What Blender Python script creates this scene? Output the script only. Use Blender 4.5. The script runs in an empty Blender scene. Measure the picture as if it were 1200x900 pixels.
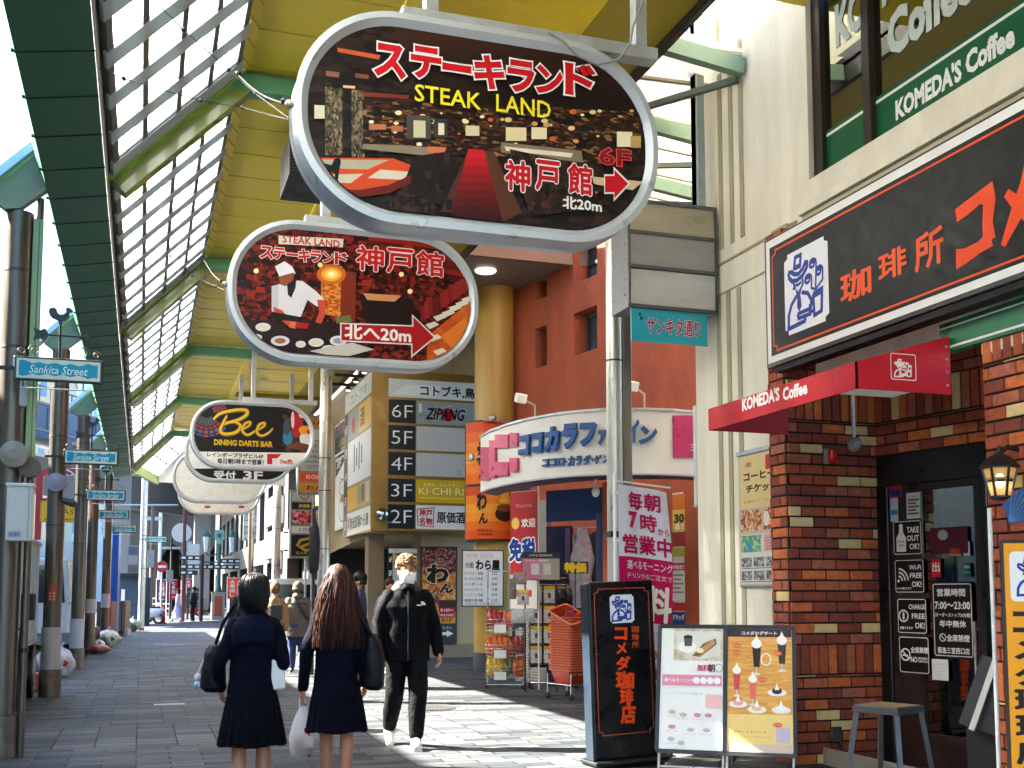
import bpy, bmesh, math, random
from mathutils import Vector, Matrix
random.seed(7)
rnd = random.random
def uni(a, b): return a + (b - a) * random.random()
R = math.radians
SC = bpy.context.scene
COL = SC.collection

# ------------------------------------------------------------------ camera
FOC, EYE, PITCH = 1310.0, 1.42, R(5)
YAW = math.atan(435 * math.cos(PITCH) / FOC)
PY = 695 - FOC * math.tan(PITCH)
cam_d = bpy.data.cameras.new('camera'); cam = bpy.data.objects.new('camera', cam_d); COL.objects.link(cam)
cam.location = (0, 0, EYE); cam.rotation_euler = (R(90) + PITCH, 0, -YAW)
cam_d.sensor_width = 36; cam_d.lens = 36 * FOC / 1200
cam_d.shift_y = (PY - 450) / 1200; cam_d.clip_start = .05; cam_d.clip_end = 2000
SC.camera = cam

# ------------------------------------------------------------------ sky, sun, exposure
SUN_EL = R(38.5); SUN_AZ = R(-62)            # azimuth from +Y, towards -X
W = bpy.data.worlds.new('World'); SC.world = W; W.use_nodes = True
def setup_world():
    nt = W.node_tree; nt.nodes.clear()
    out = nt.nodes.new('ShaderNodeOutputWorld'); bg = nt.nodes.new('ShaderNodeBackground')
    sky = nt.nodes.new('ShaderNodeTexSky'); sky.sky_type = 'NISHITA'; sky.sun_disc = False
    sky.sun_elevation = SUN_EL; sky.sun_rotation = SUN_AZ; sky.air_density = 1.0; sky.dust_density = 1.6; sky.ozone_density = 1.5
    tc = nt.nodes.new('ShaderNodeTexCoord'); mp = nt.nodes.new('ShaderNodeMapping'); mp.inputs['Scale'].default_value = (1.2, 1.2, 3.2)
    mp.inputs['Location'].default_value = (.35, .1, .2)
    nz = nt.nodes.new('ShaderNodeTexNoise'); nz.inputs['Scale'].default_value = 2.1; nz.inputs['Detail'].default_value = 7; nz.inputs['Roughness'].default_value = .58
    cr = nt.nodes.new('ShaderNodeValToRGB'); cr.color_ramp.elements[0].position = .57; cr.color_ramp.elements[1].position = .75
    mx = nt.nodes.new('ShaderNodeMix'); mx.data_type = 'RGBA'; mx.inputs[7].default_value = (5.2, 5.5, 5.9, 1)
    L = nt.links.new
    L(tc.outputs['Generated'], mp.inputs[0]); L(mp.outputs[0], nz.inputs['Vector']); L(nz.outputs['Fac'], cr.inputs[0])
    L(cr.outputs[0], mx.inputs[0]); hs = nt.nodes.new('ShaderNodeHueSaturation'); hs.inputs['Saturation'].default_value = 1.35; L(sky.outputs[0], hs.inputs['Color']); L(hs.outputs[0], mx.inputs[6]); L(mx.outputs[2], bg.inputs[0])
    bg.inputs[1].default_value = .062; L(bg.outputs[0], out.inputs[0])
setup_world()
sl = bpy.data.lights.new('sun', 'SUN'); sl.energy = 4.5; sl.angle = R(.55); sl.color = (1, .93, .82)
so = bpy.data.objects.new('sun', sl); COL.objects.link(so); so.location = (-20, 20, 25)
sdir = Vector((math.sin(SUN_AZ) * math.cos(SUN_EL), math.cos(SUN_AZ) * math.cos(SUN_EL), math.sin(SUN_EL)))
so.rotation_euler = sdir.to_track_quat('Z', 'Y').to_euler()
vs = SC.view_settings; vs.view_transform = 'Standard'; vs.look = 'None'; vs.gamma = 1; vs.use_curve_mapping = False; vs.exposure = 4.0
try:
    SC.cycles.max_bounces = 8; SC.cycles.diffuse_bounces = 4; SC.cycles.glossy_bounces = 3; SC.cycles.transmission_bounces = 6
    SC.cycles.transparent_max_bounces = 12; SC.cycles.use_denoising = True; SC.cycles.sample_clamp_indirect = 8
    SC.cycles.caustics_reflective = False; SC.cycles.caustics_refractive = False
except Exception: pass

# ------------------------------------------------------------------ survey: from a reading in the photograph to metres
_F = Vector((math.sin(YAW), math.cos(YAW), 0)); _R = Vector((math.cos(YAW), -math.sin(YAW), 0))
_FW = _F * math.cos(PITCH) + Vector((0, 0, math.sin(PITCH))); _UP = -_F * math.sin(PITCH) + Vector((0, 0, math.cos(PITCH)))
def ray(x, y): return _FW * FOC + _R * (x - 600) + _UP * (PY - y)
def at_z(x, y, z=0): d = ray(x, y); return Vector((0, 0, EYE)) + d * ((z - EYE) / d.z)
def at_y(x, y, Y): d = ray(x, y); return Vector((0, 0, EYE)) + d * (Y / d.y)
def at_x(x, y, X): d = ray(x, y); return Vector((0, 0, EYE)) + d * (X / d.x)
def at_d(x, y, D): d = ray(x, y); return Vector((0, 0, EYE)) + d * (D / FOC)

# ------------------------------------------------------------------ materials
def S(h):
    h = h.lstrip('#'); r = []
    for i in (0, 2, 4):
        c = int(h[i:i+2], 16) / 255; r.append(c / 12.92 if c <= .04045 else ((c + .055) / 1.055) ** 2.4)
    return tuple(r)
_mats = {}
def M(name, col, rough=.6, metal=0., var=.15, scale=5., bump=0., bscale=60., spec=.5, stretch=(1, 1, 1), coat=0., var2=0.):
    """Principled surface with noise-driven tone, wear and (optionally) bump."""
    if name in _mats: return _mats[name]
    if isinstance(col, str): col = S(col)
    m = bpy.data.materials.new(name); m.use_nodes = True; nt = m.node_tree; N = nt.nodes; L = nt.links.new
    b = N['Principled BSDF']; b.inputs['Roughness'].default_value = rough; b.inputs['Metallic'].default_value = metal
    b.inputs['Specular IOR Level'].default_value = spec; b.inputs['Coat Weight'].default_value = coat
    m.diffuse_color = (*col, 1)
    if var > 0:
        tc = N.new('ShaderNodeTexCoord'); mp = N.new('ShaderNodeMapping'); mp.inputs['Scale'].default_value = stretch
        n1 = N.new('ShaderNodeTexNoise'); n1.inputs['Scale'].default_value = scale; n1.inputs['Detail'].default_value = 6; n1.inputs['Roughness'].default_value = .65
        L(tc.outputs['Object'], mp.inputs[0]); L(mp.outputs[0], n1.inputs['Vector'])
        mr = N.new('ShaderNodeMapRange'); mr.inputs[1].default_value = .3; mr.inputs[2].default_value = .7
        mr.inputs[3].default_value = 1 - var; mr.inputs[4].default_value = 1 + var * .6
        L(n1.outputs['Fac'], mr.inputs[0])
        mx = N.new('ShaderNodeVectorMath'); mx.operation = 'SCALE'; mx.inputs[0].default_value = col
        L(mr.outputs[0], mx.inputs['Scale']); L(mx.outputs[0], b.inputs['Base Color'])
        r2 = N.new('ShaderNodeMapRange'); r2.inputs[1].default_value = .3; r2.inputs[2].default_value = .7
        r2.inputs[3].default_value = max(.03, rough - .12); r2.inputs[4].default_value = min(1, rough + .12)
        L(n1.outputs['Fac'], r2.inputs[0]); L(r2.outputs[0], b.inputs['Roughness'])
        if bump > 0:
            n2 = N.new('ShaderNodeTexNoise'); n2.inputs['Scale'].default_value = bscale; n2.inputs['Detail'].default_value = 4
            L(mp.outputs[0], n2.inputs['Vector'])
            bp = N.new('ShaderNodeBump'); bp.inputs['Strength'].default_value = bump; bp.inputs['Distance'].default_value = .02
            L(n2.outputs['Fac'], bp.inputs['Height']); L(bp.outputs[0], b.inputs['Normal'])
    else: b.inputs['Base Color'].default_value = (*col, 1)
    _mats[name] = m; return m
def ink(h):
    return M('ink_' + h.lstrip('#'), h, rough=.42, var=.05, scale=9, spec=.22)
def glow(name, col, s):
    if name in _mats: return _mats[name]
    m = bpy.data.materials.new(name); m.use_nodes = True; b = m.node_tree.nodes['Principled BSDF']
    c = S(col) if isinstance(col, str) else col
    b.inputs['Base Color'].default_value = (*c, 1); b.inputs['Emission Color'].default_value = (*c, 1); b.inputs['Emission Strength'].default_value = s
    _mats[name] = m; return m
def pane(name, tint, gl=.3, rough=.02):
    """window glass: part clear, part mirror (more at grazing angles)"""
    if name in _mats: return _mats[name]
    m = bpy.data.materials.new(name); m.use_nodes = True; nt = m.node_tree; N = nt.nodes; L = nt.links.new; N.remove(N['Principled BSDF'])
    t = N.new('ShaderNodeBsdfTransparent'); t.inputs[0].default_value = (*S(tint), 1)
    g = N.new('ShaderNodeBsdfGlossy'); g.inputs['Roughness'].default_value = rough; g.inputs[0].default_value = (.95, .97, .96, 1)
    lw = N.new('ShaderNodeLayerWeight'); lw.inputs[0].default_value = gl
    ma = N.new('ShaderNodeMapRange'); ma.inputs[3].default_value = gl * .55; ma.inputs[4].default_value = .95; L(lw.outputs['Fresnel'], ma.inputs[0])
    mx = N.new('ShaderNodeMixShader'); L(ma.outputs[0], mx.inputs[0]); L(t.outputs[0], mx.inputs[1]); L(g.outputs[0], mx.inputs[2])
    L(mx.outputs[0], N['Material Output'].inputs[0]); _mats[name] = m; return m
def milky(name, tint, trans=.6, clear=.1, gloss=.1):
    """translucent sheet: lets light through diffusely"""
    if name in _mats: return _mats[name]
    m = bpy.data.materials.new(name); m.use_nodes = True; nt = m.node_tree; N = nt.nodes; L = nt.links.new; N.remove(N['Principled BSDF'])
    tc = N.new('ShaderNodeTexCoord'); nz = N.new('ShaderNodeTexNoise'); nz.inputs['Scale'].default_value = 1.7; nz.inputs['Detail'].default_value = 5
    L(tc.outputs['Object'], nz.inputs['Vector'])
    mr = N.new('ShaderNodeMapRange'); mr.inputs[1].default_value = .3; mr.inputs[2].default_value = .7; mr.inputs[3].default_value = .86; mr.inputs[4].default_value = 1.05
    L(nz.outputs['Fac'], mr.inputs[0])
    sc = N.new('ShaderNodeVectorMath'); sc.operation = 'SCALE'; sc.inputs[0].default_value = S(tint); L(mr.outputs[0], sc.inputs['Scale'])
    tr = N.new('ShaderNodeBsdfTranslucent'); df = N.new('ShaderNodeBsdfDiffuse'); tp = N.new('ShaderNodeBsdfTransparent')
    L(sc.outputs[0], tr.inputs[0]); L(sc.outputs[0], df.inputs[0])
    m1 = N.new('ShaderNodeMixShader'); m1.inputs[0].default_value = trans; L(df.outputs[0], m1.inputs[1]); L(tr.outputs[0], m1.inputs[2])
    m2 = N.new('ShaderNodeMixShader'); m2.inputs[0].default_value = clear; L(m1.outputs[0], m2.inputs[1]); L(tp.outputs[0], m2.inputs[2])
    L(m2.outputs[0], N['Material Output'].inputs[0]); _mats[name] = m; return m
def stripes(name, c1, c2, freq, axis='X', rough=.5, bump=.0, metal=0.):
    """fine ribs or perforation rows running along one object axis"""
    if name in _mats: return _mats[name]
    m = M(name, c1, rough=rough, var=.12, scale=2.2, metal=metal); nt = m.node_tree; N = nt.nodes; L = nt.links.new; b = N['Principled BSDF']
    w = N.new('ShaderNodeTexWave'); w.wave_type = 'BANDS'; w.bands_direction = axis; w.inputs['Scale'].default_value = freq; w.inputs['Distortion'].default_value = 0
    tc = N.new('ShaderNodeTexCoord'); L(tc.outputs['Object'], w.inputs['Vector'])
    old = b.inputs['Base Color'].links[0].from_socket
    mx = N.new('ShaderNodeMix'); mx.data_type = 'RGBA'; mx.inputs[7].default_value = (*S(c2), 1); L(old, mx.inputs[6])
    cr = N.new('ShaderNodeValToRGB'); cr.color_ramp.elements[0].position = .35; cr.color_ramp.elements[1].position = .6
    L(w.outputs['Fac'], cr.inputs[0]); L(cr.outputs[0], mx.inputs[0]); L(mx.outputs[2], b.inputs['Base Color'])
    return m

def photo(name, stops, scale=9., stretch=(1, 1, 1), cells=.5):
    """printed photograph: fine mottled detail in the picture's own colours"""
    if name in _mats: return _mats[name]
    m = M(name, stops[0], rough=.42, spec=.22, var=.05); nt = m.node_tree; N = nt.nodes; L = nt.links.new; b = N['Principled BSDF']
    tc = N.new('ShaderNodeTexCoord'); mp = N.new('ShaderNodeMapping'); mp.inputs['Scale'].default_value = stretch; L(tc.outputs['Object'], mp.inputs[0])
    n1 = N.new('ShaderNodeTexNoise'); n1.inputs['Scale'].default_value = scale; n1.inputs['Detail'].default_value = 9; n1.inputs['Roughness'].default_value = .75
    v1 = N.new('ShaderNodeTexVoronoi'); v1.inputs['Scale'].default_value = scale * 2.2; L(mp.outputs[0], n1.inputs['Vector']); L(mp.outputs[0], v1.inputs['Vector'])
    sp = N.new('ShaderNodeSeparateXYZ'); L(v1.outputs['Color'], sp.inputs[0]); mi = N.new('ShaderNodeMix'); mi.inputs[0].default_value = cells; L(n1.outputs['Fac'], mi.inputs[2]); L(sp.outputs[0], mi.inputs[3])
    cr = N.new('ShaderNodeValToRGB'); e = cr.color_ramp.elements
    while len(e) < len(stops): e.new(.5)
    for i, h in enumerate(stops): e[i].position = .22 + .56 * i / (len(stops) - 1); e[i].color = (*S(h), 1)
    L(mi.outputs[0], cr.inputs[0]); L(cr.outputs[0], b.inputs['Base Color']); return m

# ------------------------------------------------------------------ mesh builder
class MB:
    def __init__(s): s.v = []; s.f = []; s.m = []; s.mats = []; s.sm = []
    def mi(s, mat):
        if mat not in s.mats: s.mats.append(mat)
        return s.mats.index(mat)
    def add(s, vs, fs, mat, smooth=False):
        n = len(s.v); s.v += [tuple(v) for v in vs]; k = s.mi(mat)
        for f in fs: s.f.append(tuple(n + i for i in f)); s.m.append(k); s.sm.append(smooth)
        return s
    def box(s, x0, x1, y0, y1, z0, z1, mat):
        if x0 > x1: x0, x1 = x1, x0
        if y0 > y1: y0, y1 = y1, y0
        if z0 > z1: z0, z1 = z1, z0
        v = [(x, y, z) for z in (z0, z1) for y in (y0, y1) for x in (x0, x1)]
        return s.add(v, [(0, 2, 3, 1), (4, 5, 7, 6), (0, 1, 5, 4), (2, 6, 7, 3), (0, 4, 6, 2), (1, 3, 7, 5)], mat)
    def obox(s, c, size, rot, mat):
        """box at c, size, rotated by a Matrix (3x3) or (rx,ry,rz)"""
        if not isinstance(rot, Matrix): rot = Matrix.Rotation(rot[2], 3, 'Z') @ Matrix.Rotation(rot[1], 3, 'Y') @ Matrix.Rotation(rot[0], 3, 'X')
        v = [Vector(c) + rot @ Vector((x * size[0] / 2, y * size[1] / 2, z * size[2] / 2)) for z in (-1, 1) for y in (-1, 1) for x in (-1, 1)]
        return s.add(v, [(0, 2, 3, 1), (4, 5, 7, 6), (0, 1, 5, 4), (2, 6, 7, 3), (0, 4, 6, 2), (1, 3, 7, 5)], mat)
    def bar(s, a, b, w, h, mat, up=(0, 0, 1)):
        a = Vector(a); b = Vector(b); d = (b - a); l = d.length; d.normalize(); u = Vector(up); x = d.cross(u)
        if x.length < 1e-4: x = d.cross(Vector((1, 0, 0)))
        x.normalize(); u = x.cross(d); v = []
        for p in (a, b):
            for i, j in ((-1, -1), (1, -1), (1, 1), (-1, 1)): v.append(p + x * (i * w / 2) + u * (j * h / 2))
        return s.add(v, [(3, 2, 1, 0), (4, 5, 6, 7), (0, 1, 5, 4), (1, 2, 6, 5), (2, 3, 7, 6), (3, 0, 4, 7)], mat)
    def tube(s, path, r, mat, n=10, cap=True, smooth=True):
        P = [Vector(p) for p in path]; rr = r if isinstance(r, (list, tuple)) else [r] * len(P)
        vs = []; fs = []; pu = None
        for i, p in enumerate(P):
            d = (P[min(i + 1, len(P) - 1)] - P[max(i - 1, 0)]).normalized()
            if pu is None:
                pu = Vector((0, 0, 1)) if abs(d.z) < .9 else Vector((1, 0, 0))
            x = d.cross(pu).normalized(); u = x.cross(d).normalized(); pu = u
            for k in range(n):
                a = 2 * math.pi * k / n; vs.append(p + (x * math.cos(a) + u * math.sin(a)) * rr[i])
        for i in range(len(P) - 1):
            for k in range(n):
                a = i * n + k; b = i * n + (k + 1) % n; fs.append((a, b, b + n, a + n))
        s.add(vs, fs, mat, smooth)
        if cap:
            q = (len(P) - 1) * n
            s.add(vs[:n], [tuple(range(n))[::-1]], mat); s.add(vs[q:], [tuple(range(n))], mat)
        return s
    def cyl(s, x, y, z0, z1, r, mat, n=24, r1=None, smooth=True):
        return s.tube([(x, y, z0), (x, y, z1)], [r, r if r1 is None else r1], mat, n, True, smooth)
    def lathe(s, prof, mat, c=(0, 0, 0), n=24, smooth=True):
        vs = []; fs = []
        for r, z in prof:
            for k in range(n):
                a = 2 * math.pi * k / n; vs.append((c[0] + r * math.cos(a), c[1] + r * math.sin(a), c[2] + z))
        for i in range(len(prof) - 1):
            for k in range(n):
                a = i * n + k; b = i * n + (k + 1) % n; fs.append((a, b, b + n, a + n))
        fs.append(tuple(range(n))[::-1]); q = (len(prof) - 1) * n; fs.append(tuple(q + k for k in range(n)))
        return s.add(vs, fs, mat, smooth)
    def ball(s, c, r, mat, n=14, m=8, jit=0):
        if not isinstance(r, (tuple, list)): r = (r, r, r)
        vs = []; fs = []
        for i in range(m + 1):
            t = math.pi * i / m
            for k in range(n):
                a = 2 * math.pi * k / n; j = 1 + jit * (rnd() - .5) * 2
                vs.append((c[0] + r[0] * math.sin(t) * math.cos(a) * j, c[1] + r[1] * math.sin(t) * math.sin(a) * j, c[2] + r[2] * math.cos(t) * j))
        for i in range(m):
            for k in range(n):
                a = i * n + k; b = i * n + (k + 1) % n; fs.append((a, a + n, b + n, b))
        return s.add(vs, fs, mat, True)
    def prism(s, poly, y0, y1, mat, smooth_side=False, caps=True):
        """outline in local X,Z given a thickness from y0 (front) to y1 (back)"""
        n = len(poly); vs = [(x, y0, z) for x, z in poly] + [(x, y1, z) for x, z in poly]
        if caps: s.add(vs, [tuple(range(n)), tuple(range(n, 2 * n))[::-1]], mat)
        s.add(vs, [(i, i + n, (i + 1) % n + n, (i + 1) % n) for i in range(n)], mat, smooth_side)
        return s
    def ring(s, po, pi, y, mat, y2=None):
        """flat band between two outlines of equal length at depth y (and optional second depth for the inner one)"""
        n = len(po); y2 = y if y2 is None else y2
        vs = [(x, y, z) for x, z in po] + [(x, y2, z) for x, z in pi]
        return s.add(vs, [(i, (i + 1) % n, (i + 1) % n + n, i + n) for i in range(n)], mat)
    def extrude_y(s, prof, y0, y1, mat, closed=True, smooth=False):
        """cross-section in X,Z swept along Y"""
        n = len(prof); vs = [(x, y0, z) for x, z in prof] + [(x, y1, z) for x, z in prof]; m = n if closed else n - 1
        s.add(vs, [(i, (i + 1) % n, (i + 1) % n + n, i + n) for i in range(m)], mat, smooth)
        if closed: s.add(vs, [tuple(range(n))[::-1], tuple(range(n, 2 * n))], mat)
        return s
    def loft(s, rings, mat, n=20, smooth=True, cap=True):
        """rings: (cx,cy,z,rx,ry[,power]) stacked ellipses"""
        vs = []; fs = []
        for g in rings:
            pw = g[5] if len(g) > 5 else 1
            for k in range(n):
                a = 2 * math.pi * k / n; ca, sa = math.cos(a), math.sin(a)
                vs.append((g[0] + g[3] * math.copysign(abs(ca) ** pw, ca), g[1] + g[4] * math.copysign(abs(sa) ** pw, sa), g[2]))
        for i in range(len(rings) - 1):
            for k in range(n):
                a = i * n + k; b = i * n + (k + 1) % n; fs.append((a, b, b + n, a + n))
        if cap:
            fs.append(tuple(range(n))[::-1]); q = (len(rings) - 1) * n; fs.append(tuple(q + k for k in range(n)))
        return s.add(vs, fs, mat, smooth)
    def holes(s, u0, u1, z0, z1, hs, mat, depth=.2, y=0, rev=None):
        """wall in X,Z at depth y (facing -Y) with rectangular openings (u0,u1,z0,z1) and their reveals"""
        us = sorted({u0, u1, *[h[0] for h in hs], *[h[1] for h in hs]}); zs = sorted({z0, z1, *[h[2] for h in hs], *[h[3] for h in hs]})
        for i in range(len(us) - 1):
            for j in range(len(zs) - 1):
                a, b, c, d = us[i], us[i+1], zs[j], zs[j+1]; mu, mz = (a + b) / 2, (c + d) / 2
                if any(h[0] < mu < h[1] and h[2] < mz < h[3] for h in hs): continue
                s.add([(a, y, c), (b, y, c), (b, y, d), (a, y, d)], [(0, 1, 2, 3)], mat)
        for h in hs:
            a, b, c, d = h[:4]; v = [(a, y, c), (b, y, c), (b, y, d), (a, y, d), (a, y + depth, c), (b, y + depth, c), (b, y + depth, d), (a, y + depth, d)]
            s.add(v, [(0, 4, 5, 1), (1, 5, 6, 2), (2, 6, 7, 3), (3, 7, 4, 0)], rev or mat)
        return s
    def build(s, name, parent=None, bevel=0, seg=1, recalc=False):
        me = bpy.data.meshes.new(name); me.from_pydata(s.v, [], s.f)
        for m in s.mats: me.materials.append(m)
        me.polygons.foreach_set('material_index', s.m); me.polygons.foreach_set('use_smooth', s.sm)
        if recalc:
            b = bmesh.new(); b.from_mesh(me); bmesh.ops.recalc_face_normals(b, faces=b.faces); b.to_mesh(me); b.free()
        me.update()
        o = bpy.data.objects.new(name, me); COL.objects.link(o)
        if parent: o.parent = parent
        if bevel:
            b = bmesh.new(); b.from_mesh(me); bmesh.ops.remove_doubles(b, verts=b.verts, dist=1e-5); b.to_mesh(me); b.free()
            md = o.modifiers.new('bevel', 'BEVEL'); md.width = bevel; md.segments = seg; md.limit_method = 'ANGLE'; md.angle_limit = R(40)
        return o
def tag(o, label=None, cat=None, group=None, kind=None):
    if label: o['label'] = label
    if cat: o['category'] = cat
    if group: o['group'] = group
    if kind: o['kind'] = kind
    return o
def thing(name, loc, rz, label, cat, group=None):
    o = bpy.data.objects.new(name, None); COL.objects.link(o); o.location = loc; o.rotation_euler = (0, 0, rz); o.empty_display_size = .2
    return tag(o, label, cat, group)
def copy_tree(o, parent=None):
    c = o.copy(); COL.objects.link(c)
    if parent: c.parent = parent
    for ch in list(o.children): copy_tree(ch, c)
    return c

# ------------------------------------------------------------------ lettering and printed pictures
_tx = {}
def glyphs(body, off=0., shear=0., res=2, ext=0., space=1.):
    k = (body, round(off, 4), shear, res, ext, space)
    if k not in _tx:
        c = bpy.data.curves.new('t', 'FONT'); c.body = body; c.offset = off; c.shear = shear; c.resolution_u = res; c.extrude = ext; c.space_character = space
        o = bpy.data.objects.new('t', c); COL.objects.link(o); dg = bpy.context.evaluated_depsgraph_get(); dg.update()
        me = bpy.data.meshes.new_from_object(o.evaluated_get(dg))
        _tx[k] = ([tuple(v.co) for v in me.vertices], [tuple(p.vertices) for p in me.polygons])
        bpy.data.objects.remove(o); bpy.data.curves.remove(c); bpy.data.meshes.remove(me)
    return _tx[k]
def ell(cx, cz, rx, rz, n=28, a0=0, a1=360):
    return [(cx + rx * math.cos(R(a0 + (a1 - a0) * i / n)), cz + rz * math.sin(R(a0 + (a1 - a0) * i / n))) for i in range(n if a1 - a0 == 360 else n + 1)]
def rrect(cx, cz, w, h, r, n=10):
    p = []
    for sx, sz, a in ((1, 1, 0), (-1, 1, 90), (-1, -1, 180), (1, -1, 270)):
        for i in range(n + 1):
            t = R(a + 90 * i / n); p.append((cx + sx * (w / 2 - r) + r * math.cos(t), cz + sz * (h / 2 - r) + r * math.sin(t)))
    return p
STEP = .0008
class Pic:
    """A printed face in a thing's local X,Z (front faces -Y). Shapes may be given in photo readings (px) that lie in the face's plane."""
    def __init__(s, root, y=0.):
        s.root = root; s.art = MB(); s.txt = MB(); s.y = y; s.k = 1
        s.o = Vector(root.location); a = root.rotation_euler.z; s.ax = Vector((math.cos(a), math.sin(a), 0)); s.n = Vector((math.sin(a), -math.cos(a), 0)); s.tilt = None
    def p(s, x, y):
        d = ray(x, y); c = Vector((0, 0, EYE)); po = s.o - s.n * s.y
        t = (po - c).dot(s.n) / d.dot(s.n); q = c + d * t - s.o
        return (q.dot(s.ax), q.z)
    def sc(s, x, y):
        a, b = s.p(x - 1, y), s.p(x + 1, y); c, d = s.p(x, y - 1), s.p(x, y + 1)
        return (b[0] - a[0]) / 2, (c[1] - d[1]) / 2
    def up(s, n=1): s.k += n; return s
    @property
    def d(s): return s.y - s.k * STEP
    def poly(s, pts, col, px=False, mb=None):
        if px: pts = [s.p(*q) for q in pts]
        (mb or s.art).add([(x, s.d, z) for x, z in pts], [tuple(range(len(pts)))], ink(col) if isinstance(col, str) else col); s.k += .015; return s
    def rect(s, x0, z0, x1, z1, col): return s.poly([(x0, z0), (x1, z0), (x1, z1), (x0, z1)], col)
    def rpx(s, x0, y0, x1, y1, col):
        """upright rectangle from the readings of two opposite corners"""
        a, b = s.p(x0, y0), s.p(x1, y1); return s.rect(min(a[0], b[0]), min(a[1], b[1]), max(a[0], b[0]), max(a[1], b[1]), col)
    def ell(s, cx, cz, rx, rz, col, n=24): return s.poly(ell(cx, cz, rx, rz, n), col)
    def line(s, pts, w, col, closed=False, mb=None):
        P = [Vector((x, 0, z)) for x, z in pts]
        if closed: P.append(P[0])
        n = len(P); vs = []
        ws = w if isinstance(w, (list, tuple)) else [w] * n
        for i in range(n):
            t0 = (P[i] - P[i-1]).normalized() if i else (P[1] - P[0]).normalized()
            t1 = (P[i+1] - P[i]).normalized() if i < n - 1 else t0
            if closed and i in (0, n - 1): t0 = (P[-1] - P[-2]).normalized(); t1 = (P[1] - P[0]).normalized()
            t = t0 + t1; t = t.normalized() if t.length > 1e-6 else t1; nx = Vector((-t.z, 0, t.x)); k = max(.5, nx.dot(Vector((-t1.z, 0, t1.x))))
            vs += [(P[i].x + nx.x * ws[i] / 2 / k, s.d, P[i].z + nx.z * ws[i] / 2 / k), (P[i].x - nx.x * ws[i] / 2 / k, s.d, P[i].z - nx.z * ws[i] / 2 / k)]
        (mb or s.art).add(vs, [(2*i, 2*i+1, 2*i+3, 2*i+2) for i in range(n - 1)], ink(col) if isinstance(col, str) else col); s.k += .015; return s
    def text(s, body, cx, cz, w, h, col, bold=0., outline=None, ow=.05, shear=0., rot=0., space=1., ext=0., keep=False, res=2, stretch=True):
        """lettering filled into a w x h box centred on cx,cz"""
        kj = any(0x4e00 <= ord(c) <= 0x9fff for c in body); fat = bold if kj else 0; b0 = 0 if kj else bold   # dense characters are thickened by stacked shifts
        v, f = glyphs(body, b0, shear, res, 0, space)
        xs = [q[0] for q in v]; zs = [q[1] for q in v]; x0, x1, z0, z1 = min(xs), max(xs), min(zs), max(zs)
        sx = w / (x1 - x0) if w else None; sz = h / (z1 - z0) if h else None
        sx = sx or sz; sz = sz or sx
        ca, sa = math.cos(rot), math.sin(rot)
        def put(vv, ff, d, c, fat):
            for i in range(9 if fat > 0 else 1):
                ox, oz = (fat * math.cos(R(45 * i)), fat * math.sin(R(45 * i))) if 0 < i else (0, 0); o = []
                for q in vv:
                    a = (q[0] - (x0 + x1) / 2 + ox) * sx; b = (q[1] - (z0 + z1) / 2 + oz) * sz
                    o.append((cx + a * ca - b * sa, d - 1.2e-5 * i, cz + a * sa + b * ca))
                s.txt.add(o, ff, ink(c) if isinstance(c, str) else c)
        s.k += .015
        if outline:
            if kj: put(v, f, s.d, outline, fat + ow)
            else: v2, f2 = glyphs(body, b0 + ow, shear, res, 0, space); put(v2, f2, s.d, outline, 0)
            put(v, f, s.d - STEP, col, fat)
        else: put(v, f, s.d, col, fat)
        return s
    def tpx(s, body, x0, y0, x1, y1, col, **k):
        """lettering into the box whose left-middle and right-middle readings are given with its height: (x0,y0)-(x1,y1) = corners of the box along its own base line"""
        cx, cy = (x0 + x1) / 2, (y0 + y1) / 2; c = s.p(cx, cy); su, sv = s.sc(cx, cy)
        return s.text(body, c[0], c[1], abs(x1 - x0) * su, abs(y1 - y0) * sv, col, **k)
    def vtext(s, body, cx, z0, z1, w, col, fill=.88, **k):
        n = len(body); st = (z1 - z0) / n
        for i, ch in enumerate(body): s.text(ch, cx, z1 - st * (i + .5), w, abs(st) * fill, col, **k)
        return s
    def build(s, art='printed_face', txt='lettering', parent=None):
        o = None
        if s.art.f: o = s.art.build(art, parent or s.root)
        if s.txt.f: s.txt.build(txt, parent or s.root)
        return o

# common materials
steel = M('brushed_steel', '#bab6ae', rough=.34, metal=.7, var=.18, scale=14, stretch=(1, 1, .15))
brown_steel = M('brown_stained_steel', '#625a50', rough=.36, metal=.75, var=.35, scale=7, stretch=(1.5, 1.5, .12))
galv = M('galvanised', '#b4b9bb', rough=.45, metal=.55, var=.2, scale=8)
alu_white = M('white_painted_metal', '#ccd1d3', rough=.4, var=.1, scale=6)
black_metal = M('black_metal', '#131416', rough=.4, var=.2, scale=10)
black_plastic = M('black_plastic', '#0d0e10', rough=.45, var=.15)
dark_green = M('dark_green_paint', '#2b6a45', rough=.5, var=.18, scale=1.5)
pale_green = M('pale_green_paint', '#8fa76b', rough=.45, var=.12, scale=3)
grey_green = M('grey_green_paint', '#6d8a76', rough=.5, var=.15, scale=3)
white_pl = M('white_plastic', '#e2e2de', rough=.4, var=.06)
dark = M('deep_dark', '#0b0b0d', rough=.7, var=.2)
glass_dark = pane('shop_glass', '#8f9590', .45)
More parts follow.
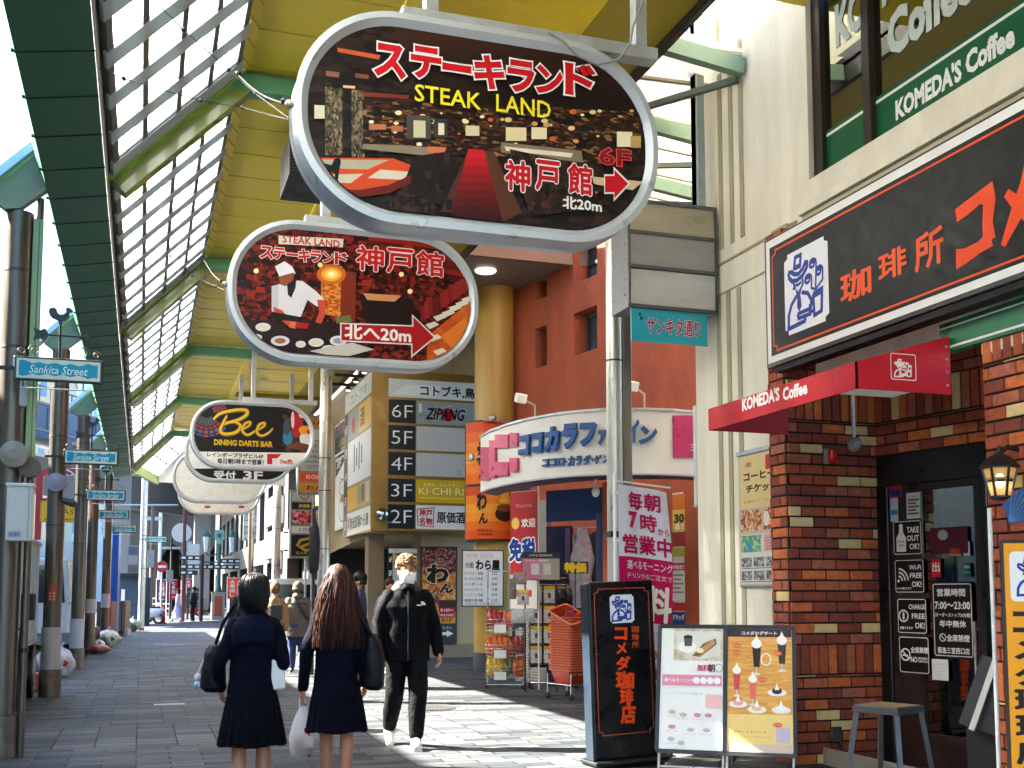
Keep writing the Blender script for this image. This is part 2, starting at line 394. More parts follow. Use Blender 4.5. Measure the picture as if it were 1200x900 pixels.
# ================================================================== GROUND
def paving_material():
    m = bpy.data.materials.new('stone_paving'); m.use_nodes = True; nt = m.node_tree; N = nt.nodes; L = nt.links.new; b = N['Principled BSDF']
    tc = N.new('ShaderNodeTexCoord')
    def brick(bw, rh, off, c1, c2):
        t = N.new('ShaderNodeTexBrick'); t.offset = off; t.inputs['Scale'].default_value = 1; t.inputs['Brick Width'].default_value = bw; t.inputs['Row Height'].default_value = rh
        t.inputs['Mortar Size'].default_value = .009; t.inputs['Mortar Smooth'].default_value = .2; t.inputs['Bias'].default_value = -.1
        t.inputs['Color1'].default_value = (*c1, 1); t.inputs['Color2'].default_value = (*c2, 1); t.inputs['Mortar'].default_value = (.006, .0065, .007, 1)
        L(tc.outputs['Object'], t.inputs['Vector']); return t
    a = brick(.55, .15, .5, (.030, .037, .043), (.095, .102, .105))
    c = brick(.37, .22, 0, (.036, .043, .049), (.118, .122, .123))
    sx = N.new('ShaderNodeSeparateXYZ'); L(tc.outputs['Object'], sx.inputs[0])
    # every seven metres a band of stack-laid slabs crosses the street
    ad = N.new('ShaderNodeMath'); ad.operation = 'ADD'; ad.inputs[1].default_value = -11.1; L(sx.outputs[1], ad.inputs[0])
    md = N.new('ShaderNodeMath'); md.operation = 'FLOORED_MODULO'; md.inputs[1].default_value = 7.0; L(ad.outputs[0], md.inputs[0])
    lt = N.new('ShaderNodeMath'); lt.operation = 'LESS_THAN'; lt.inputs[1].default_value = 1.76; L(md.outputs[0], lt.inputs[0])
    mx = N.new('ShaderNodeMix'); mx.data_type = 'RGBA'; L(lt.outputs[0], mx.inputs[0]); L(a.outputs[0], mx.inputs[6]); L(c.outputs[0], mx.inputs[7])
    n1 = N.new('ShaderNodeTexNoise'); n1.inputs['Scale'].default_value = .8; n1.inputs['Detail'].default_value = 9; n1.inputs['Roughness'].default_value = .7; L(tc.outputs['Object'], n1.inputs['Vector'])
    mr = N.new('ShaderNodeMapRange'); mr.inputs[1].default_value = .3; mr.inputs[2].default_value = .7; mr.inputs[3].default_value = .78; mr.inputs[4].default_value = 1.15; L(n1.outputs['Fac'], mr.inputs[0])
    n2 = N.new('ShaderNodeTexNoise'); n2.inputs['Scale'].default_value = 45; n2.inputs['Detail'].default_value = 3; L(tc.outputs['Object'], n2.inputs['Vector'])
    m2 = N.new('ShaderNodeMapRange'); m2.inputs[3].default_value = .8; m2.inputs[4].default_value = 1.2; L(n2.outputs['Fac'], m2.inputs[0])
    vo = N.new('ShaderNodeTexVoronoi'); vo.inputs['Scale'].default_value = 2.3; L(tc.outputs['Object'], vo.inputs['Vector'])
    gs = N.new('ShaderNodeMapRange'); gs.inputs[1].default_value = .045; gs.inputs[2].default_value = .075; gs.inputs[3].default_value = .5; gs.inputs[4].default_value = 1; L(vo.outputs['Distance'], gs.inputs[0])
    mg = N.new('ShaderNodeMath'); mg.operation = 'MULTIPLY'; L(m2.outputs[0], mg.inputs[0]); L(gs.outputs[0], mg.inputs[1])
    mu = N.new('ShaderNodeMath'); mu.operation = 'MULTIPLY'; L(mr.outputs[0], mu.inputs[0]); L(mg.outputs[0], mu.inputs[1])
    sc = N.new('ShaderNodeVectorMath'); sc.operation = 'SCALE'; L(mx.outputs[2], sc.inputs[0]); L(mu.outputs[0], sc.inputs['Scale']); L(sc.outputs[0], b.inputs['Base Color'])
    r = N.new('ShaderNodeMapRange'); r.inputs[1].default_value = .3; r.inputs[2].default_value = .7; r.inputs[3].default_value = .55; r.inputs[4].default_value = .8; b.inputs['Specular IOR Level'].default_value = .16; L(n1.outputs['Fac'], r.inputs[0]); L(r.outputs[0], b.inputs['Roughness'])
    bp = N.new('ShaderNodeBump'); bp.inputs['Strength'].default_value = .35; bp.inputs['Distance'].default_value = .006
    L(a.outputs[1], bp.inputs['Height']); bp.invert = True; L(bp.outputs[0], b.inputs['Normal'])
    return m
g = MB(); g.add([(-400, -60, 0), (400, -60, 0), (400, 900, 0), (-400, 900, 0)], [(0, 1, 2, 3)], paving_material())
tag(g.build('paving'), kind='structure')
# slot drain across the street, a manhole lid and light inset tiles
g = MB(); p0, p1 = at_z(500, 819), at_z(690, 819)
g.box(2.2, 7.0, p0.y - .05, p0.y + .05, 0, .004, M('drain_iron', '#24241f', rough=.6))
tag(g.build('drain_slot'), kind='structure')
def disc(name, x, y, r, lab):
    b = MB(); b.cyl(0, 0, 0, .006, r, M('iron_lid', '#3a3936', rough=.55, metal=.4, var=.3), n=32)
    for i in range(-4, 5):
        q = math.sqrt(max(0, (r * .85) ** 2 - (i * r * .19) ** 2)); b.box(i * r * .19 - .008, i * r * .19 + .008, -q, q, .006, .01, M('iron_dark', '#2d2b28', rough=.6))
    o = b.build(name); o.location = at_z(x, y, 0); tag(o, lab, 'manhole lid'); return o
disc('manhole_lid', 506, 830, .3, 'round iron manhole lid set in the sunlit paving')
for (x0, x1, y, lab) in ((180, 217, 826, 'pale inset slab lying in the shaded paving by the navy coat'), (192, 217, 755.5, 'small white inset strip far down the shaded paving')):
    a, c = at_z(x0, y), at_z(x1, y); b = MB(); b.box(0, (c - a).x, -.08, .08, 0, .005, M('pale_stone', '#8f8b82', rough=.5, var=.2))
    o = b.build('inset_slab'); o.location = (a.x, a.y, 0); tag(o, lab, 'inset slab')

# ================================================================== ARCADE ROOF
BAY = 6.24; Y0 = 10.7
arc = thing('arcade_roof', (0, 0, 0), 0, 'street arcade roof with slanting glazing, dark green edge beam and olive yellow ceiling', 'arcade roof')
YA, YB = -5.0, 36.2
b = MB(); b.extrude_y([(-.90, 5.03), (-.40, 5.12), (-.42, 5.30), (-.95, 5.42), (-1.0, 5.3)], YA, YB + .8, dark_green)
b.extrude_y([(-.40, 5.125), (-.385, 5.13), (-.385, 5.32), (-.42, 5.32)], YA, YB, M('beam_lip', '#b9bdb0', rough=.4))
seam = M('beam_joint_dark', '#14241b', rough=.8)  # dark lines of the joints between beam panels
y = YA + .3
while y < YB:
    b.bar((-.905, y, 5.028), (-.398, y, 5.118), .012, .006, seam); b.box(-.925, -.9, y - .008, y + .008, 5.03, 5.05, seam); y += .74
b.build('edge_beam', arc)
sheet = milky('roof_sheet', '#f6f8f9', .8, .02)
fin_m = milky('glazing_fin', '#b9c6c8', .16, 0); purl = M('purlin', '#5f6664', rough=.5, metal=.3)
A = Vector((-.42, 0, 5.30)); B = Vector((.70, 0, 6.45)); D = (B - A); Dn = D.normalized(); NN = Vector((-Dn.z, 0, Dn.x))
b = MB()
b.add([A + Vector((0, YA, 0)), B + Vector((0, YA, 0)), B + Vector((0, YB, 0)), A + Vector((0, YB, 0))], [(0, 1, 2, 3)], sheet)
b.build('glazing_sheet', arc)
b = MB(); y = Y0 - .62 + .34
k = int((y - YA) / .72); y -= k * .72
while y < YB - .2:
    c = (A + B) / 2 - NN * .1 + Vector((0, y, 0)); b.obox(c, (D.length, .25, .03), Matrix((Dn, Vector((0, 1, 0)), NN)).transposed(), fin_m); y += .72
b.build('glazing_fins', arc)
b = MB()
for t in (.03, .24, .49, .73, .96):
    c = A + D * t - NN * .06; b.bar((c.x, YA, c.z), (c.x, YB, c.z), .06, .1, purl, up=NN)
b.build('purlins', arc)
olive_edge = M('rafter_olive', '#6b7a28', rough=.35, var=.2, scale=1.3, coat=.3)
rafs = []
for i in range(-2, 5):
    yy = Y0 + BAY * i
    b = MB(); rot = Matrix((Dn, Vector((0, 1, 0)), NN)).transposed()
    b.obox((A + B) / 2 - NN * .19 + Vector((0, yy, 0)), (D.length + .06, .17, .19), rot, olive_edge)
    b.obox((A + B) / 2 - NN * .1 + Vector((0, yy - .125, 0)), (D.length + .1, .05, .06), rot, M('bright_green', '#7fb04a', rough=.35))
    b.obox((A + B) / 2 - NN * .085 + Vector((0, yy - .3, 0)), (D.length, .28, .03), rot, M('gutter_sheet', '#b8c4d2', rough=.3, metal=.3))
    b.build('rafter', arc, bevel=.008)
    b = MB(); b.box(.66, 2.06, yy - .09, yy + .09, 6.22, 6.40, M('arm_green', '#4f8a62', rough=.4, var=.1)); b.build('ceiling_arm', arc, bevel=.008)
sun_yel = M('yellow_fascia', '#e6cf4c', rough=.5, var=.12, scale=4); cream_pl = M('cream_strip', '#e9e2b4', rough=.5)
b = MB(); b.box(.69, .86, YA, YB, 6.43, 6.56, sun_yel)
y = YA
while y < YB: b.bar((.70, y, 6.427), (.86, y + .35, 6.427), .02, .004, M('sun_pattern_line', '#bfa638')); y += .4  # diagonal lines put a sunlit pattern into the strip's colour
b.build('yellow_edge_strip', arc)
soff = stripes('olive_ribbed_sheet', '#e8d43a', '#bcaa22', 40, 'Y', rough=.45); soff2 = M('olive_flat_sheet', '#f0d21a', rough=.4, var=.2, scale=1.6)
perf = stripes('perforated_sheet', '#ccb62c', '#5a4f12', 16, 'X', rough=.5)
seam_y = M('seam_yellow', '#c2aa3a', rough=.5)
b = MB(); b.box(.86, 2.0, YA, YB, 6.44, 6.52, soff)
y = YA
while y < YB: b.box(.86, 2.0, y - .008, y + .008, 6.433, 6.44, seam_y); y += .74
b.build('ribbed_soffit', arc)
b = MB(); b.box(2.0, 2.13, YA, YB, 6.4, 6.69, sun_yel); b.build('yellow_inner_strip', arc)
b = MB(); b.box(2.13, 3.75, YA, YB, 6.6, 6.68, soff2)
y = YA
while y < YB: b.box(2.13, 3.75, y - .01, y + .01, 6.596, 6.6, M('seam_dark_olive', '#5e5318')); y += 1.48
b.build('flat_ceiling', arc)
b = MB(); b.box(3.75, 4.5, YA, YB, 6.595, 6.68, perf); b.box(4.5, 4.56, YA, YB, 6.5, 6.72, black_metal); b.build('perforated_ceiling', arc)
for i in range(-1, 5):
    b = MB(); yy = Y0 + BAY * i; b.box(2.13, 4.5, yy - .06, yy + .06, 6.5, 6.6, M('cross_olive', '#7f7526', rough=.5)); b.build('ceiling_rib', arc)
    for dx in (2.7, 3.4):
        b = MB(); b.lathe([(.0, .0), (.07, .0), (.085, .012), (.085, .03)], white_pl, c=(dx, yy - 2.1, 6.568)); b.build('downlight', arc)
# side canopy over the corner, translucent white
can = milky('canopy_sheet', '#e9e2d0', .42, .0)
b = MB()
def cz(x): return 6.78 - .12 * (x - 4.56)
XF = lambda y: 8.3 if y < 11.5 else 8.3 - (y - 11.5) * .5
b.add([(4.56, 9.2, cz(4.56)), (5.43, 9.2, cz(5.43)), (5.43, 10.4, cz(5.43)), (8.4, 10.4, cz(8.4)), (7.7, 13.6, cz(7.7)), (4.56, 13.6, cz(4.56))], [(0, 1, 2, 3, 4, 5)], can)
b.build('side_canopy', arc)
b = MB(); rib_m = M('canopy_rib', '#b9b19f', rough=.5); y = 9.5
while y < 13.6:
    x1 = 5.42 if y < 10.6 else 8.0 - (y - 10.6) * .15
    b.bar((4.56, y, cz(4.56) - .03), (x1, y - .25, cz(x1) - .03), .05, .03, rib_m); y += .7
b.build('canopy_ribs', arc)
b = MB()
for yy in (9.25, 10.8, 12.2, 13.55):
    x1 = 5.42 if yy < 10.3 else 7.7
    b.bar((4.56, yy, cz(4.56) - .16), (x1, yy, cz(x1) - .16), .1, .16, grey_green)
for (ya, yb) in ((9.3, 10.8), (10.8, 12.2), (12.2, 13.5)):
    x1 = 5.4 if ya < 10 else 6.6
    b.bar((4.6, yb, cz(4.6) - .26), (x1, ya, cz(x1) - .26), .06, .06, M('brace', '#57655d', rough=.5))
b.build('canopy_frame', arc)
b = MB(); b.box(4.56, 5.44, YA, 8.2, 6.6, 6.7, soff2)  # out-of-view olive ceiling, added so the cafe window reflects yellow
y = YA
while y < 8.1: b.box(4.56, 5.44, y - .01, y + .01, 6.594, 6.6, M('seam_dark_olive', '#5e5318')); y += 1.48
b.build('reflection_ceiling', arc)
b = MB(); b.box(4.4, 4.56, 8.2, 26, 6.68, 6.84, black_metal); b.box(4.42, 4.5, 7.5, 11, 6.68, 7.7, M('sun_block_grey', '#8a8d86', rough=.7)); b.box(4.35, 4.45, 14.8, 24, 6.68, 9.6, M('sun_block_grey', '#8a8d86', rough=.7)); b.build('sun_block_upstand', arc)  # unseen boxes above the ceiling edge, added to keep sun off the walls
# hipped far end and gable panel
b = MB(); P = [at_y(157, 541, 36.2), at_y(200, 497, 36.2), at_y(222, 520, 37.6), at_y(183, 556, 37.6)]
b.add(P, [(0, 1, 2, 3)], sheet)
for t in (.33, .66): b.bar(P[0].lerp(P[3], t), P[1].lerp(P[2], t), .05, .05, purl); b.bar(P[0].lerp(P[1], t), P[3].lerp(P[2], t), .05, .05, purl)
b.build('hip_glazing', arc)
b = MB(); b.bar(at_y(156, 549, 36.3), at_y(184, 563, 37.7), .12, .28, pale_green); b.bar(at_y(183, 557, 37.6), at_y(224, 516, 37.6), .14, .14, galv); b.build('hip_beam', arc)
b = MB(); b.box(.45, 4.5, 37.8, 37.9, 5.0, 6.6, M('gable_white', '#e6e4da', rough=.6)); b.build('gable_panel', arc)
# left brackets to the posts
for i in range(-1, 5):
    yy = Y0 + BAY * i
    b = MB(); b.prism([(-1.4, 4.95), (-.97, 5.42), (-.9, 5.06), (-1.12, 4.86), (-1.25, 4.84)], yy - .05, yy + .05, M('bracket_grey_green', '#8b8f78', rough=.8, spec=.1, var=.12)); b.bar((-1.6, yy, 4.84), (-.96, yy, 5.5), .24, .07, M('gutter_blue', '#aab9c4', rough=.35, metal=.3)); b.build('post_bracket', arc)

# ------------------------------------------------------------------ arcade posts, left row
def post(i, loc, r, h, label, wrap, sleeve=.36, mat=None, group='steel posts carrying the arcade roof', rs=1.24):
    t = thing('arcade_post', (loc.x, loc.y, 0), 0, label, 'post', group)
    b = MB(); b.cyl(0, 0, 0, h, r, mat or brown_steel, n=28)
    for z in (2.35, 3.6, 4.3):
        if z < h: b.cyl(0, 0, z, z + .02, r + .004, M('joint_band', '#3c3630', rough=.6), n=28)
    b.build('shaft', t)
    b = MB(); b.cyl(0, 0, 0, sleeve, r * rs, M('sleeve_steel', '#6b6156', rough=.4, metal=.6, var=.35, scale=9), n=28); b.cyl(0, 0, sleeve, sleeve + .012, r * rs - .01, M('sleeve_rim', '#3a342e')); b.build('base_sleeve', t)
    if wrap:
        b = MB(); b.cyl(0, 0, wrap[0], wrap[1], r + .012, M('notice_sheet', '#a9abac', rough=.45, metal=.2, var=.12), n=28); b.build('wrap_sheet', t)
    return t
lab = ['brown steel arcade post at the left edge, with a pipe beside it', 'brown steel arcade post with a round orange sticker and grey wrap', 'brown steel arcade post standing right behind the stickered one, white bag at its foot',
       'slim looking brown arcade post beside the pink cloth bundle', 'far brown arcade post in front of the blue pillar']
wr = [None, (.36, .95), (.36, .93), (.95, 1.28), (1.0, 1.4)]
bx = [(-3, 889), (57, 817), (88.5, 783), (104, 766), (122, 753)]
posts = []
for i in range(5):
    q = at_z(*bx[i]); posts.append(post(i, Vector((q.x, q.y + .1, 0)), .118, 4.85, lab[i], wr[i]))
t = posts[0]; b = MB(); b.tube([(.17, -.02, .0), (.17, -.02, 5.0)], .032, brown_steel)
for z in (.9, 2.2, 3.4): b.cyl(.17, -.02, z, z + .04, .042, black_metal, n=12)
b.build('side_pipe', t)
b = MB(); b.box(.12, .2, -.05, .02, 2.6, 4.8, pale_green); b.build('green_channel', t)
t = posts[1]; b = MB(); b.add([(.122 * math.sin(a), -.122 * math.cos(a), z) for a, z in [(x * .4, 1.30 + .0) for x in (-1, 0, 1)]] + [(.122 * math.sin(a), -.122 * math.cos(a), 1.52) for a in (.4, 0, -.4)], [(0, 1, 4, 5), (1, 2, 3, 4)], M('sticker_orange', '#a2492c', rough=.5))
for (zz, r2) in ((1.5, .05),):
    b.add([(.123 * math.sin(r2 * math.cos(R(k * 15)) / .12), -.1235 * math.cos(r2 * math.cos(R(k * 15)) / .12), zz + .07 * math.sin(R(k * 15))) for k in range(24)], [tuple(range(24))], M('sticker_red', '#8f3a2a', rough=.5))
for zz in (1.33, 1.37, 1.41): b.add([(.124 * math.sin(a), -.1245 * math.cos(a), z) for a, z in ((-.3, zz), (.3, zz), (.3, zz + .015), (-.3, zz + .015))], [(0, 1, 2, 3)], M('sticker_cream', '#d8b9a0', rough=.5))
b.build('sticker', t)
b = MB(); b.lathe([(0, 0), (.03, 0), (.03, .02), (.1, .02), (.1, .0), (.13, .03), (.13, .06), (.05, .09)], M('speaker_grey', '#8d8792', rough=.5), n=24, smooth=False); o = b.build('loudspeaker_horn', t); o.location = (.0, -.13, 2.95); o.rotation_euler = (R(90), 0, 0)
b = MB(); b.box(.09, .24, -.16, .06, 2.72, 3.05, M('box_grey', '#8f9092', rough=.5)); b.tube([(.1, -.2, 2.7), (.25, -.28, 2.64)], .045, black_plastic); b.build('camera_box', t)
t = posts[0]
for (x, y, r, nm) in ((17, 533, .115, 'wire_drum'),):
    q = at_y(x, y, t.location.y - .2); b = MB(); b.lathe([(0, 0), (r * .3, .0), (r * .3, .03), (r * .8, .03), (r * .8, .0), (r, .0), (r, .07), (r * .4, .1)], M('drum_grey', '#8f8878', rough=.6, var=.2), n=28, smooth=False)
    o = b.build(nm, t); o.location = q - t.location; o.rotation_euler = (R(90), 0, 0)
    b2 = MB(); b2.lathe([(0, 0), (r * .8, .0), (r * .8, .09)], M('drum_brown', '#5f564c', rough=.6), n=24, smooth=False); o2 = b2.build(nm, t); o2.location = q - t.location + Vector((.12, .12, -.1)); o2.rotation_euler = (R(90), 0, 0)
q = at_y(18, 460, t.location.y - .1); b = MB(); b.box(-.06, .1, 0, .16, -.12, .12, M('box_pale', '#a9a9a2', rough=.5)); o = b.build('switch_box', t, bevel=.02, seg=2); o.location = q - t.location
q = at_y(7, 600, 10.2); q2 = at_y(36, 634, 10.2)
t = thing('utility_box', (q.x, 10.2, q2.z), 0, 'beige electrical box mounted on the leftmost post', 'electrical box')
w = q2.x - q.x; h = at_y(7, 567, 10.2).z - q2.z
b = MB(); b.box(0, w, 0, .22, 0, h, M('beige_enamel', '#c2bfb4', rough=.4, var=.1)); b.box(-.01, w + .01, -.012, .23, h - .02, h + .01, M('beige_enamel', '#c2bfb4')); b.build('cabinet', t, bevel=.006)
b = MB(); b.box(w * .86, w * .875, -.004, 0, .02, h - .03, dark); b.build('door_gap', t)
pc = Pic(t, -.002); pc.rect(.02, .03, .12, .08, '#9aa0a8'); pc.up(); pc.text('ふれあい', .07, .055, .08, .03, '#39475a', bold=.02); pc.build('name_plate')
# far thin post
q = at_z(165, 739); post(9, q, .12, 7.0, 'pale grey post standing alone at the far end of the arcade', None, sleeve=.1, mat=galv, group='steel posts carrying the arcade roof', rs=1.02)
# right row
RP = Vector((4.74, 10.75, 0))
t = thing('arcade_post', RP, 0, 'bright stainless post rising behind the white pink flag banner', 'post', 'steel posts carrying the arcade roof')
b = MB(); b.cyl(-.045, 0, 0, 6.7, .085, steel, n=28); b.build('shaft', t); b = MB(); b.box(.035, .135, -.05, .07, 0, 6.7, M('channel_steel', '#837f78', rough=.35, metal=.8, var=.25, scale=8, stretch=(1, 1, .1))); b.build('channel', t, bevel=.006)
b = MB(); b.box(-.14, .14, -.1, .1, 2.0, 2.06, black_metal); b.cyl(-.045, 0, 3.86, 3.88, .088, M('joint_band', '#3c3630')); b.build('clamp', t)
q = at_d(380, 600, 24); post(10, Vector((q.x, q.y, 0)), .13, 6.6, 'grey steel post left of the wall of floor signs', None, mat=steel, sleeve=.1, rs=1.03)
q = at_d(324, 640, 38); post(11, Vector((q.x, q.y, 0)), .14, 6.6, 'distant grey steel post beside white upper wall panels', None, mat=steel, sleeve=.1, rs=1.03)
q = at_d(294, 640, 44); post(12, Vector((q.x, q.y, 0)), .12, 6.0, 'dark distant post behind the woman with bobbed hair', None, mat=brown_steel, sleeve=.1, rs=1.03)

# ------------------------------------------------------------------ Sankita Street name signs
frame_g = M('sign_frame_green', '#12281f', rough=.45); teal = '#1492ab'
def rooster(root, x, z, s, arrow=True):
    b = MB(); b.tube([(x, 0, z), (x, 0, z + .30 * s)], .011 * s, black_metal, n=8); b.tube([(x - .2 * s, 0, z + .2 * s), (x + .2 * s, 0, z + .2 * s)], .008 * s, black_metal, n=8)
    b.prism([(x - .2 * s, z + .2 * s), (x - .215 * s, z + .255 * s), (x - .16 * s, z + .235 * s), (x - .12 * s, z + .255 * s), (x - .09 * s, z + .2 * s), (x - .12 * s, z + .145 * s), (x - .16 * s, z + .165 * s), (x - .215 * s, z + .145 * s)], -.006, .006, frame_g)
    b.prism([(x + .2 * s, z + .165 * s), (x + .24 * s, z + .2 * s), (x + .2 * s, z + .235 * s)], -.006, .006, frame_g); b.build('vane_arrow', root)
    pr = [(-.02, .0), (.0, .0), (.005, .045), (.03, .06), (.06, .10), (.062, .15), (.085, .155), (.09, .17), (.07, .19), (.065, .205), (.05, .2), (.04, .21), (.03, .19), (.032, .15), (.012, .125), (-.02, .12), (-.04, .145), (-.045, .18), (-.075, .195), (-.105, .18), (-.11, .14), (-.1, .1), (-.075, .07), (-.03, .05)]
    b = MB(); b.prism([(x + px * s * .98 + .01, z + .29 * s + pz * s * .78) for px, pz in pr], -.012, .012, frame_g); b.build('rooster', root)
sg = [(69, 434, 'nearest teal street name sign with a rooster weathervane on top'), (107, 536, 'second teal street name sign with a smaller rooster, by the round red sign'), (124, 580.5, 'third teal street name sign, hanging just under the second'),
      (133, 603, 'fourth teal street name sign down the row'), (145, 620, 'fifth, small teal street name sign before the blue pillar'), (183, 632, 'most distant teal street name sign, right of the pale thin post')]
for i, (x, y, lb) in enumerate(sg):
    Y = Y0 - .45 + BAY * i; c = at_y(x, y, Y); sw = .36
    t = thing('street_name_sign', (c.x, Y, c.z), 0, lb, 'street sign', 'teal street name signs on the left posts')
    b = MB(); b.box(-sw, sw, -.02, .02, -.105, .105, frame_g); b.build('frame', t, bevel=.008)
    pc = Pic(t, -.021); pc.rect(-sw + .025, -.085, sw - .025, .085, '#cfd2bb'); pc.up()
    n = 24; top = [(-sw + .045 + (2 * sw - .09) * k / n, .062 + .008 * math.sin(k * 1.3) + (-.012 if 3 < k < 21 else 0)) for k in range(n + 1)]
    pc.poly(top + [(a, -c2) for a, c2 in top[::-1]], teal); pc.up()
    pc.text('Sankita Street', 0, -.004, .47, .07, '#d9ecd9', shear=.28, bold=.004); pc.build('panel')
    b = MB(); b.bar((-.6, .05, .0), (-sw, .0, .0), .03, .03, frame_g); b.bar((-.28, 0, -.105), (-.28, 0, -.16), .012, .012, black_metal); b.bar((.2, 0, -.105), (.2, 0, -.16), .012, .012, black_metal); b.tube([(-.3, 0, -.165), (.28, 0, -.165)], .006, galv, n=6); b.build('arm', t)
    if i < 4:
        rooster(t, 0, .105, 1.0)
        b = MB()
        for sx in (-1, 1):
            for (cx, rr) in ((.2, .05), (.3, .035)):
                b.tube([(sx * (cx + rr * (1 - k / 26) * math.cos(k * .42)), 0, .115 + rr + rr * (1 - k / 26) * math.sin(k * .42)) for k in range(22)], .004, M('scroll_bronze', '#6f6a5c', rough=.4, metal=.5), n=5, cap=False)
        b.build('scrollwork', t)

# ================================================================== LEFT SIDE CLUTTER
def bag(name, x, y, w, h, col, lab, cat='rubbish bag', print_=None):
    q = at_z(x, y); t = thing(name, q, 0, lab, cat); b = MB(); n = 22; m = 12; vs = []; fs = []
    ph = uni(0, 6)
    for i in range(m + 1):
        tt = i / m
        for k in range(n):
            a = 2 * math.pi * k / n; rr = (math.sin(math.pi * min(1, tt * .98 + .1) ** 1.25) ** .6 * .97 + .04) if i < m else .02
            rr *= 1 + .17 * math.sin(5 * a + ph + 3 * tt) + .06 * math.sin(9 * a - 7 * tt) + .09 * (rnd() - .5)
            vs.append((w / 2 * rr * math.cos(a), w / 2.3 * rr * math.sin(a), h * tt * (1 + .05 * math.sin(3 * a))))
    for i in range(m):
        for k in range(n):
            a = i * n + k; c = i * n + (k + 1) % n; fs.append((a, c, c + n, a + n))
    fs.append(tuple(range(n))[::-1]); b.add(vs, fs, M('film_' + col[1:], col, rough=.3, var=.35, scale=9, bump=.9, bscale=22), True); b.build('sack', t)
    b = MB(); b.tube([(0, 0, h * .93), (.01, 0, h * 1.02), (.04, .01, h * 1.12)], [w * .05, w * .025, w * .07], M('film_' + col[1:], col), n=8); b.build('knot', t)
    if print_:
        b = MB(); b.ball((w * .1, -w * .36, h * .45), (w * .2, .03, h * .12), M('film_print_' + print_[1:], print_, rough=.35), jit=.08); b.build('print', t)
    return t
bag('rubbish_bag', 71, 793, .42, .52, '#c9ccd0', 'white plastic bag with a red print leaning on the second post', print_='#b02a30')
bag('rubbish_bag', 46, 790, .32, .38, '#a9a6b4', 'greyish bag half hidden left of the second post')
bag('rubbish_bag', 126, 758, .62, .48, '#c7d2cb', 'big white net bag with green patch near the far posts', print_='#2f6a45')
bag('rubbish_bag', 115, 763, .3, .3, '#d7dcdc', 'small white bag tucked beside the big net bag')
bag('cloth_bundle', 115, 766, .5, .24, '#a0565b', 'crumpled dusty pink cloth bundle lying by the posts', 'cloth bundle')
bag('rubbish_bag', 155, 740, .55, .5, '#73837a', 'dark green grey bag heaped beside the lone far post')
bag('rubbish_bag', 92, 766, .36, .3, '#26262a', 'black bag on the ground behind the third post')
bag('cloth_bundle', 44, 762, .28, .22, '#2fae3c', 'bright green plastic bag lying on the boxes by the pipe', 'plastic bag')
# cabinets, crates and boards behind the posts
def slab(name, x0, x1, ytop, ybot, D, depth, mat, lab, cat, extra=None, base=None):
    p0 = at_d(x0, ybot, D); p1 = at_d(x1, ybot, D); zt = at_d(x0, ytop, D).z; zb = p0.z if base is None else base
    t = thing(name, (p0.x, p0.y, zb), math.atan2((p1 - p0).y, (p1 - p0).x), lab, cat); w = math.hypot((p1 - p0).x, (p1 - p0).y)
    b = MB(); b.box(0, w, 0, depth, 0, zt - zb, mat); b.build('body', t, bevel=.01)
    if extra: extra(t, w, zt - zb)
    return t
lb = M('pale_blue_enamel', '#9db4c6', rough=.4, var=.12)
def cab(t, w, h):
    b = MB(); b.box(w * .5 - .006, w * .5 + .006, -.004, 0, .05, h - .05, dark); b.build('door_gap', t)
    b = MB(); b.box(w * .4, w * .43, -.03, 0, h * .5, h * .56, steel); b.build('handle', t)
    b = MB(); b.box(-.01, w + .01, -.02, .3, h, h + .03, galv); b.build('top', t)
slab('brown_shutter', -14, 8, 470, 745, 12.2, .3, M('brown_siding', '#6b5a4b', rough=.6, var=.2), 'brown clad kiosk side at the left edge', 'kiosk', lambda t, w, h: (MB().box(.0, w - .02, -.012, 0, .0, h * .35, M('beige_siding', '#c9c0ac', rough=.6, var=.15)).build('lower_siding', t)), 0)
def crate_x(t, w, h):
    b = MB()
    for k in range(5): b.box(w * (.06 + .19 * k), w * (.06 + .19 * k + .1), -.005, 0, h * .2, h * .8, dark)
    b.build('slots', t)
slab('plastic_crate', 22, 40, 790, 812, 16.2, .4, M('crate_red', '#8e2a2a', rough=.5), 'dark red plastic crate at the foot of the locker', 'crate', crate_x, 0)
slab('plastic_crate', 94, 110, 735, 766, 29, .4, black_plastic, 'black plastic crate behind the pink bundle', 'crate', crate_x, 0)
wood_br = M('weathered_wood', '#74675a', rough=.7, var=.3, scale=6, stretch=(1, 1, .2))
def planter_x(t, w, h):
    b = MB()
    for k in range(1, 4): b.box(w * k / 4 - .012, w * k / 4 + .012, -.005, 0, .03, h - .03, dark)
    b.build('board_gaps', t)
slab('wooden_planter', 112, 129, 705, 750, 33, .5, wood_br, 'weathered wooden planter box by the blue pillar', 'planter', planter_x, 0)
slab('wooden_planter', 130, 146, 704, 745, 37, .5, wood_br, 'further wooden box in front of the blue shop front', 'planter', planter_x, 0)
slab('concrete_block', 129, 150, 737, 745, 37, .3, M('concrete', '#aeb0ac', rough=.8, var=.2, bump=.3), 'low pale concrete block at the foot of the wooden box', 'block', lambda t, w, h: MB().box(w * .1, w * .7, -.004, 0, h * .3, h * .7, M('block_hole', '#3f4142')).build('recess', t), 0)
slab('blue_pillar', 129, 137, 622, 708, 36, .22, M('blue_enamel', '#2f5fae', rough=.4), 'tall blue banner pillar rising from the wooden boxes', 'pillar', lambda t, w, h: MB().box(w * .4, w * .9, -.006, 0, .06, .18, white_pl).build('notice', t), 0)
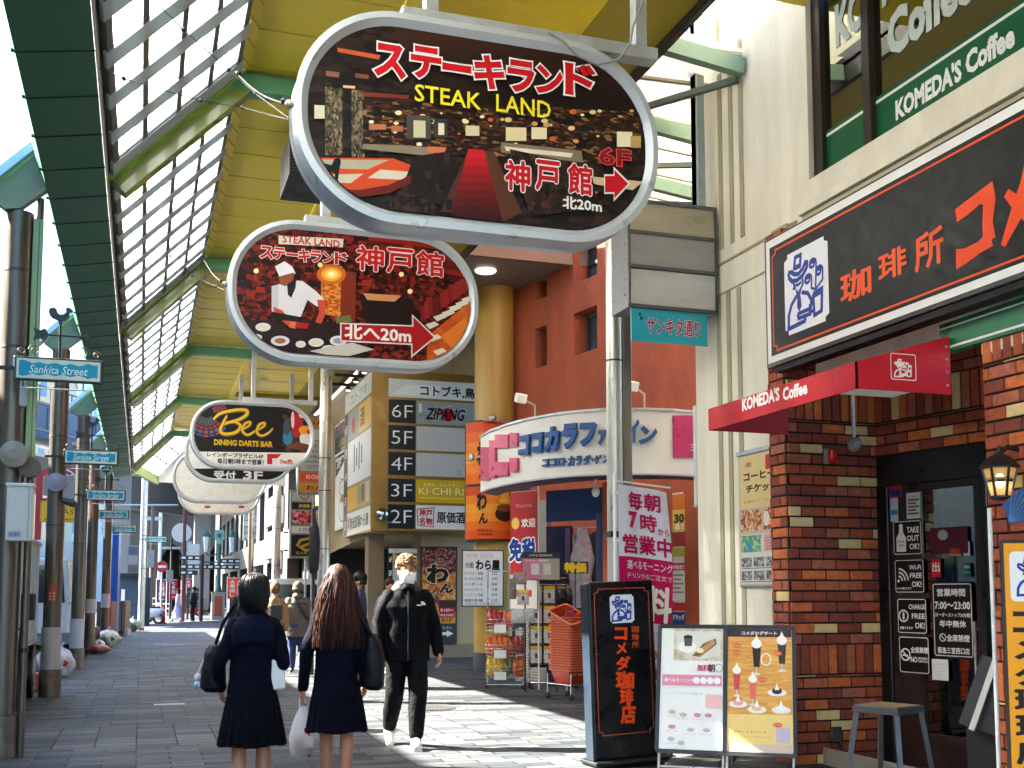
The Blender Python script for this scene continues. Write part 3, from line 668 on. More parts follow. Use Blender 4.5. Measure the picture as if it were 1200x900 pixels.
slab('blue_shop', 138, 162, 676, 735, 48, 1.5, M('blue_board', '#2a4058', rough=.5, var=.2), 'blue boarded shop front behind the lone post', 'shop front', lambda t, w, h: (MB().box(w * .12, w * .3, -.01, 0, h * .42, h * .75, white_pl).build('notice', t), MB().box(-.05, w + .05, -.3, .1, h, h + .15, dark).build('canopy', t)), 0)
def truck(X1, Y, w, zb, zt, L_, box, lab, front):
    t = thing('delivery_truck', (X1 - w / 2, Y, 0), 0, lab, 'truck'); h = w / 2; m = M('truck_white', '#cdd2d4', rough=.35, coat=.3, var=.1)
    b = MB(); y0 = 1.7 if front else 0; b.box(-h, h, y0, y0 + L_, zb, zt, box); b.build('cargo_box', t, bevel=.02)
    b = MB()
    for k in range(int(L_ / .35)): b.box(h, h + .02, y0 + .1 + k * .35, y0 + .16 + k * .35, zb + .05, zt - .05, galv)
    b.box(h - .01, h + .025, y0, y0 + L_, zt - .05, zt, galv); b.box(h - .01, h + .025, y0, y0 + L_, zb, zb + .06, galv); b.build('side_ribs', t)
    if front:
        b = MB(); b.prism([(-h + .05, .45), (h - .05, .45), (h - .03, 1.2), (h - .12, 2.15), (-h + .12, 2.15), (-h + .03, 1.2)], 0, 1.6, m); b.build('cab', t, bevel=.05, seg=2)
        b = MB(); b.add([(-h + .14, -.004, 1.22), (h - .14, -.004, 1.22), (h - .2, -.004, 2.0), (-h + .2, -.004, 2.0)], [(0, 1, 2, 3)], M('truck_glass', '#12181c', rough=.06, spec=.9)); b.build('windscreen', t)
        for sx in (-1, 1):
            b = MB(); b.box(sx * (h - .3) - .14, sx * (h - .3) + .14, -.03, .02, .72, .9, M('headlamp', '#dfe4e6', rough=.1, spec=.8)); b.build('headlight', t); b = MB(); b.tube([(sx * (h - .06), .05, 2.0), (sx * (h + .12), -.12, 1.95), (sx * (h + .12), -.12, 1.3), (sx * (h - .06), .0, 1.2)], .014, galv, n=6); b.box(sx * (h + .12) - .09, sx * (h + .12) + .09, -.15, -.1, 1.45, 1.82, black_plastic); b.build('mirror', t)
        b = MB(); b.box(-h + .02, h - .02, -.1, .1, .36, .6, M('truck_bumper', '#77797a', rough=.5)); b.box(-.2, .2, -.11, -.1, .42, .54, M('plate_green', '#c9d4c4')); b.build('bumper', t, bevel=.02)
    else:
        b = MB(); b.box(-h, h, -.05, .0, zb - .12, zb, black_metal); b.box(h - .3, h - .05, -.06, -.05, zb - .1, zb - .02, M('tail_red', '#8a1010')); b.build('tail_bar', t); b = MB(); b.box(-.01, .01, -.006, 0, zb + .05, zt - .05, dark); b.build('door_gap', t)
    for yy in ((.7, y0 + L_ - .8) if front else (.9, L_ - .3)): 
        for sx in (-1, 1): b = MB(); b.tube([(sx * h, yy, .36), (sx * (h - .22), yy, .36)], .36, black_plastic, n=22); b.tube([(sx * (h + .01), yy, .36), (sx * h, yy, .36)], .2, galv, n=16); b.build('wheel', t)
truck(-1.36, 25.2, 1.72, .8, 2.6, 4.0, M('truck_white', '#cdd2d4', rough=.35, coat=.3, var=.1), 'white delivery truck facing the camera behind the second and third posts', True)
truck(-1.36, 13.4, 1.8, .75, 2.12, 3.6, lb, 'pale blue box truck parked behind the nearest left post', False)
# vehicle-style mirror on bent arm
q = at_y(33, 711, 11.6)
t = thing('side_mirror', (q.x, q.y, q.z), 0, 'black rectangular mirror on a bent arm beside the leftmost pipe', 'mirror')
b = MB(); b.box(-.065, .065, -.03, .03, -.13, .13, black_plastic); b.build('housing', t, bevel=.022, seg=3)
b = MB(); b.tube([(0, 0, -.13), (.0, .0, -.2), (-.06, 0, -.22), (-.17, 0, -.14), (-.19, 0, .1)], .011, black_metal, n=8); b.build('arm', t)
b = MB(); b.tube([(-.02, 0, 0), (-.02, -.05, .4), (0, 0, .8), (.02, .02, 1.2)], .02, black_plastic, n=8); o = b.build('hanging_hose'); o.location = at_y(21, 850, 11.2); tag(o, 'black hose hanging down beside the leftmost post', 'hose')
# red round sign and hotel sign on one frame
q = at_d(45, 610, 26)
t = thing('hotel_sign', (q.x, q.y, 0), -.05, 'round red sign and orange hotel board on a red frame behind the second post', 'sign')
ux = 26 / 1310; zc = lambda yy: at_d(45, yy, 26).z
b = MB(); b.box(-.07, .07, -.05, .05, zc(660), zc(553), M('sign_red', '#b3151f', rough=.4)); b.bar((0, 0, zc(556)), (.3, 0, zc(548)), .08, .12, M('sign_red', '#b3151f')); b.bar((.0, 0, zc(585)), (1.05, 0, zc(585)), .06, .06, M('sign_red', '#b3151f')); b.build('frame', t)
b = MB(); cxx, czz, rr = (72 - 45) * ux, zc(563), 18 * ux; b.prism(ell(cxx, czz, rr, rr), -.1, .05, M('sign_red2', '#b01c26', rough=.35)); b.build('round_box', t)
pc = Pic(t, -.101); pc.line(ell(cxx, czz, rr * .74, rr * .74), .035, '#e8d8d4', closed=True); pc.text('HOTEL', cxx + rr * .1, czz, rr * 1.1, .2, '#f0e6e0', rot=R(72), bold=.02); pc.build('round_face', 'round_lettering')
x0, x1, z0, z1 = (45 - 45) * ux + .04, (98 - 45) * ux, zc(612), zc(587)
b = MB(); b.prism(rrect((x0 + x1) / 2, (z0 + z1) / 2, x1 - x0, z1 - z0, .05), -.1, .05, M('orange_box', '#e08a2a', rough=.4)); b.build('board', t)
pc = Pic(t, -.101); pc.poly(rrect((x0 + x1) / 2, (z0 + z1) / 2, (x1 - x0) * .93, (z1 - z0) * .88, .04), '#f2b21c'); pc.up()
pc.text('HOTEL', (x0 + x1) / 2 + .11, z0 + (z1 - z0) * .74, .5, .085, '#4a4020'); pc.text('BASSA', (x0 + x1) / 2 + .18, z0 + (z1 - z0) * .5, .62, .12, '#3d371e'); pc.text('お泊まり　空室あります', (x0 + x1) / 2, z0 + (z1 - z0) * .14, (x1 - x0) * .8, .05, '#2a2418', bold=.02); pc.build('board_face', 'board_lettering')

# ================================================================== ADDED BUILDING OUTSIDE THE FRAME THAT BLOCKS THE SUN ON THE LEFT, AND THE VIADUCT
t = thing('sun_blocking_building', (-6.2, 0, 0), 0, 'plain grey unseen block added along the left side to block the sun', 'building')
b = MB(); hs = [(yy, yy + 1.6, z, z + 1.3) for yy in range(-4, 44, 3) for z in (1.0, 4.2)]
w2 = MB(); w2.holes(-5, 47, 0, 7.5, hs, M('grey_render', '#a3a097', rough=.8, var=.15, bump=.2), depth=.2)
o = w2.build('wall', t); o.rotation_euler = (0, 0, R(90)); o.location = (0, 0, 0)
b = MB(); b.box(-3.2, -.22, -5, 47, 0, 7.45, M('grey_core', '#6d6b66', rough=.8)); b.build('core', t)
b = MB(); b.box(-3.3, .05, -5.1, 47.1, 7.5, 7.6, M('parapet', '#8f8c84', rough=.8)); b.build('roof', t)
for h in hs: b = MB(); b.box(-.19, -.15, h[0], h[1], h[2], h[3], M('dark_pane', '#2b3236', rough=.1, spec=.8)); b.build('window', t)
# steel viaduct running away to the right behind everything
steel_blue = M('viaduct_blue', '#1d3356', rough=.5, var=.2, scale=.6); fascia = M('viaduct_white', '#6a665e', rough=.6, var=.15, scale=.5)
vd = thing('rail_viaduct', (0, 0, 0), 0, 'blue steel railway viaduct with white side panels behind the left posts', 'viaduct')
a = at_d(-60, 470, 48); c = at_d(320, 560, 84)
za, zb = at_d(20, 472, 54).z, at_d(20, 515, 54).z
def vx(tt, z): return Vector((a.x + (c.x - a.x) * tt, a.y + (c.y - a.y) * tt, z))
b = MB(); b.bar(vx(0, (za + zb) / 2 + .2), vx(1, (za + zb) / 2 + .2), .5, za - zb - .5, steel_blue); b.bar(vx(0, zb + .05), vx(1, zb + .05), 2.4, .3, M('viaduct_shadow', '#1d3355', rough=.6)); b.build('girder', vd)
b = MB()
for k in range(26): b.box(*[q for q in (vx(k / 25, 0).x - .06, vx(k / 25, 0).x + .06, vx(k / 25, 0).y - .5, vx(k / 25, 0).y - .3, zb, za - .1)], steel_blue)
b.build('stiffeners', vd)
b = MB(); b.bar(vx(0, za + .1), vx(1, za + .1), .3, .12, fascia); b.bar(vx(0, zb + .5), vx(1, zb + .5), .62, .1, fascia)
for k in range(40): q = vx(k / 39, za + .15); b.bar(q, q + Vector((0, 0, .8)), .06, .06, steel_blue)
b.bar(vx(0, za + .95), vx(1, za + .95), .06, .06, steel_blue); b.build('railing', vd)
b = MB(); off = Vector((.4, 3.0, 0)); b.bar(vx(0, zb - 1.5) + off, vx(.62, zb - 1.5) + off, .3, 1.9, fascia); b.bar(vx(0, zb - .5) + off, vx(.62, zb - .5) + off, .5, .14, white_pl); b.build('white_barrier', vd)
for tt in (.12, .4, .68, .95):
    b = MB(); q = vx(tt, 0); b.box(q.x - .5, q.x + .5, q.y, q.y + .9, 0, zb, M('pier_grey', '#8a8a86', rough=.8)); b.build('pier', vd)
# concrete viaduct closing the street
cv = thing('concrete_viaduct', (0, 0, 0), 0, 'grey concrete railway viaduct with arched openings closing the far end', 'viaduct')
conc = M('viaduct_concrete', '#58524a', rough=.85, var=.22, scale=.5, bump=.2, bscale=4)
YV = 84; xs0, xs1 = at_y(120, 650, YV).x, at_y(480, 650, YV).x; zt = at_y(200, 600, YV).z
b = MB(); hs = []; x = xs0
wv = MB(); nb = 7; wd = (xs1 - xs0) / nb
for k in range(nb): hs.append((xs0 + wd * k + .7, xs0 + wd * (k + 1) - .7, 0, zt * .68))
wv.holes(xs0, xs1, 0, zt, hs, conc, depth=5); o = wv.build('arcade_wall', cv); o.location = (0, YV, 0)
for h in hs:
    b = MB(); cx = (h[0] + h[1]) / 2; ww = (h[1] - h[0]) / 2
    for sx in (-1, 1): b.prism([(cx + sx * ww, zt * .68), (cx + sx * ww, zt * .4), (cx + sx * ww * .8, zt * .56), (cx + sx * ww * .35, zt * .66), (cx, zt * .68)], YV + .02, YV + 1.0, conc)
    b.build('arch', cv)
b = MB(); b.box(xs0, xs1, YV - .3, YV + 6, zt, zt + .35, conc); b.box(xs0, xs1, YV - .15, YV, zt + .35, zt + 1.4, fascia); b.build('parapet', cv)
b = MB(); b.box(xs0, xs1, YV + 5, YV + 5.2, 0, zt, M('back_shade', '#4d4f4c', rough=.9)); b.build('rear_wall', cv)
for (x, y0_, y1_) in ((186, 592, 690), (330, 575, 690)):
    b = MB(); p = at_y(x, y1_, YV - .5); q = at_y(x, y0_, YV - .5); b.tube([(p.x, YV - .4, 0), (p.x, YV - .4, q.z - .4), (p.x + .35, YV - .4, q.z), (p.x + .9, YV - .4, q.z + .2)], .13, white_pl, n=10); b.build('rain_pipe', cv)
# buildings far behind on the left
def far_block(x0, x1, ytop, Y, depth, wallc, lab, rows, cols, glassc='#5b86a8', ybot=700):
    p = at_y(x0, ytop, Y); q = at_y(x1, ytop, Y); w = q.x - p.x; h = p.z
    t = thing('city_building', (p.x, Y, 0), 0, lab, 'building'); hs = []
    for i in range(cols):
        for j in range(rows): hs.append((w * (i + .18) / cols, w * (i + .82) / cols, h * .3 + (h * .68) * (j + .2) / rows, h * .3 + (h * .68) * (j + .75) / rows))
    m = MB(); m.holes(0, w, 0, h, hs, M('far_' + wallc[1:], wallc, rough=.8, var=.12, scale=.4), depth=.25); m.build('wall', t)
    m = MB(); m.box(0, w, .3, depth, 0, h, M('far_' + wallc[1:], wallc)); m.box(-.1, w + .1, -.1, depth, h, h + .25, M('far_' + wallc[1:], wallc)); m.build('block', t)
    for hh in hs:
        m = MB(); m.box(hh[0], hh[1], .15, .2, hh[2], hh[3], M('far_glass_' + glassc[1:], glassc, rough=.12, spec=.8)); m.build('window', t)
    return t
far_block(46, 82, 428, 92, 10, '#cdb894', 'beige city block with blue windows behind the first street sign', 5, 3)
far_block(82, 135, 452, 110, 10, '#d6dde2', 'pale block with big blue glass beyond the rooster sign', 4, 4, '#7fb4d8')
far_block(20, 45, 440, 100, 10, '#a9bac8', 'blue grey high block seen left of the second post', 6, 2, '#55728f')
far_block(138, 225, 500, 125, 10, '#a39c90', 'far pale apartment block above the end of the street', 6, 6, '#6d8094')
far_block(225, 345, 520, 130, 10, '#8f887c', 'far grey block behind the end viaduct', 5, 7, '#5d6a74')
# ================================================================== RIGHT SIDE
class Fr:
    """a measuring frame (place and heading) for something that is fixed to a thing"""
    def __init__(s, loc, rz): s.location = Vector(loc); s.rotation_euler = type('e', (), {'z': rz})()
def fpic(root, lloc, lrz, y=0.):
    """Pic on a face fixed at lloc/lrz in root's own space"""
    a = root.rotation_euler[2]; l = Vector(lloc)
    w = Vector(root.location) + Vector((l.x * math.cos(a) - l.y * math.sin(a), l.x * math.sin(a) + l.y * math.cos(a), l.z))
    p = Pic(Fr(w, a + lrz), y); p.root = root
    b0 = p.build
    def build(art='printed_face', txt='lettering', parent=None):
        for mb, nm in ((p.art, art), (p.txt, txt)):
            if mb.f:
                o = mb.build(nm, parent or root); o.location = lloc; o.rotation_euler = (0, 0, lrz)
    p.build = build; return p
cream = M('cream_render', '#ede6d2', rough=.8, var=.16, scale=1.6, bump=.4, bscale=70, stretch=(2, 2, .35))
cream_d = M('cream_groove', '#a8a083', rough=.85, var=.1)
bricks_m = [M('brick_a', '#a8502f', rough=.75, var=.38, scale=22, bump=.3), M('brick_b', '#85402f', rough=.75, var=.38, scale=22, bump=.3), M('brick_c', '#c96a34', rough=.75, var=.38, scale=22, bump=.3),
            M('brick_d', '#8e402e', rough=.75, var=.38, scale=22, bump=.3), M('brick_e', '#dcbf84', rough=.75, var=.2, scale=14, bump=.3), M('brick_f', '#ad6248', rough=.75, var=.38, scale=22, bump=.3)]
bw_ = [.22, .2, .2, .16, .11, .11]
mortar = M('brick_mortar', '#1c1614', rough=.9, var=.2)
def one_brick(b, u0, u1, z0, z1, pr=.012):
    m = random.choices(bricks_m, bw_)[0]; j = uni(-.004, .003); c = .003; u0 += uni(-.002, .002); u1 += uni(-.002, .002); z0 += uni(-.0015, .0015); z1 += uni(-.0015, .0015)
    v = [(u0, 0, z0), (u1, 0, z0), (u1, 0, z1), (u0, 0, z1), (u0 + c, -pr + j, z0 + c), (u1 - c, -pr + j, z0 + c), (u1 - c, -pr + j, z1 - c), (u0 + c, -pr + j, z1 - c)]
    b.add(v, [(4, 5, 6, 7), (0, 1, 5, 4), (1, 2, 6, 5), (2, 3, 7, 6), (3, 0, 4, 7)], m)
def brickwork(u0, u1, z0, z1, sold=(), bl=.222, bh=.077, g=.0125, ph=0, back=.05):
    """brick facing on local X,Z; sold = (z0,z1) bands of upright bricks"""
    b = MB(); b.box(u0, u1, .0005, back, z0, z1, mortar); z = z0; r = 0
    while z < z1 - .02:
        so = next((s for s in sold if s[0] <= z + .001 < s[1] - .02), None)
        if so:
            u = u0 + g / 2; ww = bh
            while u < u1 - .02: one_brick(b, u, min(u + ww, u1 - g / 2), z + g / 2, so[1] - g / 2); u += ww + g
            z = so[1]
        else:
            nx = next((s[0] for s in sold if s[0] > z + .001), 1e9); zt = min(z + bh + g, z1, nx if nx - z < bh + g + .03 else 1e9)
            u = u0 + g / 2 - ((r % 2) * .5 + ph) * (bl + g) + uni(-.02, .02)
            while u < u1 - g / 2:
                a, c = max(u, u0 + g / 2), min(u + bl, u1 - g / 2)
                if c - a > .015: one_brick(b, a, c, z + g / 2, zt - g / 2)
                u += bl + g
            z = zt; r += 1
    return b
# ------------------------------------------------------------------ corner cafe building
XW = 5.45
cb = thing('cafe_building', (XW, 0, 0), R(-90), 'cream rendered corner building with brick faced cafe entrance', 'building')
WZ0 = 5.02; WY0, WY1 = 8.2, 3.6
b = MB(); hs = [(-WY0, -WY1, WZ0, 8.0)]
b.holes(-10.35, -8.44, 0, 9.5, [], cream); b.holes(-8.44, 4, 3.2, 9.5, hs, cream, depth=.14)
b.box(-10.35, -10.349, 0, 6, 0, 9.5, cream); b.box(-10.35, 4, .5, 6, 9.3, 9.5, cream); b.build('rendered_wall', cb)
b = MB()
for px_ in (843.5, 856, 868):
    Y = at_x(px_, 110, XW).y; z0 = at_x(px_, {843.5: 213, 856: 206, 868: 200}[px_] + 50, XW).z
    b.box(-Y - .035, -Y + .035, -.012, .002, 4.86, 9.4, cream_d)
for px_ in (845.5, 857, 869.5):
    Y = at_x(px_, 520, XW).y; b.box(-Y - .035, -Y + .035, -.012, .002, .15, at_x(px_, 345 - (px_ - 845) * .4, XW).z, cream_d)
b.build('wall_flutes', cb)
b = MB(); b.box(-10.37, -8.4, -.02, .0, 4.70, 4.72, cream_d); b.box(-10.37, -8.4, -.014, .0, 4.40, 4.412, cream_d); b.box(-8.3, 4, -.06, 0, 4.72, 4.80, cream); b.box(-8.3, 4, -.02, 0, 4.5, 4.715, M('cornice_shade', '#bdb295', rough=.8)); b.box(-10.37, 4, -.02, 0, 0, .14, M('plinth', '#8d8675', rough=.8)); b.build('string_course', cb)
# window
bronze = M('bronze_frame', '#3a322b', rough=.4, metal=.5)
wf = MB(); wf.box(-WY0, -WY0 + .13, .05, .13, WZ0, 8.0, bronze); ym = at_x(1021, 80, XW + .1).y
wf.box(-ym - .05, -ym + .05, .04, .13, WZ0, 8.0, bronze); wf.box(-WY0, -WY1, .06, .13, WZ0, WZ0 + .03, bronze); win = wf.build('window', cb, bevel=.006)
b = MB(); b.box(-WY0, -WY1, .105, .111, WZ0, 8.0, pane('cafe_glass', '#7d8780', .62, .01)); b.build('pane', win)
b = MB(); b.box(-WY0, -WY1, 2.0, 2.05, WZ0 - .2, 8.0, M('cafe_inner', '#5b5648', rough=.7)); b.box(-WY0, -WY1, .15, 2.0, 7.9, 8.0, M('cafe_ceil', '#8b8468', rough=.7)); b.box(-WY0 + .2, -WY0 + .3, .16, .22, WZ0, 8, M('blind_edge', '#b9c7c1')); b.build('room', cb)
pc = fpic(cb, (0, .1, 0), 0)
gz = at_x(1100, 86, XW + .1).z; gz0 = at_x(1100, 122, XW + .1).z
pc.rect(-WY0 + .06, WZ0 + .03, -WY1, WZ0 + .40, '#0f5a35'); pc.up(); pc.rect(-WY0 + .06, WZ0 + .345, -WY1, WZ0 + .37, '#e9ece6')
ku = [pc.p(x_, 110)[0] for x_ in (1049, 1128, 1133, 1192)]; pc.text("KOMEDA'S", (ku[0] + ku[1]) / 2, WZ0 + .19, ku[1] - ku[0], .17, '#eef0ea', bold=.045); pc.text('Coffee', (ku[2] + ku[3]) / 2, WZ0 + .2, ku[3] - ku[2], .18, '#eef0ea', bold=.045)
pc.tpx('Coffee', 1036, -20, 1140, 38, '#c8d2c8', bold=.05); pc.tpx('KO', 978, -8, 1014, 45, '#c8d2c8', bold=.05); pc.tpx("MEDA'S", 1030, -70, 1120, -22, '#c8d2c8', bold=.05)
pc.build('window_film', 'window_lettering')
# brick pier, lintel, second pier
soldt = [(.74, .99), (2.89, 3.15)]
def facing(name, org, rz, u0, u1, z0, z1, sold=soldt, ph=0):
    o = brickwork(u0, u1, z0, z1, sold, ph=ph).build(name, cb)
    a = -cb.rotation_euler[2]; d = Vector(org) - Vector(cb.location); o.location = (d.x * math.cos(a) - d.y * math.sin(a), d.x * math.sin(a) + d.y * math.cos(a), d.z); o.rotation_euler = (0, 0, rz - cb.rotation_euler[2]); return o
facing('brick_pier', (5.15, 8.18, 0), 0, 0, .95, 0, 4.55)
facing('brick_pier', (5.15, 8.44, 0), R(-90), 0, .258, 0, 4.55, ph=.3)
DY = R(-79); DP = Vector((6.04, 8.168, 0))
facing('brick_lintel', DP, DY, 0, 2.2, 2.60, 3.5, sold=[(2.89, 3.2)])
facing('brick_pier', (5.15, 5.83, 0), R(-90), 0, 6, 0, 2.95, ph=.2)
b = MB(); b.box(-8.43, -8.19, -.25, .6, 4.55, 4.6, cream_d); b.box(-5.80, 4, -.28, .5, 0, 2.94, M('pier_core', '#2a211d', rough=.9)); b.box(-5.83, -5.79, -.25, 1.2, 0, 2.95, bricks_m[1]); b.build('pier_core', cb)
b = MB(); b.box(-8.17, -5.6, -.25, 1.6, 3.5, 3.55, M('recess_ceiling', '#c9c2b2', rough=.7)); b.box(-5.83, 4, -.31, -.05, 2.96, 3.03, M('cream_sill', '#cfc5a8', rough=.6)); b.build('recess_ceiling', cb)
pc = fpic(cb, (0, -.3, 0), 0); b = MB(); b.box(-6.2, 4, -.33, -.25, 3.04, 3.24, M('fascia_green', '#0f6a40', rough=.35)); b.box(-6.2, 4, -.336, -.33, 3.06, 3.075, white_pl); b.box(-6.2, 4, -.336, -.33, 3.2, 3.21, white_pl); b.build('green_fascia', cb)
b = MB(); b.lathe([(0, 0), (.05, 0), (.06, .012), (.06, .03)], glow('warm_lamp', '#ffe2a8', .3), c=(-5.7, -.15, 2.93)); b.build('downlight', cb)
# door
da = DY - cb.rotation_euler[2]; dl = Vector((-DP.y, DP.x - XW, 0))
def door_part(name, mb, parent=cb, **k):
    o = mb.build(name, parent, **k); o.location = dl; o.rotation_euler = (0, 0, da); return o
doorbr = M('door_brown', '#2a1a16', rough=.35, var=.2, scale=4)
b = MB(); b.box(.0, 1.6, -.01, .1, 2.33, 2.6, M('door_black', '#0c0c0e', rough=.35)); b.box(.0, .12, -.02, .1, 0, 2.33, M('door_black', '#0c0c0e')); b.box(1.02, 1.07, -.02, .1, 0, 2.33, M('door_black', '#0c0c0e')); door_part('door_frame', b, bevel=.006)
b = MB(); b.box(.12, .44, .0, .05, 0, 2.33, doorbr); b.box(.44, 1.02, .0, .05, 0, .28, doorbr); b.box(.97, 1.02, .0, .05, .28, 2.33, doorbr); b.box(.44, .97, .0, .05, 2.27, 2.33, doorbr); door = door_part('door', b, bevel=.004)
b = MB(); b.box(.44, .97, .02, .026, .28, 2.27, pane('door_glass', '#b5b8b0', .35)); b.build('pane', door)
b = MB(); b.box(.975, .995, -.06, -.04, .7, 1.2, steel); b.box(.98, .99, -.045, .01, .75, .77, steel); b.box(.98, .99, -.045, .01, 1.13, 1.15, steel); b.build('handle', door)
b = MB(); b.box(1.07, 1.6, .02, .026, 0, 2.33, pane('door_glass', '#b5b8b0', .35)); b.box(1.4, 1.46, -.01, .08, 0, 2.33, M('door_black', '#0c0c0e')); door_part('side_light', b)
b = MB(); b.box(-.2, 2.2, 1.3, 1.35, 0, 2.6, M('cafe_inside', '#3a302a', rough=.8, var=.3)); b.box(-.2, 2.2, .1, 1.3, 2.6, 2.65, M('cafe_inside', '#3a302a')); b.box(-.25, -.2, .1, 1.3, 0, 2.6, M('cafe_inside', '#3a302a')); b.box(2.2, 2.25, .1, 1.3, 0, 2.6, M('cafe_inside', '#3a302a')); door_part('vestibule', b)
b = MB(); b.box(.45, .97, .07, .08, 1.75, 2.3, stripes('roller_blind', '#8f8560', '#7a7150', 9, 'Z', rough=.7)); door_part('roller_blind', b)
b = MB(); b.tube([(.62, .065, .4), (.62, .065, 2.3)], .004, white_pl, n=6); b.tube([(.7, .065, .9), (.7, .065, 2.3)], .004, white_pl, n=6); door_part('blind_cord', b)
pc = Pic(Fr(DP, DY), 0.); pc.root = cb
def sticker(x0, y0, x1, y1, lines, icon=None):
    """framed dark sticker in photo readings"""
    a = pc.p(x0, y0); c = pc.p(x1, y1); u0, u1 = a[0], c[0]; z1_ = (a[1] + pc.p(x1, y0)[1]) / 2; z1, z0 = a[1], a[1] - abs(pc.p(x0, y1)[1] - a[1])
    w, h = u1 - u0, z1 - z0; pc.poly(rrect(u0 + w / 2, z0 + h / 2, w, h, .02), '#1a1210'); pc.up(); pc.line(rrect(u0 + w / 2, z0 + h / 2, w * .94, h * .94, .018), .006, '#e4ded8', closed=True)
    for (s, fx, fz, fw, fh) in lines: pc.text(s, u0 + w * fx, z0 + h * fz, w * fw, h * fh, '#ece6e0', bold=.02)
    if icon == 'bottle':
        pc.poly([(u0 + w * q[0], z0 + h * q[1]) for q in ((.12, .1), (.45, .1), (.46, .5), (.36, .66), (.36, .78), (.22, .78), (.22, .66), (.12, .5))], '#e4ded8'); pc.poly(ell(u0 + w * .29, z0 + h * .84, w * .07, h * .07), '#e4ded8')
        pc.up(); pc.text('DRINK', u0 + w * .29, z0 + h * .4, w * .26, h * .07, '#2a201c'); pc.text('TEST', u0 + w * .29, z0 + h * .28, w * .22, h * .07, '#2a201c'); pc.up(-1)
    if icon == 'wifi':
        for r in (.14, .24, .34): pc.line([(u0 + w * .12 + w * r * math.cos(R(q)), z0 + h * .35 + w * r * math.sin(R(q))) for q in range(5, 95, 10)], .014, '#e4ded8')
        pc.poly(ell(u0 + w * .13, z0 + h * .36, w * .04, w * .04), '#e4ded8')
    if icon in ('plug', 'smoke'):
        pc.line(ell(u0 + w * .22, z0 + h * .5, w * .15, w * .15), .012, '#e4ded8', closed=True)
        if icon == 'smoke': pc.line([(u0 + w * .12, z0 + h * .5 + w * .1), (u0 + w * .32, z0 + h * .5 - w * .1)], .012, '#e4ded8'); pc.rect(u0 + w * .12, z0 + h * .46, u0 + w * .3, z0 + h * .5, '#e4ded8')
        else: pc.rect(u0 + w * .19, z0 + h * .4, u0 + w * .25, z0 + h * .6, '#e4ded8')
    pc.up(-1)
sticker(1046, 611, 1081, 651, [('TAKE', .7, .72, .42, .17), ('OUT', .7, .48, .42, .17), ('OK!', .74, .24, .34, .17)], 'bottle')
sticker(1048, 656, 1084, 695, [('Wi-Fi', .7, .76, .4, .14), ('FREE', .72, .52, .4, .15), ('OK!', .74, .26, .32, .17), ('Wi-Fi使えます', .32, .14, .5, .07)], 'wifi')
sticker(1051, 701, 1087, 742, [('CHARGE', .68, .76, .56, .14), ('FREE', .72, .5, .44, .15), ('OK!', .76, .24, .32, .17), ('充電できます', .3, .16, .44, .08)], 'plug')
sticker(1053, 745, 1090, 788, [('全席禁煙', .68, .64, .56, .16), ('NO', .5, .38, .22, .15), ('SMOKING', .78, .42, .3, .06), ('VAPING', .78, .34, .3, .06)], 'smoke')
sticker(1092, 682, 1142, 770, [('営業時間', .48, .86, .7, .1), ('7:00〜23:00', .5, .69, .88, .1), ('（オーダーストップ30分前）', .5, .565, .9, .055), ('年中無休', .5, .45, .66, .09), ('全席禁煙', .62, .265, .56, .09), ('阪急三宮西口店', .5, .1, .78, .08)], None)
a = pc.p(1105, 747); pc.up(); pc.line(ell(a[0], a[1], .03, .03), .006, '#e4ded8', closed=True); pc.line([(a[0] - .02, a[1] + .02), (a[0] + .02, a[1] - .02)], .006, '#e4ded8'); pc.up(-1)
pc.rpx(1041, 553, 1057, 582, '#c0182a'); pc.up(); pc.rpx(1043, 574, 1056, 581, '#123a66'); pc.up(-1)
pc.rpx(1043, 584, 1053, 611, '#b8bcc0'); pc.up(); pc.rpx(1044, 598, 1052, 603, '#2a82a8'); pc.up(-1)
pc.rpx(1062, 578, 1079, 607, '#cfcbc4'); pc.up()
for k in range(5): pc.rpx(1064, 585 + k * 4, 1077 - (k % 2) * 3, 586.5 + k * 4, '#6a6460')
pc.tpx('お知らせ', 1066, 580, 1076, 583, '#3a3430'); pc.up(-1)
pc.rpx(1112, 636, 1126, 651, '#c98a5a'); pc.up(); pc.rpx(1113, 643, 1125, 649, '#a83a2a'); pc.up(-1)
pc.rpx(1129, 635, 1137, 651, '#cfc9c0'); pc.rpx(1091, 655, 1103, 676, '#b01a2a'); pc.rpx(1129, 660, 1138, 676, '#1b4a4a'); pc.up(); pc.tpx('Uber', 1130, 662, 1137, 666, '#dfe8e4'); pc.tpx('Eats', 1130, 668, 1137, 672, '#5ab87a'); pc.tpx('出', 1093, 659, 1101, 670, '#f0dada', bold=.02); pc.up(-1)
pc.rpx(1092, 772, 1112, 798, '#d8d4ca'); pc.up()
for k in range(5): pc.rpx(1094, 778 + k * 4, 1109, 779.3 + k * 4, '#77706a')
pc.up(-1); pc.rpx(1090, 619, 1135, 648, '#5a1c30')
pc.up(); pc.poly([pc.p(1105 + 6 * math.cos(R(k * 20)), 627 + 6 * math.sin(R(k * 20))) for k in range(18)], '#9aa39a'); pc.up(-1)
for mb, nm in ((pc.art, 'door_stickers'), (pc.txt, 'door_lettering')):
    o = mb.build(nm, cb); o.location = dl; o.rotation_euler = (0, 0, da)

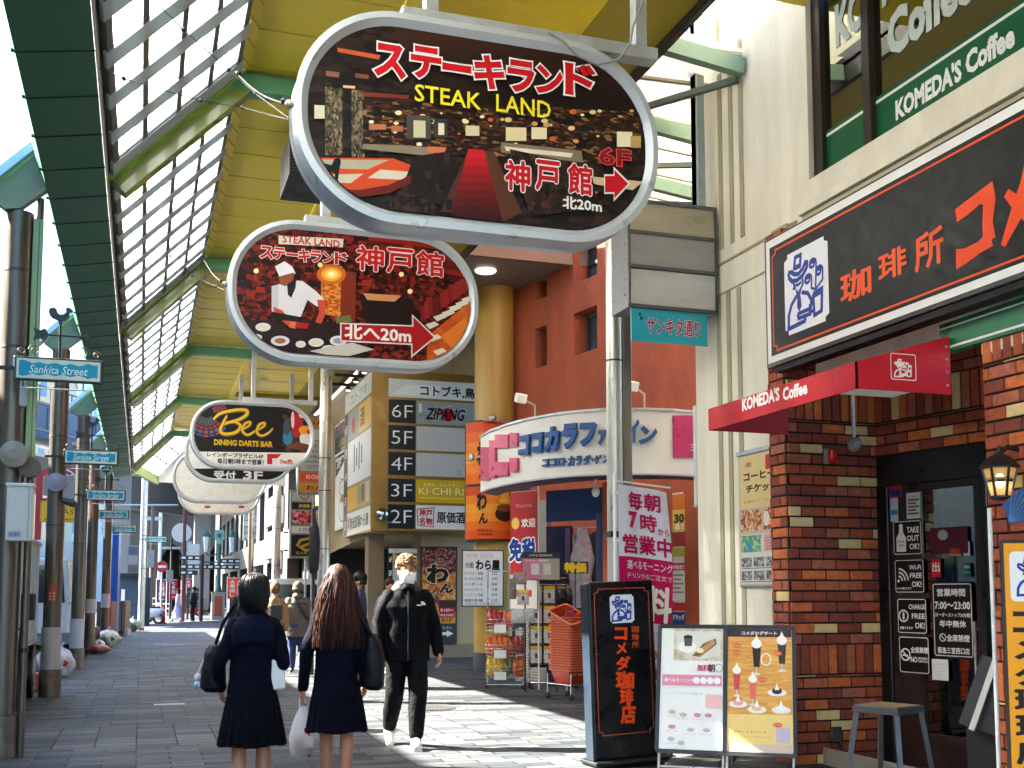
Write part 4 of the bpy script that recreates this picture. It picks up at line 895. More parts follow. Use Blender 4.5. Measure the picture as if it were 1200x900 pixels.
# emblem: a hatted figure with a steaming cup, in outline
def emblem(pc, cx, cz, w, h, fg, bg=None, lw=.045):
    f = lambda x, y: (cx + (x - .5) * w, cz + (y - .5) * h); L = lw * w
    if bg:
        n = .08; pc.poly([f(*q) for q in ((n, 0), (1 - n, 0), (1 - n, n * .6), (1, n), (1, 1 - n), (1 - n, 1 - n * .6), (1 - n, 1), (n, 1), (n, 1 - n * .6), (0, 1 - n), (0, n), (n, n * .6))], bg); pc.up()
    def l(pts, k=1., closed=False): pc.line([f(*q) for q in pts], L * k, fg, closed=closed)
    l([(.24, .80), (.27, .92), (.40, .92), (.38, .80)], 1.1, True); pc.poly([f(*q) for q in ((.24, .80), (.39, .80), (.4, .76), (.24, .76))], fg)
    l([(.10, .72), (.12, .77), (.18, .76), (.24, .72), (.34, .70), (.44, .74), (.50, .80), (.54, .79), (.53, .73), (.44, .66), (.30, .63), (.18, .65), (.10, .72)], 1.2)
    l([(.2, .64), (.24, .58), (.22, .55), (.27, .54)], .8); l([(.42, .65), (.44, .56), (.38, .50), (.30, .46), (.28, .52)], .8); l([(.26, .58), (.33, .57), (.4, .59)], .8)
    l([(.30, .46), (.26, .42), (.34, .44), (.38, .48)], .8); pc.poly([f(*q) for q in ((.30, .45), (.37, .45), (.40, .30), (.34, .24), (.29, .30))], fg)
    l([(.28, .44), (.16, .36), (.09, .24), (.08, .08), (.46, .10), (.48, .16)], 1.2); l([(.40, .46), (.54, .42), (.62, .32), (.60, .22), (.30, .22)], 1.1); l([(.30, .22), (.32, .16), (.62, .16)], 1.1)
    l([(.66, .38), (.86, .40), (.84, .14), (.68, .12), (.66, .38)], 1.1); pc.poly([f(*q) for q in ((.66, .38), (.86, .40), (.855, .34), (.663, .32))], fg); l([(.66, .28), (.58, .26), (.58, .18), (.67, .18)], .9)
    for (sx, sy, r) in ((.55, .58, .085), (.66, .74, .085), (.80, .62, .085)):
        l([(sx + r * (1 - k / 24) * math.cos(k * .5), sy + r * .75 * (1 - k / 24) * math.sin(k * .5)) for k in range(20)], .8)
        l([(sx + r, sy), (sx + r * .9, sy - .12), (.72, .42)], .7)
    if bg: pc.up(-1)

# ------------------------------------------------------------------ big cafe sign
XS = 4.95; q0 = at_x(897, 360, XS); zb = at_x(900, 432, XS).z; zt = at_x(896, 283, XS).z
t = thing('cafe_sign', (XS, q0.y, zb), R(-90), 'large black cafe sign with orange writing and a white emblem over the red awning', 'shop sign')
Wd, Hd = 4.6, zt - zb
b = MB(); b.box(0, Wd, 0, .16, 0, Hd, M('sign_black', '#111214', rough=.35)); b.build('casing', t, bevel=.006)
b = MB(); b.box(.1, Wd - .1, .02, .14, -.05, 0, dark)
for k in range(3): b.box(.5 + k * 1.3, .62 + k * 1.3, .16, .3, .3, .4, black_metal)
b.build('fixing_rail', t)
pc = Pic(t, -.001); pc.rect(.03, .035, Wd - .03, Hd - .02, '#e6e6e2'); pc.up(); pc.rect(.03 + .055, .09, Wd - .085, Hd - .085, '#121415'); pc.up()
i0 = .125; n = .05; x1 = Wd - i0; z1 = Hd - i0
pc.line([(i0 + n, i0), (x1 - n, i0), (x1 - n, i0 + n * .6), (x1, i0 + n), (x1, z1 - n), (x1 - n, z1 - n * .6), (x1 - n, z1), (i0 + n, z1), (i0 + n, z1 - n * .6), (i0, z1 - n), (i0, i0 + n), (i0 + n, i0 + n * .6)], .016, '#e0501a', closed=True); pc.up()
a = pc.p(920, 345); c = pc.p(971, 320); ez = (pc.p(946, 276)[1] + pc.p(946, 398)[1]) / 2
ez0, ez1 = pc.p(946, 385)[1], pc.p(946, 287)[1]; emblem(pc, (a[0] + c[0]) / 2, (ez0 + ez1) / 2, c[0] - a[0], ez1 - ez0, '#1c3a94', '#e8eaee', lw=.05); pc.up()
for ch, x, y, w, h in (('珈', 1003, 333, 35, 34), ('琲', 1046, 309, 32, 32), ('所', 1089, 292, 33, 42)): pc.tpx(ch, x - w / 2, y - h / 2, x + w / 2, y + h / 2, '#e8561c', bold=.025)
org = '#ee4a12'
def brush(pts, w): pc.line([pc.p(*q) for q in pts], [v * pc.sc(*pts[0])[1] for v in w], org)
brush([(1121, 253), (1132, 245), (1148, 232), (1158, 226), (1160, 236), (1158, 262), (1160, 282)], [16, 17, 15, 20, 19, 16, 19]); brush([(1121, 304), (1132, 300), (1148, 290), (1162, 279)], [24, 18, 14, 20])
brush([(1212, 178), (1205, 215), (1192, 250), (1176, 288)], [22, 24, 22, 8]); brush([(1180, 226), (1196, 242), (1216, 258)], [10, 18, 22])
for ch, x in (('ダ', 1270), ('珈', 1350), ('琲', 1440)):
    p = pc.p(x, 695 - (695 - 262) * (x - 165) / (1146 - 165)); pc.text(ch, p[0], p[1], .5, .62, org, bold=.03)
pc.build('sign_face')
# ------------------------------------------------------------------ red awning
q1 = at_x(1004, 455, 4.36); YA1 = q1.y; YA0 = at_x(830, 480, 4.36).y; zb = q1.z; L_ = YA0 - YA1
t = thing('awning', (4.36, YA0, zb), R(-90), 'red fabric awning with white lettering over the cafe entrance', 'awning')
redf = M('awning_red', '#bb0a1e', rough=.55, var=.08, scale=3, bump=.15, bscale=30)
vh = at_x(1004, 423, 4.36).z - zb; dp = 5.1 - 4.36; th = at_d(1108, 389, math.hypot(5.1, YA1) * math.cos(math.atan2(5.1, YA1) - YAW)).z - zb
b = MB(); b.box(0, L_, 0, .012, 0, vh, redf); b.build('valance', t)
b = MB(); b.add([(0, 0, vh), (L_, 0, vh), (L_, dp, th), (0, dp, th), (0, .01, vh - .012), (L_, .01, vh - .012), (L_, dp, th - .012), (0, dp, th - .012)], [(0, 1, 2, 3), (7, 6, 5, 4), (0, 4, 5, 1), (3, 2, 6, 7)], redf); b.build('canopy', t)
for u in (0.0, L_ - .012):
    b = MB(); b.add([(u, .0, 0), (u, dp, .0), (u, dp, th), (u, 0, vh), (u + .012, 0, 0), (u + .012, dp, 0), (u + .012, dp, th), (u + .012, 0, vh)], [(0, 1, 2, 3), (7, 6, 5, 4), (0, 4, 5, 1), (1, 5, 6, 2), (2, 6, 7, 3), (3, 7, 4, 0)], redf); b.build('side_panel', t)
b = MB(); b.box(.02, L_ - .02, .013, .03, .02, vh - .02, M('awning_inner', '#8a1420', rough=.7)); b.box(L_ - .24, L_ - .014, .03, dp * .6, .004, .012, white_pl); b.build('lining', t)
b2 = MB()
for k in range(4): b2.ball((L_ + .003, dp - .03, th * (.15 + .22 * k)), .009, steel, n=8, m=5)
b2.build('rivets', t)
pc = Pic(t, -.001); pc.tpx("KOMEDA'S", 869, 460, 913, 476, '#f0ece8', bold=.04); pc.tpx('Coffee', 917, 450, 946, 466, '#f0ece8', bold=.04); pc.build('face', 'lettering')
pc = fpic(t, (L_ + .001, 0, 0), R(90)); a = pc.p(1044, 430); c = pc.p(1073, 430); zc0, zc1 = pc.p(1058, 445)[1], pc.p(1058, 415)[1]
pc.line(rrect((a[0] + c[0]) / 2, (zc0 + zc1) / 2, c[0] - a[0], zc1 - zc0, .015), .006, '#eadcd0', closed=True); emblem(pc, (a[0] + c[0]) / 2, (zc0 + zc1) / 2 - .01, (c[0] - a[0]) * .86, (zc1 - zc0) * .8, '#eadcd0', None, lw=.05); pc.build('side_emblem')
# small fittings by the door
q = at_d(1001, 522, 8.95)
t = thing('security_camera', (q.x, q.y, q.z), 0, 'white dome ended camera on a stalk under the red awning', 'camera')
b = MB(); b.tube([(0, 0, .05), (0, 0, .42)], .014, alu_white, n=10); b.box(-.05, .05, -.05, .05, .42, .44, alu_white); b.build('stalk', t)
b = MB(); b.lathe([(0, -.04), (.035, -.04), (.05, -.02), (.05, .07), (.03, .09), (0, .09)], M('camera_grey', '#7d7f82', rough=.3), n=20); o = b.build('housing', t); o.rotation_euler = (R(80), 0, R(-25))
b = MB(); b.lathe([(0, -.062), (.022, -.06), (.03, -.045), (.032, -.04)], M('lens', '#c5cdd2', rough=.1, metal=.4), n=20); b.lathe([(0, -.066), (.01, -.065), (.012, -.06)], dark, n=12); o = b.build('lens', t); o.rotation_euler = (R(-100), 0, R(-25)); o.scale = (1, 1, -1)
q = at_y(971, 536, 8.16)
t = thing('alarm_lamp', (q.x, 8.16, q.z), 0, 'small red alarm lamp fixed on the brick pier', 'alarm lamp')
b = MB(); b.box(-.055, -.01, -.04, 0, -.06, .07, M('lamp_grey', '#8b8480', rough=.5)); b.build('base', t, bevel=.004)
b = MB(); b.box(-.03, .035, -.085, -.01, -.055, .06, M('lamp_red', '#d01c14', rough=.2, coat=.4)); b.build('cover', t, bevel=.012, seg=2)
# lantern
q = at_d(1172, 565, 6.9)
t = thing('wall_lantern', (q.x, q.y, q.z), R(-40), 'lit black carriage lantern on the bricks right of the door', 'lantern')
b = MB(); b.lathe([(.115, .085), (.12, .095), (.07, .15), (.05, .165), (.03, .175), (.012, .185), (.015, .2), (.008, .22), (0, .235)], black_metal, n=6, smooth=False); b.build('cap', t)
b = MB()
for k in range(6):
    a = R(60 * k); b.bar((.1 * math.cos(a), .1 * math.sin(a), .085), (.06 * math.cos(a), .06 * math.sin(a), -.09), .012, .012, black_metal)
b.lathe([(.0, -.12), (.045, -.11), (.066, -.095), (.066, -.085)], black_metal, n=6, smooth=False); b.build('cage', t)
b = MB(); b.lathe([(.058, -.085), (.097, .083)], milky('lantern_glass', '#f3dcae', .75, .25), n=6, smooth=False); b.build('glass', t)
b = MB(); b.ball((0, 0, .01), (.03, .03, .045), glow('lantern_bulb', '#ffdf9e', .9)); b.build('bulb', t)
b = MB(); b.tube([(0, 0, .18), (.05, .03, .22), (.13, .07, .2), (.17, .09, .12)], .016, black_metal, n=10); b.lathe([(0, 0), (.07, 0), (.075, .01), (.05, .03), (0, .035)], black_metal, c=(0, 0, 0)); b.build('bracket', t)
# blue pleated hanging sign and orange standing banner at the right edge
q = at_d(1194, 595, 6.75)
t = thing('blue_fan_sign', (q.x, q.y, q.z), R(-20), 'blue pleated paper panel hanging below the lantern', 'sign')
b = MB(); b.prism([(-.06, -.1), (.14, -.06), (.16, .16), (.02, .12), (-.1, .02)], -.01, .0, M('fan_blue', '#17497f', rough=.5)); b.build('panel', t)
b = MB()
for k in range(9):
    a = R(20 + 14 * k); b.bar((-.07, -.014, -.09), (-.07 + .2 * math.cos(a * .62), -.014, -.09 + .2 * math.sin(a * .62)), .006, .004, M('fan_fold', '#4f7fae'))
b.build('folds', t)
q = at_d(1174, 640, 7.6); q2 = at_d(1215, 900, 7.35)
t = thing('orange_banner', (at_d(1174, 700, 6.75).x, at_d(1174, 700, 6.75).y, 0), R(-30), 'orange standing board with black brush writing at the right edge', 'board')
b = MB(); b.box(0, .6, 0, .03, .28, 1.74, M('banner_frame', '#2b2018', rough=.5)); b.build('frame', t, bevel=.006)
b = MB(); b.box(.08, .12, .03, .06, 0, 1.2, black_metal); b.box(.46, .5, .03, .06, 0, 1.2, black_metal); b.box(.02, .58, -.1, .2, 0, .03, black_metal); b.build('stand', t)
pc = Pic(t, -.001); pc.rect(.02, .3, .58, 1.72, '#eda11e'); pc.up(); pc.poly(rrect(.2, 1.52, .3, .3, .03), '#e9eaea'); pc.up(); emblem(pc, .2, 1.52, .26, .27, '#1c3a94', None, lw=.05); pc.vtext('コメダ珈琲店', .15, .4, 1.32, .19, '#1c140c', bold=.04); pc.vtext('珈琲所', .34, .95, 1.32, .09, '#1c140c', bold=.02); pc.build('board_face')
b = MB(); q = at_d(1163, 690, 6.95); b.cyl(0, 0, 0, 1.95, .014, white_pl, n=12); o = b.build('white_pole'); o.location = (q.x, q.y, 0); tag(o, 'thin white pole standing beside the orange board', 'pole')
# stool
q = at_d(1041, 828, 7.55)
t = thing('bar_stool', (q.x, q.y, 0), R(22), 'tall square stool with dark metal frame and wooden seat before the bricks', 'stool')
zs = .62; sw = .17; gm = M('stool_metal', '#4a4d50', rough=.4, metal=.6, var=.15)
b = MB(); b.box(-sw, sw, -sw, sw, zs, zs + .045, gm); b.build('seat_frame', t, bevel=.004)
b = MB(); b.box(-sw + .02, sw - .02, -sw + .02, sw - .02, zs + .03, zs + .05, M('seat_wood', '#8a7552', rough=.55, var=.35, scale=5, stretch=(1, 8, 1))); b.build('seat', t)
for sx in (-1, 1):
    for sy in (-1, 1):
        b = MB(); b.bar((sx * (sw - .02), sy * (sw - .02), zs), (sx * (sw + .05), sy * (sw + .05), 0), .03, .03, gm); b.build('leg', t)
b = MB(); z = .2
for s1, s2 in (((-1, -1), (1, -1)), ((1, -1), (1, 1)), ((1, 1), (-1, 1)), ((-1, 1), (-1, -1))): b.bar((s1[0] * (sw + .025), s1[1] * (sw + .025), z), (s2[0] * (sw + .025), s2[1] * (sw + .025), z), .02, .02, gm)
b.build('foot_rail', t)
q = at_y(978, 860, 8.15)
t = thing('wall_outlet', (q.x, 8.15, q.z), 0, 'dark outlet box with a cable low on the brick pier', 'outlet'); b = MB(); b.box(-.05, .05, -.04, 0, -.06, .06, M('outlet_grey', '#3b3735', rough=.5)); b.build('box', t, bevel=.006); b = MB(); b.tube([(.02, -.03, -.06), (.06, -.05, -.2), (.12, -.08, -.32), (.2, -.06, -.34)], .008, black_plastic, n=6); b.build('cable', t)
q = at_d(1158, 760, 7.7)
t = thing('folded_board', (q.x, q.y, .0), R(-60), 'folded silver and black board leaning by the cafe door', 'folded board'); b = MB(); b.obox((0, 0, .72), (.26, .04, .5), (R(-14), R(16), 0), black_metal); b.obox((0, .1, .3), (.3, .3, .6), (0, 0, 0), dark); b.build('board', t); b = MB(); b.obox((-.02, -.05, .72), (.04, .05, .5), (R(-14), R(16), 0), steel); b.build('edge_rail', t)
# notice board on the cream wall
Yn0, Yn1 = at_x(866, 610, XW - .03).y, 8.46
t = thing('notice_board', (XW - .03, Yn0, at_x(866, 688, XW - .03).z), R(-90), 'aluminium framed notice board with cafe posters on the cream wall', 'notice board')
Hn = at_x(866, 535, XW - .03).z - t.location.z; Wn = Yn0 - Yn1
b = MB(); b.box(0, Wn, 0, .03, 0, Hn, steel); b.box(-.01, Wn, -.02, .03, Hn, Hn + .04, galv); b.build('frame', t, bevel=.004)
pc = Pic(t, -.001); pc.rect(.02, .02, Wn - .01, Hn - .015, '#cfc5b4'); pc.up(); pc.rect(.03, Hn * .60, Wn - .02, Hn - .02, '#dcc386'); pc.rect(.03, Hn * .40, Wn - .02, Hn * .59, '#c9b59c'); pc.rect(.03, .03, Wn - .02, Hn * .39, '#d6d2ca'); pc.up()
pc.text('コーヒー', Wn * .38, Hn * .83, Wn * .55, .075, '#1c1714', bold=.045); pc.text('チケット', Wn * .42, Hn * .735, Wn * .55, .08, '#1c1714', bold=.045); pc.text('お得な', Wn * .2, Hn * .92, .11, .05, '#3a2418', bold=.02); pc.rect(Wn * .5, Hn * .86, Wn * .85, Hn * .97, '#b9362c'); pc.text('お得なコーヒー券', Wn * .4, Hn * .64, Wn * .6, .03, '#a06a2c')
pf = photo('print_food', ['#5a2a1c', '#b0603c', '#d8a878', '#e8dcc8'], 16); pc.rect(.04, Hn * .42, Wn * .42, Hn * .58, pf); pc.rect(Wn * .45, Hn * .42, Wn * .9, Hn * .58, pf); pc.poly(ell(Wn * .5, Hn * .5, .05, .07), '#e8dcd0')
pc.rect(.04, Hn * .26, Wn * .4, Hn * .385, photo('print_map', ['#3a86b4', '#4f9a64', '#7ab87a', '#d8d0b0'], 14)); pc.rect(Wn * .45, Hn * .26, Wn * .9, Hn * .385, '#d9a6a6')
for k in range(4):
    for j in range(2): pc.rect(.04 + k * Wn * .22, Hn * (.05 + .1 * j), .04 + k * Wn * .22 + Wn * .19, Hn * (.12 + .1 * j), photo('print_views', ['#2c3438', '#6f5a4c', '#8a969a', '#d0d4d4'], 24))
pc.up(); pc.poly(ell(Wn * .2, Hn * .29, .04, .04), '#3a86b4')
for k in range(5): pc.rect(Wn * .48, Hn * (.275 + .02 * k), Wn * (.85 - .06 * (k % 2)), Hn * (.282 + .02 * k), '#b56a6a')
for j in range(2): pc.rect(.05, Hn * (.036 + .1 * j), Wn * .85, Hn * (.043 + .1 * j), '#7a756e')
pc.build('posters')
# light box and Sankita-dori sign at the corner
YL = 9.8; q0 = at_y(736, 355, YL); q1 = at_y(838, 247, YL); w = q1.x - q0.x; h = q1.z - q0.z
t = thing('light_box', (q0.x, YL, q0.z), 0, 'blank grey three panel light box hung from the right hand post', 'light box')
b = MB(); b.box(0, w, 0, .4, -.04, h + .02, M('box_frame', '#7b7e7e', rough=.45, metal=.4, var=.2)); b.build('casing', t, bevel=.006)
b = MB()
for z in (-.04, h * .345, h * .68, h * .99): b.box(-.004, w + .004, -.025, 0, z, z + .035, M('rail_grey', '#565a5c', rough=.4, metal=.4))
for x in (0, w - .02): b.box(x, x + .02, -.024, 0, -.03, h, M('rail_grey', '#565a5c'))
b.build('rails', t)
for k, c in enumerate(('#b8b8b6', '#8e8d8b', '#a09682')):
    b = MB(); b.box(.02, w - .02, -.01, 0, h * .345 * k + .0, h * .345 * (k + 1) - .01, M('box_panel_%d' % k, c, rough=.35, var=.2, scale=2.5, stretch=(.4, 1, 2))); b.build('panel', t)
b = MB()
for k in range(3):
    for j in (.1, .25): b.ball((-.004, .06, h * .345 * k + j), .012, steel, n=8, m=5); b.ball((-.004, .34, h * .345 * k + j), .012, steel, n=8, m=5)
b.build('rivets', t)
b = MB(); xq = at_y(822, 100, YL).x - q0.x; b.box(xq - .05, xq + .05, .04, .14, h, 3.2, M('post_grey_green', '#93a19f', rough=.45, var=.15)); b.box(xq - .05, xq - .03, .03, .15, h, 3.2, M('post_edge', '#b3bfbb', rough=.4)); b.build('hanger_post', t)
b = MB(); b.bar((RP.x - q0.x, RP.y - YL, h * .7), (.1, .2, h * .7), .08, .1, galv); b.bar((RP.x - q0.x, RP.y - YL, h * .3), (.1, .2, h * .3), .08, .1, galv); b.build('bracket', t)
q0b = at_y(740, 399, YL); q1b = at_y(829, 368, YL)
t = thing('street_name_sign', ((q0b.x + q1b.x) / 2, YL, (q0b.z + q1b.z) / 2), 0, 'teal street sign in red Japanese lettering hanging under the light box', 'street sign')
w = (q1b.x - q0b.x) / 2; h = (q1b.z - q0b.z) / 2
b = MB(); b.box(-w, w, 0, .02, -h, h, M('teal_panel', '#22a3b8', rough=.35, var=.06)); b.build('panel', t, bevel=.003)
b = MB()
for x in (-w * .68, w * .6): b.tube([(x, .01, h), (x, .01, h + .1)], .008, black_metal, n=6); b.ball((x, .01, h + .03), .018, black_metal, n=8, m=6)
b.build('hanger', t)
pc = Pic(t, -.001); pc.text('サンキタ通り', w * .1, 0, w * 1.4, h * .95, '#b01c44', bold=.02, outline='#f0dfe4', ow=.03); pc.poly(ell(-w * .78, h * .62, .012, .02), '#134a3c'); pc.poly(ell(-w * .74, h * .4, .014, .02), '#134a3c'); pc.build('sign_face')
q = at_y(700, 372, YL); b = MB(); b.box(-.0, .34, .0, .1, 0, .05, white_pl); o = b.build('tube_lamp'); o.location = at_y(763, 365, YL + .1); tag(o, 'white tube lamp tucked under the blank light box', 'lamp')

# ------------------------------------------------------------------ terracotta building
TY = R(-78.5); TO = Vector((6.5, 20, 0))
tb = thing('terracotta_building', TO, TY, 'terracotta rendered building with deep set windows above the drugstore', 'building')
tr = M('terracotta', '#a64e2c', rough=.85, var=.36, scale=2.4, bump=.5, bscale=30, stretch=(1, 1, .4)); fr = Fr(TO, TY); P = Pic(fr, 0).p
hs = []
for (x0, y0, x1, y1) in ((627, 304, 641, 350), (627, 384, 641, 430), (672, 284, 700, 330), (672, 366, 700, 412)):
    a, c = P(x0, y0), P(x1, y1); za = (P((x0 + x1) / 2, y0 - 1)[1]); zc_ = P((x0 + x1) / 2, y1)[1]; hs.append((a[0], c[0], zc_, za))
zs0 = (hs[0][2] + hs[2][2]) / 2; hs = [(h[0], h[1], *( (hs[0][2], hs[0][3]) if i % 2 == 0 else (hs[1][2], hs[1][3]))) for i, h in enumerate(hs)]
b = MB(); b.holes(0, 8.2, 2.4, 9.2, hs, tr, depth=.34, rev=tr); b.holes(3.2, 8.2, 0, 2.4, [], tr); b.build('rendered_wall', tb)
b = MB(); b.box(-.01, 8.2, .36, .6, 3.2, 9.2, M('terra_core', '#3a2018', rough=.9)); b.add([(0, 0, 2.4), (0, 3, 2.4), (0, 3, 9.2), (0, 0, 9.2)], [(0, 1, 2, 3)], tr); b.build('core', tb)
for i, h in enumerate(hs):
    m = MB(); fb = M('frame_dark', '#33363a', rough=.4); m.box(h[0], h[0] + .06, .28, .33, h[2], h[3], fb); m.box(h[1] - .06, h[1], .28, .33, h[2], h[3], fb); m.box(h[0], h[1], .28, .33, h[2], h[2] + .06, fb); m.box(h[0], h[1], .28, .33, h[3] - .06, h[3], fb); m.box(h[0], h[1], .28, .33, (h[2] + h[3]) / 2 - .03, (h[2] + h[3]) / 2 + .03, fb)
    o = m.build('window', tb); m = MB(); m.box(h[0], h[1], .32, .326, h[2], h[3], M('pane_grey', '#46575a', rough=.1, spec=.9, var=.3, scale=20) if i != 3 else M('pane_grey', '#46575a')); m.build('pane', o)
    if i == 3: m = MB(); m.box((h[0] + h[1]) / 2, h[1] - .06, .30, .315, h[2] + .06, h[3] - .2, M('pane_white', '#dfe3e2', rough=.3)); m.build('blind', o)
b = MB(); b.box(0, 8.2, -.03, 0, 3.62, 3.7, tr); b.box(-.03, .06, -.03, .05, 2.4, 9.2, M('quoin', '#8f4630', rough=.8, var=.4, scale=3)); b.build('edge_trim', tb)
# posters and door at the right end of the terracotta wall
pc = Pic(fr, -.004); pc.root = tb
pc.rpx(788, 578, 803, 740, '#c9bfb0'); pc.up(); pc.rpx(788, 580, 803, 598, '#c8641e'); pc.rpx(788, 598, 803, 622, '#c9a93a'); pc.rpx(788, 624, 803, 640, '#8f2a22'); pc.rpx(788, 642, 803, 652, '#a59a3a'); pc.rpx(788, 660, 803, 668, '#b92a34'); pc.rpx(788, 670, 803, 704, '#dcd8d0'); pc.rpx(788, 706, 803, 716, '#c22a3a'); pc.rpx(788, 717, 803, 738, '#24407a')
pc.up(); pc.tpx('30', 790, 602, 802, 613, '#2a1c12', bold=.05); pc.tpx('る！', 790, 614, 801, 621, '#f0e8d0', bold=.03); pc.tpx('P限定！', 789, 662, 802, 667, '#f4e8e4', bold=.02); pc.tpx('ドラッグ', 789, 720, 802, 727, '#f0f0f0', bold=.03)
for k in range(5): pc.rpx(789, 673 + k * 5, 801 - (k % 2) * 3, 675 + k * 5, '#8a857c')
pc.up(-2); pc.rpx(788, 742, 820, 770, '#b9a89c'); pc.up(); pc.rpx(790, 744, 803, 768, '#a06a70'); pc.rpx(805, 746, 818, 766, '#c9c4ba'); pc.build('posters', 'poster_lettering')
b = MB(); a = P(821, 680); c = P(830, 860); b.box(a[0], c[0] + .3, -.02, .1, 0, P(824, 682)[1], M('door_dark', '#101013', rough=.5)); b.build('side_door', tb)
q0 = at_d(816, 594, 12.0); q1 = at_d(822, 473, 12.0); t = thing('pipe_cover', (q0.x, q0.y, q0.z), R(-10), 'grey white vertical cover strip at the end of the curved white fascia', 'cover strip'); b = MB(); b.box(0, q1.x - q0.x + .02, 0, .08, 0, q1.z - q0.z, M('strip_white', '#c9cfcf', rough=.4)); b.box(-.004, q1.x - q0.x + .024, -.01, .09, 0, .03, galv); b.build('strip', t, bevel=.006); b = MB(); b.box(0, .3, .02, .06, .3, .36, galv); b.box(0, .3, .02, .06, .8, .86, galv); b.build('bracket', t)

# ------------------------------------------------------------------ drugstore: curved fascia
FZ0, FZ1 = 2.86, 3.66
pts = []
for x, d in ((563, 16.0), (575, 15.4), (590, 14.95), (610, 14.5), (630, 14.2), (655, 13.9), (680, 13.72), (705, 13.6), (730, 13.55), (760, 13.55), (790, 13.62), (820, 13.8)):
    q = at_d(x, 600, d); pts.append((q.x, q.y))
t = thing('drugstore_sign', (pts[7][0], pts[7][1], 0), 0, 'curved white drugstore fascia with raised blue letters and pink logo blocks', 'shop sign')
fp = [(p[0] - pts[7][0], p[1] - pts[7][1]) for p in pts]; wf_ = M('fascia_white', '#dcd9d2', rough=.4, var=.07, scale=2)
b = MB(); n = len(fp); vs = [(x, y, FZ0) for x, y in fp] + [(x, y, FZ1) for x, y in fp] + [(x + .4, y + .5, FZ0) for x, y in fp] + [(x + .4, y + .5, FZ1) for x, y in fp]
b.add(vs, [(i, i + 1, i + 1 + n, i + n) for i in range(n - 1)], wf_, True); b.add(vs, [(i + n, i + n + 1, i + 3 * n + 1, i + 3 * n) for i in range(n - 1)], wf_); b.add(vs, [(i, i + 2 * n, i + 2 * n + 1, i + 1) for i in range(n - 1)], M('soffit_purple', '#3b2c4a', rough=.5)); b.add(vs, [(0, n, 3 * n, 2 * n), (n - 1, 3 * n - 1, 4 * n - 1, 2 * n - 1)], wf_); b.build('fascia', t)
b = MB()
for i in range(n - 1): b.bar((*fp[i], FZ1), (*fp[i+1], FZ1), .04, .03, galv); b.bar((*fp[i], FZ0), (*fp[i+1], FZ0), .03, .02, galv)
b.build('edge_trim', t)
def on_fascia(x):
    for i in range(n - 1):
        x0 = 0
    best = min(range(400), key=lambda k: abs(_px(_fp(k / 399)) - x)); k = best / 399; p = _fp(k); q = _fp(min(1, k + .01)); o = _fp(max(0, k - .01)); return p, math.atan2(q[1] - o[1], q[0] - o[0])
def _fp(tt): f = tt * (n - 1); i = min(int(f), n - 2); f -= i; return (pts[i][0] + (pts[i+1][0] - pts[i][0]) * f, pts[i][1] + (pts[i+1][1] - pts[i][1]) * f)
def _px(p): v = Vector((p[0], p[1], 0)); return 600 + FOC * v.dot(_R) / (v.dot(_FW))
blue_l = M('letter_blue', '#1d4f8f', rough=.35, var=.05)
LET = MB()
def fchar(ch, x, y, wpx, hpx, ext=.05, bold=.06, mb=None, mat=None, shear=0.1):
    p, a = on_fascia(x); d = Vector((p[0], p[1], 0)).dot(_FW); s = d / FOC; z = at_d(x, y, d).z; v, f = glyphs(ch, bold, shear, 2, .1)
    xs = [q[0] for q in v]; zz = [q[1] for q in v]; cx, cz_ = (min(xs) + max(xs)) / 2, (min(zz) + max(zz)) / 2; ux = wpx * s / max(.3, math.cos(a + YAW)) / (max(xs) - min(xs)); uz = hpx * s / (max(zz) - min(zz)); o = []
    for q in v:
        u = (q[0] - cx) * ux; dep = -.01 - ext / 2 - q[2] / .1 * ext / 2
        o.append((p[0] - pts[7][0] + u * math.cos(a) - dep * math.sin(a), p[1] - pts[7][1] + u * math.sin(a) + dep * math.cos(a), z + (q[1] - cz_) * uz))
    (mb or LET).add(o, f, mat or blue_l)
for ch, x, y, w, h in (('コ', 618, 520, 13, 24), ('コ', 633, 517, 13, 24), ('カ', 650, 513, 17, 30), ('ラ', 671, 509, 17, 30), ('フ', 692, 507, 19, 28), ('ァ', 708, 511, 11, 18), ('イ', 744, 503, 14, 28), ('ン', 761, 508, 22, 22)): fchar(ch, x, y, w, h)
LET.build('raised_letters', t)
b = MB()
for ch, x, w, h in (('コ', 641, 8, 9), ('コ', 650, 8, 9), ('ロ', 659, 8, 9), ('、', 665, 3, 4), ('カ', 671, 8, 12), ('ラ', 680, 7, 11), ('ダ', 690, 9, 12), ('、', 696, 3, 4), ('ゲ', 702, 9, 11), ('ン', 711, 8, 10), ('キ', 722, 8, 11), ('に', 732, 8, 10)): fchar(ch, x, 541 - (x - 641) * .07, w, h, .02, .04, b)
b.build('slogan_letters', t)
b = MB(); m2 = M('logo_pink', '#d04a72', rough=.35); m3 = M('logo_magenta', '#b81f5c', rough=.35)
def fblock(x0, x1, y0, y1, mat, ext=.04):
    vs = []; k = 6
    for i in range(k + 1):
        x = x0 + (x1 - x0) * i / k; p, a = on_fascia(x); d = Vector((p[0], p[1], 0)).dot(_FW); f = (x - 690) / 255
        for y in (y0, y1):
            z = at_d(x, y, d).z
            for e in (-.004, -ext): vs.append((p[0] - pts[7][0] - e * math.sin(a), p[1] - pts[7][1] + e * math.cos(a), z))
    fs = []
    for i in range(k):
        o = i * 4; fs += [(o + 1, o + 5, o + 7, o + 3), (o, o + 4, o + 5, o + 1), (o + 2, o + 3, o + 7, o + 6)]
    fs += [(0, 1, 3, 2), (k * 4, k * 4 + 2, k * 4 + 3, k * 4 + 1)]; b.add(vs, fs, mat)
